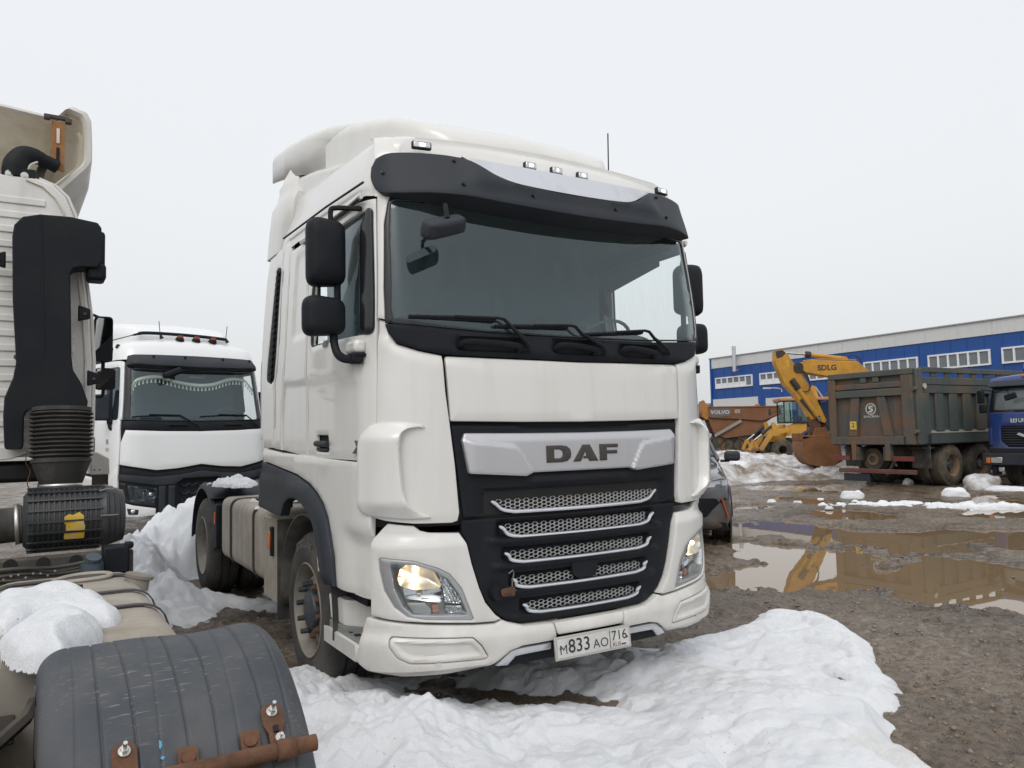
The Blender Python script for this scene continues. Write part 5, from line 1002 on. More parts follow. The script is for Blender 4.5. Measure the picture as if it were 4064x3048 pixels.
b = MB(); b.prism([(-.26, .95), (-.12, .99), (-.10, .93), (-.16, .90)], lambda a, c, d: (a, 3.2+d, c), 0, .03); b.build('filter_bracket', mat('bracket_white', (.45, .44, .42), .5), F)
# air cleaner
FA = mat('filter_plastic', (.025, .028, .032), .45, dirt=((.10, .09, .08), .4, 5), grain=.1, bump=(40, .15, .003))
prof = [(0, .0), (0, .15), (.02, .175)]
for i in range(14): t = .03+i*.028; prof += [(t, .186), (t+.012, .186), (t+.014, .194), (t+.026, .194)]
prof += [(.43, .200), (.445, .204), (.46, .2)]
for i in range(3): t = .465+i*.03; prof += [(t, .193-.012*i), (t+.026, .190-.014*i)]
prof += [(.555, .15), (.56, .12), (.56, 0)]
fb = MB(); fb.lathe(prof, (-.645, 3.32, 1.145), (1, 0, 0), 36); fl = fb.build('air_cleaner', FA, F, angle=25)
for i in range(18): a = 2*math.pi*i/18; c = Vector((0, .196*math.cos(a), .196*math.sin(a))); MB().bar(Vector((-.625, 3.32, 1.145))+c, Vector((-.21, 3.32, 1.145))+c, .012, .012, (0, c.y, c.z)).build('cleaner_rib', FA, fl)
for a in (35, 85, 150, 205): 
    c = Vector((0, .2*math.cos(R_(a+90)), .2*math.sin(R_(a+90)))); MB().tube([Vector((-.235, 3.32, 1.145))+c*1.02, Vector((-.20, 3.32, 1.145))+c*1.08, Vector((-.15, 3.32, 1.145))+c*1.06, Vector((-.135, 3.32, 1.145))+c*1.0], .005, 5).build('cleaner_clip', steel_dirty, fl)
# torn yellow sticker on the side facing back
yel = mat('yellow_sticker', (.62, .40, .02), .6, dirt=((.45, .36, .22), .8, 14), grain=.15)
st = rnd([(-.43, 1.03), (-.43, 1.17), (-.405, 1.185), (-.385, 1.178), (-.35, 1.195), (-.325, 1.17), (-.325, 1.125), (-.318, 1.11), (-.322, 1.03)], .006, 2)
b = MB(); b.prism(st, lambda a, z, d: (a, 3.32-math.sqrt(max(.0, (.2005+d)**2-(z-1.145)**2)), z), 0, .002); b.build('sticker', yel, fl)
b = MB(); b.lathe([(0, .112), (.03, .112), (.03, .12), (.06, .12), (.06, .105), (.30, .11), (.55, .12), (.9, .13)], (-.62, 3.32, 1.13), (-1, 0, -.05), 24); b.build('intake_hose', rubber, F)
b = MB(); b.lathe([(-.012, .126), (.012, .126)], (-.675, 3.32, 1.128), (1, 0, .05), 24); oc = b.build('hose_clamp', bright, F); mz = oc.modifiers.new('t', 'SOLIDIFY'); mz.thickness = .004
# bellows between the cleaner and the snorkel
pr_ = [(0, .115), (.04, .12), (.05, .125), (.17, .165), (.175, .172), (.20, .172)]
for i in range(11): t = .205+i*.027; pr_ += [(t, .155), (t+.012, .182), (t+.016, .182), (t+.026, .155)]
pr_ += [(.505, .17), (.53, .17)]
b = MB(); b.lathe(pr_, (-.44, 3.42, 1.32), (.0, .06, 1), 40); b.build('bellows', rubber, F, angle=25)
b = MB(); b.lathe([(0, .119), (.022, .121)], (-.44, 3.42, 1.335), (.0, .06, 1), 28); oc = b.build('hose_clamp', bright, F); mz = oc.modifiers.new('t', 'SOLIDIFY'); mz.thickness = .004
# snorkel
duct = [(-.735, 2.98), (-.725, 2.55), (-.70, 2.15), (-.715, 2.05), (-.76, 1.92), (-.765, 1.80), (-.755, 1.60), (-.745, 1.585), (-.66, 1.585), (-.65, 1.60), (-.65, 1.80), (-.635, 1.84), (-.60, 1.855), (-.29, 1.855), (-.285, 1.90), (-.325, 2.02), (-.375, 2.11), (-.385, 2.2), (-.40, 2.77), (-.385, 2.80), (-.345, 2.815), (-.24, 2.82), (-.215, 2.86), (-.215, 3.10), (-.24, 3.135), (-.40, 3.155), (-.58, 3.15), (-.68, 3.12), (-.725, 3.06)]
b = MB(); q = [tuple(p) for p in duct]; b.prism(q, lambda a, z, d: (a, 3.60+d, z), 0, .20); sn = b.build('snorkel', plastic, F, bev=.035, seg=3, angle=60)
b = MB(); b.box((-.235, 3.78, 2.94), (.10, .20, .32)); b.box((-.24, 3.72, 2.80), (.12, .18, .12)); b.build('snorkel_head', plastic, sn, bev=.025)
b = MB(); b.bar((-.575, 3.598, 3.14), (-.545, 3.598, 2.2), .007, .006); b.build('snorkel_seam', dark, sn)
for a, z, s in ((-.77, 2.84, -1), (-.345, 2.51, 1), (-.285, 2.06, 1)):
    b = MB(); b.prism([(a, z+.06), (a+s*.075, z+.035), (a+s*.075, z-.03), (a, z-.05)], lambda x, c, d: (x, 3.70+d, c), 0, .05); t = b.build('snorkel_tab', plastic, sn, bev=.008); MB().cyl((a+s*.04, 3.70, z), (a+s*.04, 3.69, z), .010, n=8).build('tab_bolt', rubber, t)
MB().tube(spline([(-.63, 3.58, 1.58), (-.635, 3.56, 1.50), (-.61, 3.57, 1.44), (-.625, 3.55, 1.36), (-.59, 3.54, 1.30)], 5), .003, 4).build('frayed_cord', rust, F)
# cab: rear wall with pressed ribs
prof_r = [(-.255, 1.53), (-.245, 1.8), (-.245, 2.2), (-.262, 2.5), (-.30, 2.8), (-.335, 3.05), (-.375, 3.25), (-.425, 3.37), (-.50, 3.44), (-.60, 3.475)]
half = prof_r; full_ring = [(a, z) for a, z in half]+[(-2.5-a, z) for a, z in reversed(half)]
rings = []
for bq, i in ((3.86, .03), (3.875, .012), (3.90, 0), (5.4, 0), (5.75, .06), (5.95, .2)):
    rings.append([((a+1.25)*(1-i*.5)-1.25, bq, 1.53+(z-1.53)*(1-i*.35)) for a, z in full_ring])
b = MB(); b.loft(rings); cb = b.build('cab', fwhite, F, angle=40)
for i in range(17):
    z = 1.66+.102*i; a1 = np.interp(z, [1.5, 2.4, 2.8, 3.1, 3.3], [-.36, -.36, -.41, -.47, -.55])
    MB().box(((-2.5-a1+a1)/2 if False else -1.25, 3.858, z), (2*(a1+1.25)*1.0, .014, .050)).build('rear_rib', fwhite, cb, bev=.010, seg=3)
sm = [(a-.045-.02*(z > 3.2), z-.03*(z > 3.3)) for a, z in half]
b = MB(); b.tube([(a, 3.853, z) for a, z in sm], .007, 6); b.build('cab_seam', mat('seam_sealer', (.64, .61, .55), .6, dirt=((.3, .2, .1), .5, 6)), cb)
b = MB(); b.tube([(a+.012, 3.90, z) for a, z in half], .012, 6); b.build('cab_edge', fwhite, cb)
b = MB(); b.prism([(-2.3, 1.56), (-2.2, 1.53), (-1.3, 1.50), (-.9, 1.50), (-.72, 1.52), (-.62, 1.555), (-.30, 1.555), (-.30, 1.60), (-2.3, 1.60)], lambda a, z, d: (a, 3.83+d, z), 0, .04); b.build('cab_sill', fwhite, cb, bev=.008)
MB().ball((-.70, 3.85, 2.21), .018, 8, 6).build('grommet', rust, cb)
b = MB(); b.box((-1.25, 4.6, 1.42), (1.7, 1.5, .12)); b.box((-1.25, 3.7, 1.1), (.9, .8, .6)); b.build('engine_block', dark, F, bev=.03)
b = MB(); b.prism([(-.93, 1.40), (-.88, 1.42), (-.80, 1.35), (-.78, 1.22), (-.82, 1.10), (-.95, 1.08)], lambda a, z, d: (a, 3.55+d, z), 0, .1); b.build('engine_cover', chassis_m, F, bev=.01)
# roof spoiler: white rim outside, stained shell inside
rim = [(-1.25, 4.045), (-.80, 4.04), (-.50, 4.01), (-.465, 4.015), (-.40, 4.10), (-.375, 4.115), (-.285, 4.085), (-.258, 4.03), (-.250, 3.85), (-.250, 3.72), (-.275, 3.665), (-.46, 3.44), (-.60, 3.36)]
fullrim = rim+[(-2.5-a, z) for a, z in reversed(rim[1:])]
def rim_ring(bq, ins, sc=1., dz=0.): return [((a+1.25)*sc*(1-ins)-1.25, bq, (z-3.75)*(1-ins*2.2)+3.75+dz) for a, z in fullrim]
b = MB(); b.loft([rim_ring(4.10, .055), rim_ring(4.075, .035), rim_ring(4.08, .008), rim_ring(4.11, 0), rim_ring(4.5, 0, 1, -.10), rim_ring(5.2, .05, .97, -.30)], cap=False, closed=False); b.build('roof_spoiler', white_old, F, angle=50)
b = MB(); b.loft([rim_ring(4.098, .056), rim_ring(4.16, .062), rim_ring(4.20, .085), rim_ring(4.5, .10, 1, -.09), rim_ring(5.15, .16, .95, -.26), rim_ring(5.3, .4, .8, -.30)], cap=False, closed=False); b.build('spoiler_inside', beige_inner, F, angle=60)
b = MB(); b.tube([((a+1.25)*.955-1.25, 4.15, (z-3.75)*.86+3.75-.01) for a, z in rim[3:11]], .010, 6); b.build('spoiler_lip', beige_inner, F)
b = MB(); b.tube(spline([(-.34, 4.18, 3.95), (-.315, 4.19, 3.88), (-.30, 4.19, 3.75), (-.31, 4.19, 3.70)], 5), .016, 6, flat=1.5); b.build('spoiler_swage', beige_inner, F)
br = MB(); br.prism([(-.515, 3.60), (-.515, 3.96), (-.435, 3.95), (-.43, 3.585)], lambda a, z, d: (a, 4.02+d, z), 0, .012); rb = br.build('spoiler_bracket', mat('orange_rust', (.33, .15, .055), .8, dirt=((.10, .05, .03), .7, 9), grain=.2), F, bev=.003)
for z0, z1, mq in ((3.79, 3.90, beige_inner), (3.64, 3.76, dark)): MB().box((-.474, 4.016, (z0+z1)/2), (.020, .010, z1-z0)).build('bracket_slot', mq, rb, bev=.002)
b = MB(); b.box((-.475, 4.03, 3.985), (.14, .03, .03)); b.box((-.545, 4.02, 3.975), (.04, .05, .035)); b.box((-.41, 4.02, 3.965), (.04, .05, .035)); b.build('spoiler_clamp', chassis_m, F, bev=.006)
arm = spline([(-.735, 3.93, 3.47), (-.73, 3.93, 3.56), (-.69, 3.94, 3.635), (-.62, 3.97, 3.655), (-.55, 4.0, 3.64), (-.48, 4.03, 3.62)], 6)
b = MB(); b.tube(arm, list(np.interp(np.linspace(0, 1, len(arm)), [0, .2, .5, .8, 1], [.075, .078, .062, .045, .05])), 12); b.box((-.71, 3.90, 3.47), (.20, .06, .11)); ao = b.build('spoiler_arm', plastic, F, angle=50)
for a in (-.765, -.675): b = MB(); b.cyl((a, 3.868, 3.475), (a, 3.862, 3.475), .024, n=16); b.cyl((a, 3.866, 3.475), (a, 3.855, 3.475), .013, n=6); b.build('bolt', bright, ao)
MB().tube(spline([(-.60, 3.92, 3.60), (-.645, 3.90, 3.56), (-.655, 3.90, 3.48), (-.62, 3.9, 3.46)], 5), .008, 6).build('cable', mat('cable_cream', (.55, .52, .45), .6), F)
b = MB(); b.tube(spline([(-.53, 4.05, 3.66), (-.57, 4.06, 3.60), (-.59, 4.06, 3.50), (-.575, 4.05, 3.46)], 5), .03, 7); b.build('strut', chassis_m, F)
# right-hand mirrors, seen from their glass side
def fmirror(a0, a1, z0, z1, bq, name):
    o = rnd([(a0, z0), (a1, z0+.0), (a1, z1), (a0, z1)], .04, 5); cx, cz = (a0+a1)/2, (z0+z1)/2; b = MB()
    b.loft([[(cx+(x-cx)*s, bq+d, cz+(z-cz)*s) for x, z in o] for d, s in ((0, .97), (.012, 1), (.06, .98), (.10, .85), (.12, .5))]); ob = b.build(name, plastic, F, angle=50)
    RMx = Matrix.Rotation(R_(14), 3, 'Z') @ Matrix.Rotation(R_(12), 3, 'X'); b = MB(); b.prism([((x-cx)*.88, (z-cz)*.90) for x, z in o], lambda x, z, d: Vector((cx, bq-.004, cz))+RMx @ Vector((x, d, z)), -.004, .012); b.build('mirror_glass', mirror_glass, ob)
fmirror(-.135, .02, 2.345, 2.76, 5.5, 'mirror'); fmirror(-.125, .045, 2.09, 2.29, 5.5, 'wide_mirror')
b = MB(); b.tube(spline([(-.30, 5.52, 2.74), (-.22, 5.55, 2.79), (-.14, 5.56, 2.775), (-.06, 5.56, 2.74)], 5), .014, 6); b.build('mirror_arm', plastic, F)
b = MB(); b.tube([(-.055, 5.56, 2.36), (-.055, 5.56, 2.27)], .016, 6); b.build('mirror_stay', plastic, F)
b = MB(); b.tube(spline([(-.05, 5.56, 2.10), (-.055, 5.56, 2.05), (-.09, 5.55, 2.03), (-.30, 5.5, 2.02)], 5), .014, 6); b.build('mirror_arm', plastic, F)
# wing behind the door: lamp and white fender plate
MB().box((-.155, 5.5, 1.60), (.06, .05, .11)).build('side_lamp', mat('orange_lens', (.75, .30, .01), .3, grain=.05), F, bev=.006); MB().box((-.15, 5.52, 1.60), (.07, .03, .13)).build('lamp_base', steel_dirty, F, bev=.006)
b = MB(); b.prism([(-.16, 1.53), (-.10, 1.535), (.0, 1.475), (.005, 1.33), (-.14, 1.33)], lambda a, z, d: (a, 5.5+d, z), 0, .5); wp = b.build('wing_plate', white_old, F, bev=.01)
for a in (-.115, -.075): MB().cyl((a, 5.5, 1.375), (a, 5.495, 1.375), .007, n=8).build('rivet', rubber, wp)
MB().box((-.07, 5.52, 1.27), (.13, .03, .12)).build('wing_flap', chassis_m, F, bev=.006)
# suspension bracket by the guard
b = MB(); b.prism(rnd([(-.10, -.09), (.06, .02), (.085, .05), (.05, .09), (.0, .07), (-.14, -.02)], .02, 4), lambda a, q, d: (-.70+d, -.10+a*0+q*.0+a, .76+q), 0, .02); b.build('spring_hanger', mat('brown_rust', (.17, .10, .06), .8, dirt=((.30, .22, .15), .6, 8), grain=.2), F, bev=.004)
b = MB(); b.cyl((-.71, -.28, .80), (-.60, -.28, .80), .055, n=18); b.cyl((-.60, -.28, .80), (-.575, -.28, .80), .035, n=6); b.bar((-.74, -.45, .74), (-.66, -.18, .80), .012, .13); b.build('spring_eye', MATS['brown_rust'], F, bev=.004)
b = MB(); b.tube([(-.80, .25, .70), (-.62, .42, .80), (-.60, .5, .82)], .02, 6); b.build('air_hose', rubber, F); MB().box((-.85, .35, .72), (.2, .5, .05)).build('frame_bracket', chassis_m, F, bev=.006)
# snow left on the tank
def tank_snow(name, poly, label, H, seed):
    P = np.array(spline(poly, 4, True)); x0, y0 = P.min(0)-.06; x1, y1 = P.max(0)+.06; st = .006
    X, Y = np.meshgrid(np.arange(x0, x1, st), np.arange(y0, y1, st), indexing='ij'); sd = poly_sd(X, Y, P)+(fbm(X*14, Y*14, 4, seed)-.5)*.035
    Z = .95 + np.sqrt(np.clip(sd, 0, .07)/.07)*H*(.65+.7*fbm(X*6, Y*6, 4, seed+3)) - .03*(sd < 0)
    keep = sd > -.012; n, k = X.shape; idx = np.arange(n*k).reshape(n, k); kq = keep[:-1, :-1] & keep[1:, :-1] & keep[1:, 1:] & keep[:-1, 1:]
    q = np.stack([idx[:-1, :-1], idx[1:, :-1], idx[1:, 1:], idx[:-1, 1:]], -1)[kq]; u = np.unique(q); mp = np.full(n*k, -1); mp[u] = np.arange(len(u))
    Z = np.where(sd < .004, np.minimum(Z, .953), Z)
    o = raw(name, np.stack([X, Y, Z], -1).reshape(-1, 3)[u], mp[q], snow_m, None, angle=0); o.location = F.location; o.rotation_euler = F.rotation_euler; sm_ = o.modifiers.new('s', 'SMOOTH'); sm_.iterations = 10; sm_.factor = .5; tag(o, label, 'snow patch')
tank_snow('snow_patch', [(-.745, 1.50), (-.66, 1.53), (-.50, 1.60), (-.40, 1.45), (-.34, 1.2), (-.32, .90), (-.38, .80), (-.46, .92), (-.56, 1.02), (-.68, .92), (-.745, 1.05)], 'long thick patch of melting snow lying across the brown fuel tank', .075, 301)
tank_snow('snow_patch', [(-.60, .96), (-.48, .93), (-.40, .76), (-.41, .60), (-.50, .46), (-.49, .32), (-.545, .19), (-.60, .22), (-.585, .40), (-.65, .52), (-.70, .72), (-.67, .88)], 'rounded blob of granular snow on the tank end behind the ribbed mudguard', .085, 331)
# ------------------------------------------------------------------ white truck behind, facing the camera
RT = thing('parked_truck', 'clean white truck with a tasselled windscreen curtain, parked behind the snow heap', 'truck', (-.527, 9.727, 0), .2)
_L2 = {
 .42: ([0, .4, .8, 1.0, 1.11, 1.18, 1.21, 1.22, 1.22], [-.05, -.04, .0, .06, .14, .27, .5, 1.2, 2.4]),
 1.1: ([0, .4, .8, 1.02, 1.14, 1.21, 1.235, 1.24, 1.24], [-.05, -.04, .0, .05, .13, .26, .5, 1.2, 2.4]),
 1.8: ([0, .4, .8, 1.02, 1.13, 1.20, 1.235, 1.245, 1.245], [-.02, -.01, .03, .08, .15, .28, .5, 1.2, 2.4]),
 2.0: ([0, .4, .8, 1.01, 1.11, 1.18, 1.225, 1.24, 1.24], [.01, .02, .06, .11, .18, .30, .52, 1.2, 2.4]),
 2.9: ([0, .4, .8, .97, 1.06, 1.12, 1.15, 1.16, 1.16], [.22, .23, .26, .30, .37, .48, .68, 1.3, 2.4]),
 3.15: ([0, .4, .8, .95, 1.03, 1.085, 1.11, 1.12, 1.12], [.33, .34, .37, .41, .48, .58, .77, 1.35, 2.4])}
sk2 = Skin([0, .4, .8, 1.02, 1.16, 1.30, 1.55, 2.25, 3.45], _L2)
P2 = lambda name, poly, m, parent=RT, **k: panel(name, poly, m, parent, sk2, **{**dict(step=.07, r=.008, t=.03), **k})
us = np.arange(-3.4, 3.41, .08); zs = np.arange(1.0, 3.2, .08); Uq, Zq = np.meshgrid(us, zs, indexing='ij'); n, k = Uq.shape; idx = np.arange(n*k).reshape(n, k)
q = np.stack([idx[:-1, :-1], idx[1:, :-1], idx[1:, 1:], idx[:-1, 1:]], -1).reshape(-1, 4); cen = np.stack([(Uq[:-1, :-1]+.04).ravel(), (Zq[:-1, :-1]+.04).ravel()], 1)
W2 = np.array([(-1.05, 1.95), (0, 1.92), (1.05, 1.95), (1.02, 2.78), (-1.02, 2.78)]); s2 = np.array([(-1.26, 1.98), (-1.26, 2.76), (-2.0, 2.76), (-2.1, 2.0)])
bad = inside(cen, W2) | inside(cen, s2) | inside(cen, s2*[-1, 1]) | (segdist(cen, W2) < .05)
raw('cab_shell', on_surf(sk2, np.stack([Uq.ravel(), Zq.ravel()], 1), -.04), q[~bad], dark, RT)
P2('bonnet_panel', [(-1.12, 1.80), (-.6, 1.775), (0, 1.765), (.6, 1.775), (1.12, 1.80), (1.20, 1.60), (1.21, 1.27), (.68, 1.165), (.35, 1.185), (0, 1.235), (-.35, 1.185), (-.68, 1.165), (-1.21, 1.27), (-1.20, 1.60)], white_clean)
P2('scuttle_panel', [(-1.18, 1.945), (-.6, 1.925), (0, 1.915), (.6, 1.925), (1.18, 1.945), (1.20, 1.83), (1.12, 1.81), (.6, 1.785), (0, 1.775), (-.6, 1.785), (-1.12, 1.81), (-1.20, 1.83)], plastic)
P2('screen_surround', [(-1.19, 1.955), (-.6, 1.935), (0, 1.925), (.6, 1.935), (1.19, 1.955), (1.14, 2.88), (-1.14, 2.88)], plastic_glossy, off=-.006, holes=[rnd([(-1.06, 1.965), (0, 1.945), (1.06, 1.965), (1.03, 2.76), (-1.03, 2.76)], [.05, 0, .05, .05, .05])])
P2('windscreen', rnd([(-1.07, 1.96), (0, 1.94), (1.07, 1.96), (1.04, 2.77), (-1.04, 2.77)], [.05, 0, .05, .05, .05]), screen, off=-.012, t=.004, r=.001)
for sg in (-1, 1):
    mm_ = (lambda p: p) if sg < 0 else mirror_u
    P2('door_pillar', mm_([(-1.20, 1.96), (-1.155, 2.88), (-1.225, 2.90), (-1.265, 1.96)]), white_clean)
    hole = rnd([(-1.275, 1.96), (-1.235, 2.80), (-1.95, 2.80), (-2.15, 2.35), (-2.18, 1.98)], .06)
    dr = P2('door', mm_([(-1.225, 1.28), (-1.215, 1.6), (-1.225, 1.94), (-1.262, 2.0), (-1.225, 2.90), (-2.05, 2.92), (-2.25, 2.4), (-2.30, 1.10), (-1.5, 1.02), (-1.30, 1.12)]), white_clean, holes=[mm_(hole)])
    P2('side_window', mm_(hole), side_glass, parent=dr, off=-.02, t=.004, r=.001)
    P2('rear_side_panel', mm_([(-2.31, 1.10), (-2.26, 2.4), (-2.06, 2.92), (-3.42, 2.95), (-3.42, 1.10)]), white_clean)
    P2('lower_side', mm_([(-1.27, 1.0), (-1.30, 1.10), (-1.5, 1.0), (-3.42, 1.08), (-3.42, .75), (-2.6, .75), (-2.4, 1.0), (-1.9, 1.0), (-1.65, .6), (-1.3, .45)]), white_clean)
    P2('side_step', mm_([(-1.232, 1.02), (-1.225, 1.25), (-1.40, 1.12), (-1.62, .98), (-1.55, .45), (-1.24, .45)]), white_clean, off=.012)
# lettering on the door side
brown_ink = mat('brown_ink', (.22, .11, .045), .6, grain=0); grey_ink = mat('grey_ink', (.42, .38, .33), .6, grain=0)
for s, zz, h, m_ in (('85', 1.62, .11, brown_ink), ('RLD', 1.50, .075, brown_ink), ('MAX', 1.40, .045, grey_ink)):
    if s == 'MAX': continue
    text_obj('door_lettering', s, h, (lambda z0: (lambda a, b, d: tuple(on_surf(sk2, [(-(1.62-a), z0+b)], .006)[0])))(zz), m_, RT, 0, 1.2)
rows = []
for z, bk, sc in ((2.90, .0, 1.), (3.02, .0, 1), (3.12, -.01, .995), (3.20, -.05, .985), (3.25, -.12, .97), (3.285, -.25, .95), (3.31, -.5, .93), (3.34, -1.0, .93), (3.36, -2.1, .93)):
    uu = np.linspace(-1.55, 1.55, 27); p = on_surf(sk2, np.stack([uu, np.full(27, min(z, 3.15))], 1), 0); p[:, 1] -= bk; e = (uu/1.55)**2; p[:, 2] = z+.02-.15*e*sstep(z, 3.1, 3.3); p[:, 0] *= sc; rows.append([tuple(v) for v in p])
b = MB(); b.loft(rows, cap=False, closed=False); b.build('roof', white_clean, RT, angle=60)
b = MB(); b.loft([dome(.75, .72, 3.20, 3.42, .10), dome(.95, .86, 3.2, 3.52, .2), dome(1.3, .95, 3.2, 3.62, .25), dome(2.3, 1.0, 3.2, 3.72, .25)]); b.build('roof_deflector', white_clean, RT, angle=60)
b = MB(); b.tube([tuple(p) for p in spline([(-1.08, .95, 3.28), (-.8, .72, 3.37), (-.62, .66, 3.405), (0, .63, 3.405), (.62, .66, 3.385), (.72, .68, 3.36)], 6)], [.008]*6+[.02]*2+[.028]*19+[.02]*4, 6); b.build('deflector_edge', plastic, RT)
P2('sun_visor', [(-1.10, 2.80), (-.6, 2.775), (0, 2.765), (.6, 2.775), (1.10, 2.80), (1.09, 2.97), (.6, 2.985), (0, 2.99), (-.6, 2.985), (-1.09, 2.97)], plastic_grey, bulge=lambda u, z: .17*(1-sstep(np.abs(u), .95, 1.14)*.8)*np.interp(z, [2.76, 2.85, 2.98], [1, .95, .35]), step=.05)
for u in (-.67, -.20, .42, .9): p = Vector(on_surf(sk2, [(u, 2.93)], .115)[0]); MB().cyl(p, p+Vector((0, -.02, .005)), .022, .016, 10).build('visor_screw', plastic, RT)
red_dk = mat('dark_red_lens', (.26, .05, .02), .25, grain=0)
for u in (-.16, .11, .39): p = Vector((u, .50, 3.30)); h = MB().cyl(p, p+Vector((0, -.03, .045)), .075, .05, 14).build('roof_lamp', plastic, RT); MB().box(p+Vector((0, -.03, .045)), (.085, .06, .05)).build('lamp_lens', red_dk, h, bev=.012)
for u in (-.45, .65): b = MB(); b.cyl((u, .50, 3.31), (u-.02, .52, 3.38), .035, .012, 8); b.cyl((u-.02, .52, 3.38), (u-.03+.045*(u > 0), .55, 3.60), .006, n=5); b.build('antenna', plastic, RT)
MB().box((-1.09, .62, 3.15), (.05, .07, .07), Matrix.Rotation(.4, 3, 'Y')).build('roof_camera', plastic_grey, RT, bev=.015)
# grille, lamps and bumper
P2('grille_frame', [(-1.215, 1.12), (-1.20, 1.215), (-1.0, 1.19), (-.68, 1.115), (-.35, 1.14), (0, 1.19), (.35, 1.14), (.68, 1.115), (1.0, 1.19), (1.20, 1.215), (1.215, 1.12), (1.19, .46), (-1.19, .46)], plastic, off=-.004, t=.05, step=.05, bulge=lambda u, z: -.05*(1-sstep(np.abs(u), .30, .40))*(1-sstep(z, .98, 1.05)))
P2('grille_brow', [(-1.21, 1.03), (-1.215, 1.12), (-.68, 1.06), (-.35, 1.08), (0, 1.13), (.35, 1.08), (.68, 1.06), (1.215, 1.12), (1.21, 1.03), (.70, .93), (.42, .93), (.28, 1.02), (-.28, 1.02), (-.42, .93), (-.70, .93)], plastic_grey, off=.018, t=.05, step=.05)
for j in range(4):
    for i in range(-2, 3):
        z0 = .92-.13*j; u0 = i*.125
        MB().tube([tuple(p) for p in on_surf(sk2, [(u0-.06, z0+.02), (u0-.03, z0-.02), (u0+.03, z0-.02), (u0+.06, z0+.02)], -.03)], .010, 5).build('grille_rib', plastic_grey, RT)
for s in (-1, 1):
    mm_ = (lambda p: p) if s < 0 else mirror_u
    for uo in (-.60, -.46): P2('grille_post', mm_([(uo-.05, .92), (uo+.05, .92), (uo+.04, .46), (uo-.05, .46)]), plastic_grey, off=.02, t=.04, step=.05)
    hp = rnd([(-1.215, 1.0), (-1.10, .975), (-.66, .895), (-.69, .60), (-1.0, .66), (-1.17, .72)], .02)
    hl = P2('headlight', mm_(hp), plastic_glossy, off=.006, t=.05, step=.04, bulge=lambda u, z: -.05*sstep(z, .70, .74)*(1-sstep(np.abs(u), 1.06, 1.10)))
    for u, z, r in ((-.93, .77, .075), (-.775, .80, .085), (-.85, .85, .05)):
        c = Vector(on_surf(sk2, [(s*-u*-1 if s < 0 else -u, z)], -.02)[0]) if s > 0 else Vector(on_surf(sk2, [(u, z)], -.02)[0]); b = MB(); b.lathe([(.03, .02), (.02, r*.5), (-.01, r*.85), (-.045, r)], c, (0, 1, 0), 20); b.build('reflector', reflector, hl); MB().ball(c+Vector((0, -.02, 0)), r*.36, 10, 7).build('lamp_glass', plastic_glossy if r < .08 else reflector, hl)
    P2('lamp_lens', mm_(rnd([(-1.09, .955), (-.675, .88), (-.70, .66), (-1.05, .70)], .02)), clear_lens, parent=hl, off=.008, t=.003, r=.001, step=.05)
    P2('bumper_corner', mm_(rnd([(-1.20, .695), (-1.0, .635), (-.69, .575), (-.69, .47), (-.95, .455), (-1.20, .47), (-1.23, .58)], .015)), white_clean, off=.02, t=.05, step=.05)
    fg = P2('fog_lamp', mm_(rnd([(-1.10, .60), (-.93, .57), (-.94, .49), (-1.08, .50)], .015)), plastic_grey, off=.024, t=.02, step=.04); c = Vector(on_surf(sk2, [(s*1.01, .545)], .03)[0]); MB().ball(c, .036, 12, 8, (1, .4, 1)).build('fog_glass', reflector, fg)
# mirrors, wipers, curtain and tassels
for s in (-1, 1):
    b = MB(); b.box((s*1.36, .46, 2.16), (.25, .14, .41)); b.build('mirror', plastic_grey, RT, bev=.045, seg=3)
    b = MB(); b.box((s*1.24, .46, 2.18), (.05, .16, .55)); b.build('mirror_stay', plastic, RT, bev=.015); b = MB(); b.tube([(s*1.24, .46, 1.95), (s*1.22, .44, 1.84), (s*1.12, .36, 1.76)], .045, 8); b.build('mirror_arm', plastic, RT)
    MB().box((s*1.36, .535, 2.16), (.22, .012, .36)).build('mirror_glass', mirror_glass, RT, bev=.01)
b = MB(); b.box((-.45, .0, 2.70), (.30, .13, .11), Matrix.Rotation(R_(-22), 3, 'Y')); b.build('kerb_mirror', plastic, RT, bev=.04, seg=3); MB().tube([(-.42, .05, 2.72), (-.36, .2, 2.83)], .015, 6).build('mirror_stem', plastic, RT)
for u0, u1, up_ in ((-1.02, -.33, -.03), (.0, .78, 1.0)):
    b = MB(); b.tube([tuple(p) for p in on_surf(sk2, [(u0, 2.0), ((u0+u1)/2, 2.02), (u1, 2.01)], .02)], .011, 5); wq = b.build('wiper', plastic, RT); b = MB(); b.tube([tuple(p) for p in on_surf(sk2, [((u0+u1)/2-.1, 2.03), (u1, 2.02), (up_-.03, 1.86), (up_, 1.83)], .035)], .013, 5); b.build('wiper_arm', plastic, wq)
for u in (-.35, .55): b = MB(); b.tube([tuple(p) for p in on_surf(sk2, [(u-.15, 1.86), (u-.13, 1.87), (u+.13, 1.87), (u+.15, 1.86)], .02)], .016, 5); b.build('grab_handle', plastic, RT)
lace = mat('lace', (.50, .55, .47), .9, grain=.1)
cur = MB(); top = spline([(-1.03, .30, 2.42), (-.98, .26, 2.50), (-.90, .24, 2.62), (-.63, .22, 2.68), (-.42, .21, 2.63), (-.30, .20, 2.60), (-.1, .19, 2.565), (.1, .19, 2.555), (.3, .20, 2.58), (.5, .22, 2.65), (.66, .23, 2.68), (.85, .26, 2.66), (.96, .28, 2.56), (1.03, .30, 2.48)], 5)
cur.loft([[tuple(p+np.array([0, .02, .0])) for p in top], [tuple(p+np.array([0, .0, -.045])) for p in top]], cap=False, closed=False); cu = cur.build('windscreen_curtain', lace, RT); mz = cu.modifiers.new('t', 'SOLIDIFY'); mz.thickness = .004
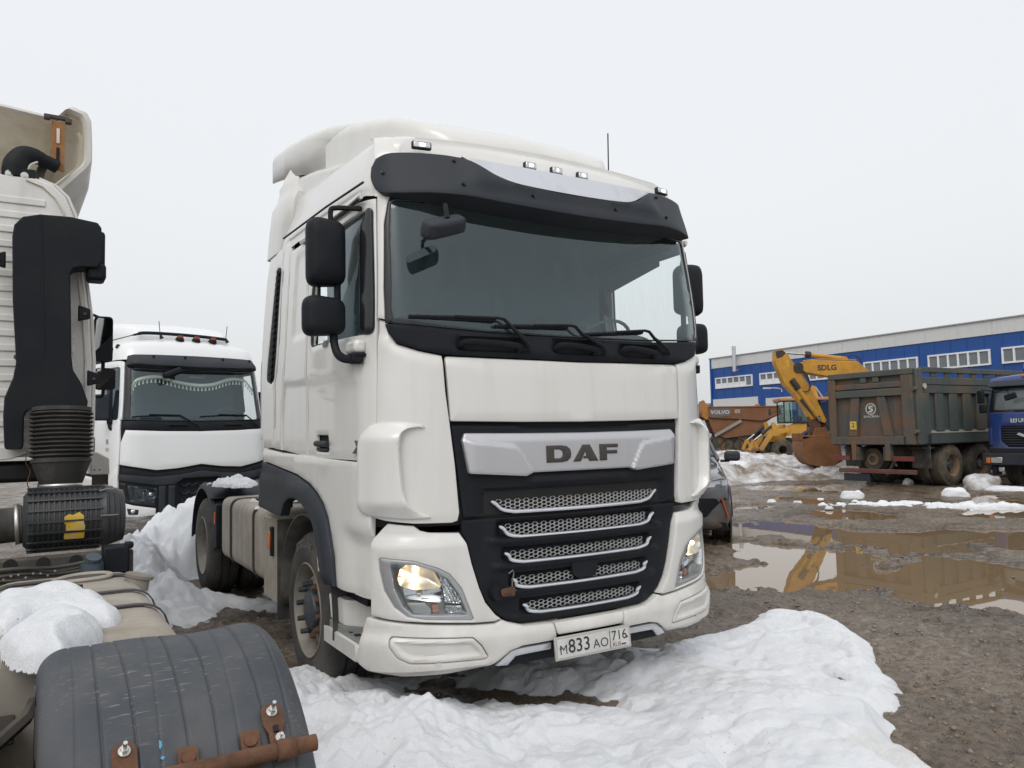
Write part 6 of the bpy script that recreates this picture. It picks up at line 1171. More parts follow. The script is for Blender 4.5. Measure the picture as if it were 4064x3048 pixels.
ln = np.concatenate([[0], np.cumsum(np.linalg.norm(np.diff(top, axis=0), axis=1))])
for sq in np.arange(.03, ln[-1], .062):
    p = Vector([np.interp(sq, ln, top[:, i]) for i in range(3)])+Vector((0, 0, -.06)); b = MB(); b.tube([p+Vector((-.026, 0, .02)), p+Vector((0, 0, -.018)), p+Vector((.026, 0, .02))], .0045, 4); b.cyl(p+Vector((0, 0, -.015)), p+Vector((0, 0, -.062)), .006, .016, 6); b.build('tassel', lace, cu)
MB().box((0, 1.25, 2.4), (2.2, .03, 1.0)).build('bunk_curtain', curtain, RT); MB().box((0, .48, 1.80), (1.95, .3, .2)).build('dashboard', interior_dk, RT, bev=.03); MB().box((0, .82, 2.93), (1.9, .9, .03)).build('headliner', interior, RT)
MB().prism([(-1.0, 1.95), (-1.0, 2.45), (-.93, 2.35), (-.80, 1.95)], lambda a, z, d: (a, .5+d, z), 0, .02).build('side_curtain', interior_dk, RT)
b = MB(); b.lathe([(0, .21), (.012, .222), (0, .234), (-.012, .222), (0, .21)], (.62, .55, 2.0), (0, .75, .66), 22); b.build('steering_wheel', interior_dk, RT)
v, f = text_geo('RENAULT', .05, 0, 0, 1.2); raw('screen_lettering', [tuple(on_surf(sk2, [(a+.0, 2.655+b_)], -.008)[0]) for a, b_, d in v], f, mat('sticker_grey', (.30, .33, .36), .6, grain=0), RT, smooth=False)
for sg in (-1, 1): wheel(sg*1.20, 1.38, .5, sg, parent=RT); wheel(sg*1.22, 5.1, .5, sg, front=False, parent=RT)
MB().box((0, 3.6, .85), (.9, 5.2, .25)).build('chassis_frame', chassis_m, RT, bev=.01); MB().box((0, 1.2, .9), (1.9, 1.9, .5)).build('engine_block', dark, RT)
# ------------------------------------------------------------------ warehouse
CORN = (55.79, 53.69); FAC = Vector((math.sin(R_(4)), math.cos(R_(4)), 0)); NRM = Vector((-FAC.y, FAC.x, 0))
W = thing('warehouse', 'long blue and white metal clad warehouse at the far side of the yard', 'warehouse', (CORN[0], CORN[1], 0), -R_(4))
# local frame: x goes away from the facade, y along it (negative towards the right of the picture)
blue_clad = mat('blue_cladding', (.009, .066, .275), .45, grain=.06, gscale=2, streak=((.03, .08, .28), .2)); white_clad = mat('grey_white_cladding', (.60, .61, .61), .5, grain=.03, gscale=2, streak=((.42, .42, .41), .3)); win_frame = mat('window_frame_white', (.75, .76, .78), .4, grain=.02); pane_m = mat('window_pane', (.16, .18, .20), .08, grain=.3, gscale=.6)
roof_m = mat('roof_edge', (.30, .31, .33), .5)
b = MB(); b.box((18, -30, 3.9), (36, 60, 7.8)); b.build('wall', blue_clad, W)
b = MB(); b.box((17.98, -30, 8.30), (36.1, 60.1, 1.0)); b.build('wall', white_clad, W); b = MB(); b.box((17.98, -30, 8.84), (36.3, 60.3, .09)); b.build('roof', roof_m, W); b = MB(); b.box((-.03, -.06, 4.4), (.18, .22, 8.75)); b.build('corner_trim', blue_clad, W)
for i in range(48):
    y = -.65-i*1.25; MB().box((-.012, y, 3.9), (.02, .035, 7.7)).build('cladding_joint', blue_clad, W)
for i in range(24): MB().box((-.088, -1.3-i*2.5, 8.30), (.02, .03, .98)).build('cladding_joint', white_clad, W)
for y0, y1 in ((-.74, -5.75), (-6.83, -11.8), (-12.65, -17.6), (-18.33, -23.0), (-23.95, -28.5), (-29.41, -34), (-35, -39.5), (-40.5, -45)):
    b = MB(); z0, z1 = 5.76, 6.75; yc, wd = (y0+y1)/2, abs(y1-y0)
    for z in (z0, z1): b.box((-.05, yc, z), (.14, wd+.12, .12))
    n_ = 6
    for i in range(n_+1): b.box((-.05, y0+(y1-y0)*i/n_, (z0+z1)/2), (.13, .13 if 0 < i < n_ else .12, z1-z0-.12))
    wf = b.build('window', win_frame, W)
    for i in range(n_):
        p = MB().box((-.02, y0+(y1-y0)*(i+.5)/n_, (z0+z1)/2), (.03, wd/n_-.1, z1-z0)).build('pane', pane_m, wf)
        if y0 > -7 and i not in (5,) : MB().box((-.045, y0+(y1-y0)*(i+.5)/n_, z0+.26), (.01, wd/n_-.16, .38)).build('window_blind', win_frame, wf)
MB().box((-.03, -3.3, 4.1), (.06, 6.2, 1.1)).build('wall_panel', white_clad, W); MB().box((-.03, -3.3, 2.3), (.05, 6.2, 2.4)).build('wall_panel', white_clad, W)
MB().box((-.03, -8.95, 2.25), (.06, 3.1, 4.4)).build('door', white_clad, W); MB().box((-.02, -8.95, 4.5), (.1, 3.4, .12)).build('door_head', blue_clad, W)
b = MB(); b.cyl((-.6, -4.05, 7.2), (-.6, -4.05, 9.68), .19, n=16); ch = b.build('chimney', mat('galvanised', (.52, .54, .56), .35, .6), W); MB().cyl((-.6, -4.05, 9.4), (-.6, -4.05, 9.55), .21, n=16).build('chimney_collar', MATS['galvanised'], ch); b = MB(); b.box((-.35, -4.05, 7.35), (.6, .1, .1)); b.box((-.3, -4.05, 8.6), (.5, .08, .06)); b.build('chimney_bracket', MATS['galvanised'], ch)
b = MB(); b.tube(spline([(-.05, -9.4, 4.9), (-.05, -9.4, 5.1), (-.35, -9.3, 5.25), (-1.0, -9.0, 5.28)], 4), .035, 6); b.box((-1.3, -8.85, 5.27), (.7, .28, .12)); b.build('wall_lamp', win_frame, W)
# low roof further away on the left
lw = thing('far_shed', 'low pale shed roof far away beside the corner of the blue warehouse', 'shed', (64, 76, 0), -R_(4)); MB().box((10, 0, 2.2), (20, 30, 4.4)).build('wall', white_clad, lw); MB().box((10, 0, 4.5), (20.6, 30.6, .25)).build('roof', roof_m, lw)

# ------------------------------------------------------------------ tipper truck
dump_g = mat('tipper_paint', (.048, .066, .064), .65, dirt=((.150, .105, .065), .7, 1.1), grain=.2, gscale=6, streak=((.13, .085, .05), .55), bump=(12, .15, .01))
dump_r = mat('tipper_rusty_paint', (.060, .070, .070), .75, dirt=((.17, .085, .04), .98, 1.5), grain=.2, gscale=6, streak=((.16, .075, .03), .8), bump=(14, .2, .01))
mud_tyre = mat('muddy_tyre', (.045, .040, .034), .9, dirt=((.16, .125, .085), .9, 3), grain=.2, bump=(20, .3, .01)); mud_rim = mat('muddy_rim', (.16, .10, .06), .85, dirt=((.22, .17, .12), .8, 3), grain=.2); red_paint = mat('red_tape', (.13, .022, .02), .6, dirt=((.12, .09, .07), .7, 2)); ink_w = mat('white_ink', (.55, .57, .57), .6, dirt=((.2, .2, .19), .6, 6))
D = thing('tipper_truck', 'rusty grey green tipper truck body with a white round emblem on its tailgate', 'tipper truck', (16.386, 9.191, 0), -1.584)
# local x: right, y: forward (tail at y = 0)
b = MB(); b.box((0, 2.9, 1.98), (2.42, 5.6, 1.75)); b.build('body', dump_g, D)
b = MB()
tg = MB(); tg.box((0, .03, 2.08), (2.5, .06, 1.94)); tail = tg.build('tailgate', dump_r, D)
def rb(name, x0, x1, z0, z1, m=dump_r, d=.10, par=None, y0=None):
    return MB().box(((x0+x1)/2, (-d/2 if y0 is None else y0), (z0+z1)/2), (x1-x0, d, z1-z0)).build(name, m, par or tail, bev=.02)
rb('rail', -1.25, 1.25, 2.93, 3.09, dump_g); rb('rail', -1.03, 1.03, 2.62, 2.77, dump_r, .09); rb('rail', -1.03, 1.03, 2.40, 2.60, dump_g, .11); rb('rail', -1.05, 1.05, 1.12, 1.34, dump_r, .12)
rb('stile', -1.25, -1.03, 1.12, 2.92, dump_r, .11); rb('stile', .95, 1.25, 1.12, 2.92, dump_r, .12)
for x0, x1, x2, x3 in ((-.55, -.30, -.68, -.40), (.22, .46, .40, .66)):
    MB().prism([(x2, 1.345), (x3, 1.345), (x1, 2.395), (x0, 2.395)], lambda a, z, d: (a, -.085+d, z), 0, .085).build('brace', dump_r, tail, bev=.015)
for x in (-.25, .12): rb('upper_stile', x, x+.18, 2.775, 2.925, dump_g, .08)
b = MB(); b.lathe([(.0, .155), (.004, .155), (.004, .130), (0, .130)], (-.01, -.0015, 2.08), (0, -1, 0), 32); em = b.build('emblem', ink_w, tail)
S_ = [(-.055, .085), (.07, .085), (.055, .045), (-.01, .045), (-.01, .02), (.065, .0), (.065, -.05), (.02, -.09), (-.08, -.09), (-.06, -.05), (.0, -.05), (.01, -.02), (-.06, .0), (-.07, .05)]
MB().prism(S_, lambda a, z, d: (-.01+a, -.004+d, 2.08+z), -.0, .003).build('emblem_sign', ink_w, em)
text_obj('emblem_lettering', 'SHACMAN', .085, lambda a, z, d: (.0+a, -.004-d, 1.875+z), ink_w, tail, .001, 1.15)
ys = MB().box((-.50, -.095, 1.645), (.20, .012, .22)).build('warning_sign', yel, tail); text_obj('sign_lettering', '2', .17, lambda a, z, d: (-.50+a, -.104-d, 1.65+z), plate_k, ys, 0, 1.2)
for x in (-1.28, 1.28):
    MB().box((x, .12, 2.1), (.09, .26, 1.96)).build('corner_post', dump_g, D, bev=.02)
    for z in (2.55, 1.45): MB().cyl((x, -.12, z), (x, .04, z), .055, n=12).build('hinge', dump_r, D)
MB().cyl((1.33, .30, 2.62), (1.36, .30, 2.62), .07, n=14).build('marker_disc', mat('beige_disc', (.45, .42, .32), .5), D)
for s in (1, -1):
    X_ = s*1.21
    def sbar(name, y0, y1, z0, z1, m=dump_g, d=.09): return MB().box((X_+s*d/2, (y0+y1)/2, (z0+z1)/2), (d, y1-y0, z1-z0)).build(name, m, D, bev=.015)
    sbar('side_rail', .25, 5.75, 2.98, 3.12); sbar('side_rail', .25, 5.75, 2.66, 2.86, dump_g, .10); sbar('side_rail', .25, 5.75, 2.44, 2.655, dump_g, .085); sbar('side_rail', .35, 5.75, 1.13, 1.40, dump_g, .10); sbar('side_post', .25, .55, 1.13, 2.44, dump_g, .10)
    MB().prism([(0, 1.405), (.11, 1.405), (0, 1.48)], lambda a, z, d: (X_+s*a, .5+d, z), 0, 5.2).build('side_ledge', mat('dusty_ledge', (.20, .18, .14), .9) if s > 0 else MATS['dusty_ledge'], D)
    for i in range(8): sbar('side_post', .85+.64*i, 1.20+.64*i, 1.45, 2.44, dump_g, .075); sbar('upper_post', .75+.62*i, .98+.62*i, 2.861, 2.98, dump_g, .06)
    for y in (1.55, 2.92): wheel(s*1.23, y, .545, s, front=False, r=.55, w=.33, parent=D, tm=mud_tyre, rm=mud_rim); wheel(s*.88, y, .545, s, front=False, r=.55, w=.33, parent=D, tm=mud_tyre, rm=mud_rim)
    wheel(s*1.2, 6.4, .545, s, r=.55, w=.33, parent=D, tm=mud_tyre, rm=mud_rim)
    MB().box((s*1.0, .55, .80), (.5, .04, .6)).build('mud_flap', rubber, D); MB().box((s*.95, .62, 1.02), (.45, .5, .04)).build('rear_mudguard', chassis_m, D)
    MB().box((s*.42, 3.2, .88), (.12, 6.6, .36)).build('frame_rail', chassis_m, D); MB().box((s*.5, -.05, .95), (.14, .16, .5)).build('hinge_bracket', dump_r, D, bev=.01)
    MB().box((s*.92, -.08, .76), (.55, .05, .12)).build('lamp_board', red_paint, D)
MB().cyl((-.15, .2, .72), (-.15, .5, .72), .30, n=24).build('spare_hub', mud_tyre, D); MB().lathe([(0, .18), (-.03, .16), (-.03, .09)], (-.15, .2, .72), (0, 1, 0), 20).build('hub_ring', mud_rim, D)
b = MB(); b.bar((.35, -.05, .98), (.60, .1, .55), .09, .06); b.build('tail_strut', dump_r, D, bev=.01); b = MB(); b.bar((.6, .0, .68), (.25, .2, .30), .07, .05); b.build('tail_strut', dump_r, D)
MB().box((.15, -.12, .42), (2.25, .08, .12)).build('under_run_bar', mat('worn_red_bar', (.085, .04, .034), .7, dirt=((.12, .09, .06), .8, 2)), D, bev=.01); MB().box((.2, -.162, .43), (1.6, .006, .06)).build('reflective_tape', red_paint, D); MB().box((-.45, -.1, .24), (.8, .04, .2)).build('tail_flap', plastic_grey, D)
MB().box((0, 6.4, 1.9), (2.4, 1.6, 2.0)).build('cab', mat('old_green_cab', (.05, .07, .07), .5), D, bev=.1); MB().box((0, 2.2, 1.02), (1.0, .5, .2)).build('axle_beam', chassis_m, D)

# ------------------------------------------------------------------ blue truck beyond the right edge
BT = thing('blue_truck', 'bright blue truck with black grille and red beacon at the right edge', 'truck', (18.0, 5.87, 0), -math.pi/2)
# local x: picture right, y: away from its front, front at y = 0 (faces -Y local)
bl_p = mat('blue_paint', (.004, .030, .17), .35, coat=.5, grain=.05, dirt=((.10, .09, .10), .35, 1.4), low=((.14, .11, .08), .9, 1.3, .6))
_L3 = {.9: ([0, .6, 1.0, 1.18, 1.24, 1.25, 1.25], [0, .01, .04, .10, .25, .8, 2.0]), 1.9: ([0, .6, 1.0, 1.18, 1.24, 1.25, 1.25], [.02, .03, .06, .12, .27, .8, 2.0]), 2.5: ([0, .6, 1.0, 1.14, 1.19, 1.20, 1.20], [.14, .15, .18, .24, .38, .9, 2.0]), 2.85: ([0, .6, .98, 1.10, 1.15, 1.16, 1.16], [.22, .23, .26, .33, .46, .95, 2.0])}
sk3 = Skin([0, .6, 1.0, 1.2, 1.36, 1.92, 3.1], _L3)
P3 = lambda name, poly, m, parent=BT, **k: panel(name, poly, m, parent, sk3, **{**dict(step=.08, r=.012, t=.03), **k})
P3('bonnet_panel', [(-1.16, 1.88), (0, 1.91), (1.16, 1.88), (1.2, 1.5), (1.16, .95), (.95, .90), (-.95, .90), (-1.16, .95), (-1.2, 1.5)], bl_p, holes=[rnd([(-.87, 1.55), (.87, 1.55), (.87, 1.17), (.70, 1.02), (-.70, 1.02), (-.87, 1.17)], .05)])
P3('grille', rnd([(-.88, 1.56), (.88, 1.56), (.88, 1.16), (.71, 1.01), (-.71, 1.01), (-.88, 1.16)], .05), plastic, off=-.03)
for i in range(8): MB().tube([tuple(p) for p in on_surf(sk3, [(-.85+.0*i, 1.51-.062*i), (0, 1.51-.062*i), (.85, 1.51-.062*i)], -.01)], .014, 5).build('grille_slat', plastic_grey, BT)
for s in (-1, 1): MB().prism([(s*.02, 1.24), (s*.40, 1.38), (s*.46, 1.34), (s*.12, 1.20), (s*.02, 1.20)], lambda a, z, d: (a, -.06+d, z), 0, .02).build('badge_wing', chrome, BT)
for (x0, x1) in ((-.60, -.57), (-.54, -.51), (-.48, -.45)): MB().box(((x0+x1)/2, -.02, 1.685), (x1-x0, .012, .10)).build('front_lettering', ink_w, BT)
MB().box((-.525, -.02, 1.64), (.15, .012, .022)).build('front_lettering', ink_w, BT); text_obj('front_lettering', 'UM', .13, lambda a, z, d: (-.325+a, -.026-d, 1.68+z), ink_w, BT, .003, 1.0)
P3('windscreen', rnd([(-1.03, 1.95), (1.03, 1.95), (.98, 2.47), (-.98, 2.47)], .05), mat('dark_screen', (.12, .14, .145), .12, grain=.2, gscale=2), off=-.01); P3('screen_surround', [(-1.18, 1.90), (0, 1.925), (1.18, 1.90), (1.14, 2.52), (-1.14, 2.52)], plastic_glossy, holes=[rnd([(-1.02, 1.96), (1.02, 1.96), (.97, 2.46), (-.97, 2.46)], .05)])
P3('sun_visor', rnd([(-1.16, 2.52), (1.16, 2.52), (1.12, 2.70), (-1.12, 2.70)], .05), plastic_grey, bulge=lambda u, z: .16*np.interp(z, [2.52, 2.70], [1, .2]))
for s in (-1, 1): P3('cab_side', (lambda p: p if s < 0 else mirror_u(p))([(-1.2, .95), (-1.19, 1.9), (-1.16, 2.52), (-1.14, 2.75), (-3.0, 2.75), (-3.0, .95)]), bl_p); P3('corner_vane', (lambda p: p if s < 0 else mirror_u(p))(rnd([(-1.22, 1.50), (-1.10, 1.50), (-1.10, 1.05), (-1.22, 1.08)], .04)), bl_p, off=.03)
b = MB(); b.loft([[(x*s_, y, z-.10*(x/1.15)**2*q) for x in np.linspace(-1.15, 1.15, 13)] for y, z, s_, q in ((.20, 2.68, 1, 0), (.26, 2.80, 1, .3), (.40, 2.86, .98, .7), (.9, 2.90, .97, 1), (2.1, 2.92, .97, 1))], cap=False, closed=False); b.build('roof', bl_p, BT, angle=60)
MB().box((0, .02, .72), (2.58, .30, .30)).build('bumper', plastic_grey, BT, bev=.03); MB().box((0, .1, .93), (2.2, .2, .12)).build('bumper_gap', dark, BT)
for s in (-1, 1):
    MB().box((s*.93, -.135, .70), (.27, .02, .14)).build('headlight', reflector, BT, bev=.01); MB().box((s*1.13, -.135, .69), (.10, .02, .14)).build('turn_signal', amber, BT, bev=.01)
    MB().box((s*.92, .05, .46), (.14, .04, .12)).build('fog_lamp', reflector, BT, bev=.01); MB().box((s*1.05, .1, .44), (.1, .3, .25)).build('tow_bracket', plastic, BT, bev=.02)
    MB().tube([(s*1.15, .3, 2.45), (s*1.33, .12, 2.50), (s*1.36, .1, 2.36)], .015, 5).build('mirror_arm', plastic, BT); MB().box((s*1.35, .1, 2.31), (.17, .08, .34)).build('mirror', plastic, BT, bev=.03); MB().box((s*1.31, .1, 2.0), (.18, .08, .22)).build('wide_mirror', plastic, BT, bev=.03)
    wheel(s*1.2, 1.2, .52, s, r=.53, parent=BT, tm=mud_tyre, rm=mud_rim)
MB().box((-.52, -.12, 2.28), (.30, .05, .15), Matrix.Rotation(R_(-15), 3, 'Y')).build('kerb_mirror', plastic, BT, bev=.03); MB().tube([(-.55, -.1, 2.33), (-.75, .1, 2.52)], .012, 5).build('mirror_stem', plastic, BT); MB().tube([(-1.1, .2, 2.40), (-.62, .0, 2.48)], .012, 5).build('mirror_stem', plastic, BT)
bq = MB().cyl((-.36, .45, 2.90), (-.36, .45, 2.98), .09, n=12).build('beacon', plastic, BT); MB().cyl((-.36, .45, 2.98), (-.36, .45, 3.12), .085, .07, 14).build('beacon_lens', mat('red_beacon', (.55, .04, .05), .3), bq); MB().box((-.36, .25, 2.80), (.10, .05, .06)).build('roof_lamp', amber, BT, bev=.01)
MB().box((-.0, -.14, .80), (.52, .012, .12)).build('number_plate', plate_w, BT); MB().box((0, 1.4, .8), (1.0, 2.5, .4)).build('chassis_frame', chassis_m, BT); MB().box((0, 1.0, 2.2), (2.0, .03, .6)).build('cab_back', interior_dk, BT)
MB().tube([(-.30, -.12, .60), (-.15, -.05, .35), (.0, .0, .12)], .012, 5).build('tow_chain', chassis_m, BT)

# ------------------------------------------------------------------ excavator
ye = mat('excavator_yellow', (.52, .255, .018), .5, dirt=((.18, .09, .03), .6, 2.0), grain=.08, streak=((.22, .11, .03), .35), bump=(10, .08, .01)); ye2 = mat('loader_yellow', (.50, .26, .03), .5, dirt=((.28, .15, .05), .7, 1.6), grain=.08); bucket_m = mat('bucket_rust', (.20, .085, .032), .8, dirt=((.10, .05, .025), .7, 2.2), grain=.2, gscale=8, bump=(14, .3, .01)); blk = mat('grease_black', (.018, .016, .015), .6, dirt=((.10, .07, .04), .5, 4)); rod = mat('cylinder_rod', (.45, .46, .47), .25, .9)
E = thing('excavator', 'yellow crawler excavator whose folded arm lowers a rusty bucket beside the tipper', 'excavator', (19.06, 13.02, 0), R_(-35))
# local x runs along the arm plane (picture right), y away from the camera
pl2 = lambda a, z, d: (a, d, z)
def slab(name, poly, m, d0, d1, par=E, bev=.02): return MB().prism(poly, pl2, d0, d1).build(name, m, par, bev=bev)
stick = slab('stick', [(-1.27, 4.08), (-1.24, 4.16), (-1.02, 4.19), (-.86, 4.03), (-.66, 3.70), (-.44, 3.42), (-.03, 2.62), (.29, 1.82), (.22, 1.74), (.08, 1.80), (-.03, 1.88), (-.22, 1.86), (-.40, 2.25), (-.72, 2.73), (-1.0, 3.02), (-1.2, 3.53), (-1.29, 3.80)], ye, -.20, .20)
slab('stick_top', [(-1.26, 4.05), (-1.25, 4.15), (-1.03, 4.18), (-.92, 4.08), (-1.05, 3.95), (-1.22, 3.9)], blk, -.205, .205, stick, .01)
boom = slab('boom', [(-.66, 3.50), (-.60, 3.62), (-.45, 3.76), (-.13, 3.82), (1.33, 3.75), (1.63, 3.48), (2.6, 2.4), (3.2, 1.6), (2.75, 1.45), (2.2, 2.2), (1.35, 3.15), (.95, 3.22), (.32, 3.28), (-.37, 3.42)], ye, -.24, .24)
slab('boom_pin', rnd([(-.70, 3.42), (-.70, 3.74), (-.40, 3.74), (-.40, 3.42)], .14), blk, -.262, .262, boom, .01)
text_obj('boom_lettering', 'SDLG', .24, lambda a, z, d: (.36+a, -.2435-d, 3.55+z), letter_dk, boom, .010, 1.05); MB().box((.32, -.2455, 3.55), (.045, .004, .055)).build('lettering_dot', mat('logo_red', (.45, .05, .03), .5), boom)
for z in (3.82, 3.70): text_obj('stick_marking', 'B' if z > 3.75 else 'K', .15, lambda a, q, d, z=z: (-.88+a+(3.8-z)*.25, -.205-d, z-.04+q), yel, stick, .006, .9)
b = MB(); b.cyl((-.95, 0, 4.10), (-.20, 0, 4.03), .035, n=10); b.build('cylinder_rod', rod, E); b = MB(); b.cyl((-.22, 0, 4.03), (1.02, 0, 3.85), .075, n=12); b.build('cylinder', ye2, E); b = MB(); b.cyl((-.24, 0, 4.035), (-.08, 0, 4.01), .11, n=12); b.build('cylinder_head', blk, E); slab('cylinder_lug', [(.86, 3.74), (1.12, 3.74), (1.05, 3.90), (.92, 3.92)], ye, -.15, .15, boom)
b = MB(); b.cyl((-.62, -.22, 2.95), (-.02, -.22, 1.98), .075, n=12); b.build('bucket_cylinder', ye2, E); b = MB(); b.cyl((-.78, -.22, 3.2), (-.58, -.22, 2.88), .10, n=12); b.build('cylinder_head', blk, E); b = MB(); b.cyl((-.02, -.22, 1.98), (.08, -.22, 1.82), .04, n=10); b.build('cylinder_rod', rod, E); b = MB(); b.bar((-.50, -.212, 2.55), (.02, -.212, 1.90), .16, .012, (0, 1, 0)); b.build('stick_painted_shadow', blk, stick)  # last bar: thin black strip that paints the bucket cylinder's shadow onto the stick
for i in range(3): MB().tube(spline([(-.62, -.24, 3.62+.05*i), (-.34-.04*i, -.27, 3.40), (-.22, -.28, 3.05), (-.30, -.27, 2.80), (-.60, -.25, 2.82)], 6), .018, 5).build('hydraulic_hose', blk, E)
MB().tube(spline([(1.0, -.1, 3.9), (1.25, -.12, 3.95), (1.45, -.12, 3.85), (1.5, -.1, 3.7)], 5), .02, 5).build('hydraulic_hose', blk, E); MB().tube(spline([(-.4, -.2, 3.80), (.2, -.2, 3.84), (1.3, -.2, 3.78)], 5), .02, 5).build('hydraulic_pipe', ye2, E)
slab('bucket_link', [(-.28, 1.97), (-.05, 1.97), (.10, 1.80), (.14, 1.45), (-.12, 1.42), (-.18, 1.72)], rust, -.17, .17); slab('bucket_lever', [(.0, 1.90), (.15, 1.86), (.42, 1.62), (.52, 1.42), (.30, 1.38), (.22, 1.55)], blk, -.12, .12)
# bucket: curved shell with side plates and teeth
bk = MB(); prof_b = spline([(-.58, 1.24), (-.64, 1.05), (-.58, .72), (-.36, .42), (.02, .36), (.38, .40)], 5); prof_i = [(x*.93+.02, z*.93+.09) for x, z in prof_b]
bk.prism([tuple(p) for p in prof_b]+list(reversed(prof_i)), lambda a, z, d: (.02+d*.94, a*.95+.0, z) if False else (a, d, z), -.55, .55)
bo = bk.build('bucket', bucket_m, E, bev=.01)
slab('bucket_side', [tuple(p) for p in prof_b]+[(.56, .62), (.50, 1.02), (.40, 1.32), (-.20, 1.34)], bucket_m, -.59, -.55, bo, .008); slab('bucket_side', [tuple(p) for p in prof_b]+[(.56, .62), (.50, 1.02), (.40, 1.32), (-.20, 1.34)], bucket_m, .55, .59, bo, .008)
slab('bucket_back', [(.38, .40), (.62, .52), (.56, 1.02), (.48, 1.34), (.40, 1.34), (.46, 1.0), (.50, .60), (.36, .47)], bucket_m, -.55, .55, bo, .01); MB().box((.0, 0, 1.33), (.9, 1.12, .05)).build('bucket_top', bucket_m, bo, bev=.01)
for dd in (-.25, .25): slab('bucket_ear', [(-.22, 1.34), (.30, 1.34), (.22, 1.62), (-.10, 1.60)], bucket_m, dd-.03, dd+.03, bo, .01)
for i in range(5): MB().box((-.62+.0*i, -.46+.23*i, 1.32), (.10, .09, .22), None, .6).build('bucket_tooth', bucket_m, bo, bev=.01)
# body behind the tipper
MB().box((4.6, .3, 1.75), (3.4, 2.6, 1.3)).build('upper_body', ye, E, bev=.1); MB().box((3.7, -.6, 2.1), (1.6, 1.0, 1.7)).build('cab', ye, E, bev=.12); MB().box((3.7, -1.11, 2.35), (1.2, .02, .9)).build('cab_window', pane_m, E)
for dd in (-1.1, 1.4): MB().loft([[(2.2+.0, dd-.3, .45), (2.2, dd+.3, .45), (2.35, dd+.3, .85), (2.35, dd-.3, .85)], [(6.2, dd-.3, .05), (6.2, dd+.3, .05), (6.1, dd+.3, .9), (6.1, dd-.3, .9)]]).build('track', blk, E, bev=.1)
MB().cyl((4.3, .2, .7), (4.3, .2, 1.15), .7, n=24).build('slew_ring', blk, E)

# ------------------------------------------------------------------ backhoe loader
L_ = thing('backhoe_loader', 'yellow backhoe loader with glazed cab and lowered front loader arms behind the snow bank', 'loader', (30.03, 24.1, 0), R_(-38))
def ls(name, poly, m, d0, d1, par=None, bev=.02): return MB().prism(poly, pl2, d0, d1).build(name, m, par or L_, bev=bev)
ls('bonnet', [(-.40, 1.22), (-.36, 1.42), (-.12, 1.68), (.40, 1.80), (.52, 1.80), (.50, .9), (-.35, .9)], ye2, -.45, .75, bev=.05); ls('radiator_grille', [(-.44, .9), (-.42, 1.2), (-.36, 1.2), (-.36, .9)], blk, -.40, .70)
ls('side_panel', [(.45, 1.2), (.45, 1.72), (.95, 1.84), (1.54, 1.82), (1.52, 1.47), (1.07, 1.22)], ye2, -.62, -.5)
cab_ = ls('cab_frame', [(.38, 1.85), (1.62, 1.85), (1.62, 1.95), (.38, 1.95)], blk, -.7, .9)
for a, z in (((.42, 1.9), (.42, 2.95)), ((1.10, 1.9), (1.06, 2.95)), ((1.62, 1.9), (1.58, 2.95)), ((2.6, 1.3), (2.62, 3.0))):
    for d in (-.7, .9): MB().bar((a[0], d, a[1]), (z[0], d, z[1]), .06, .06).build('cab_post', blk, L_)
lg = glass_mat('loader_glass', (.55, .72, .70), 1.2, .03, .03)
for a0, a1 in ((.45, 1.06), (1.1, 1.58)): MB().prism([(a0, 1.95), (a1, 1.95), (a1, 2.95), (a0, 2.95)], pl2, -.70, -.695).build('cab_glass', lg, L_)
MB().prism([(-.68, 1.95), (.88, 1.95), (.86, 2.92), (-.66, 2.92)], lambda a, z, d: (.42+d, a, z), 0, .006).build('cab_glass', lg, L_); MB().prism([(-.68, 1.3), (.88, 1.3), (.86, 2.92), (-.66, 2.92)], lambda a, z, d: (2.6+d, a, z), 0, .006).build('cab_glass', lg, L_)
MB().box((1.5, .1, 3.08), (2.6, 1.8, .16)).build('cab_roof', mat('faded_orange', (.42, .19, .08), .6, dirt=((.3, .2, .13), .5, 2)), L_, bev=.04)
for x in (.35, .60, .85, 1.1): MB().box((.20, -.6+x*1.2-.3, 2.97), (.08, .2, .10)).build('work_lamp', plastic_glossy, L_, bev=.02)
MB().box((1.7, .1, 2.1), (.5, .5, .9)).build('seat', blk, L_, bev=.06); MB().lathe([(0, .17), (.012, .185), (0, .2), (-.012, .185), (0, .17)], (1.05, .1, 2.15), (-.5, 0, .86), 20).build('steering_wheel', blk, L_)
for d in (-.95, .95):
    ls('loader_arm', [(-1.02, .50), (-.72, .95), (-.35, 1.48), (.55, 1.62), (.62, 1.42), (-.20, 1.28), (-.55, .80), (-.75, .48)], ye2, d-.09, d+.09); MB().bar((-1.45, d-.02, .52), (-1.22, d-.02, 1.02), .14, .1, (0, 1, 0)).build('tipping_lever', ye2, L_); MB().bar((-1.22, d-.02, 1.02), (-.98, d-.02, .50), .12, .08, (0, 1, 0)).build('tipping_lever', ye2, L_)
    MB().cyl((-1.2, d, 1.0), (-.75, d, 1.35), .045, n=10).build('ram_rod', rod, L_); MB().cyl((-.80, d, 1.31), (-.22, d, 1.78), .075, n=10).build('loader_ram', blk, L_); ls('arm_tower', [(-.28, 1.2), (-.30, 1.92), (-.12, 1.92), (.1, 1.2)], ye2, d-.10, d+.10)
    MB().lathe([(-.18, .20), (-.18, .48), (-.14, .52), (.14, .52), (.18, .48), (.18, .20)], (.2, d*.9, .52), (0, 1, 0), 28).build('front_wheel', mud_tyre, L_); MB().lathe([(-.26, .3), (-.26, .68), (-.2, .75), (.2, .75), (.26, .68), (.26, .3)], (2.3, d*.95, .75), (0, 1, 0), 30).build('rear_wheel', mud_tyre, L_)
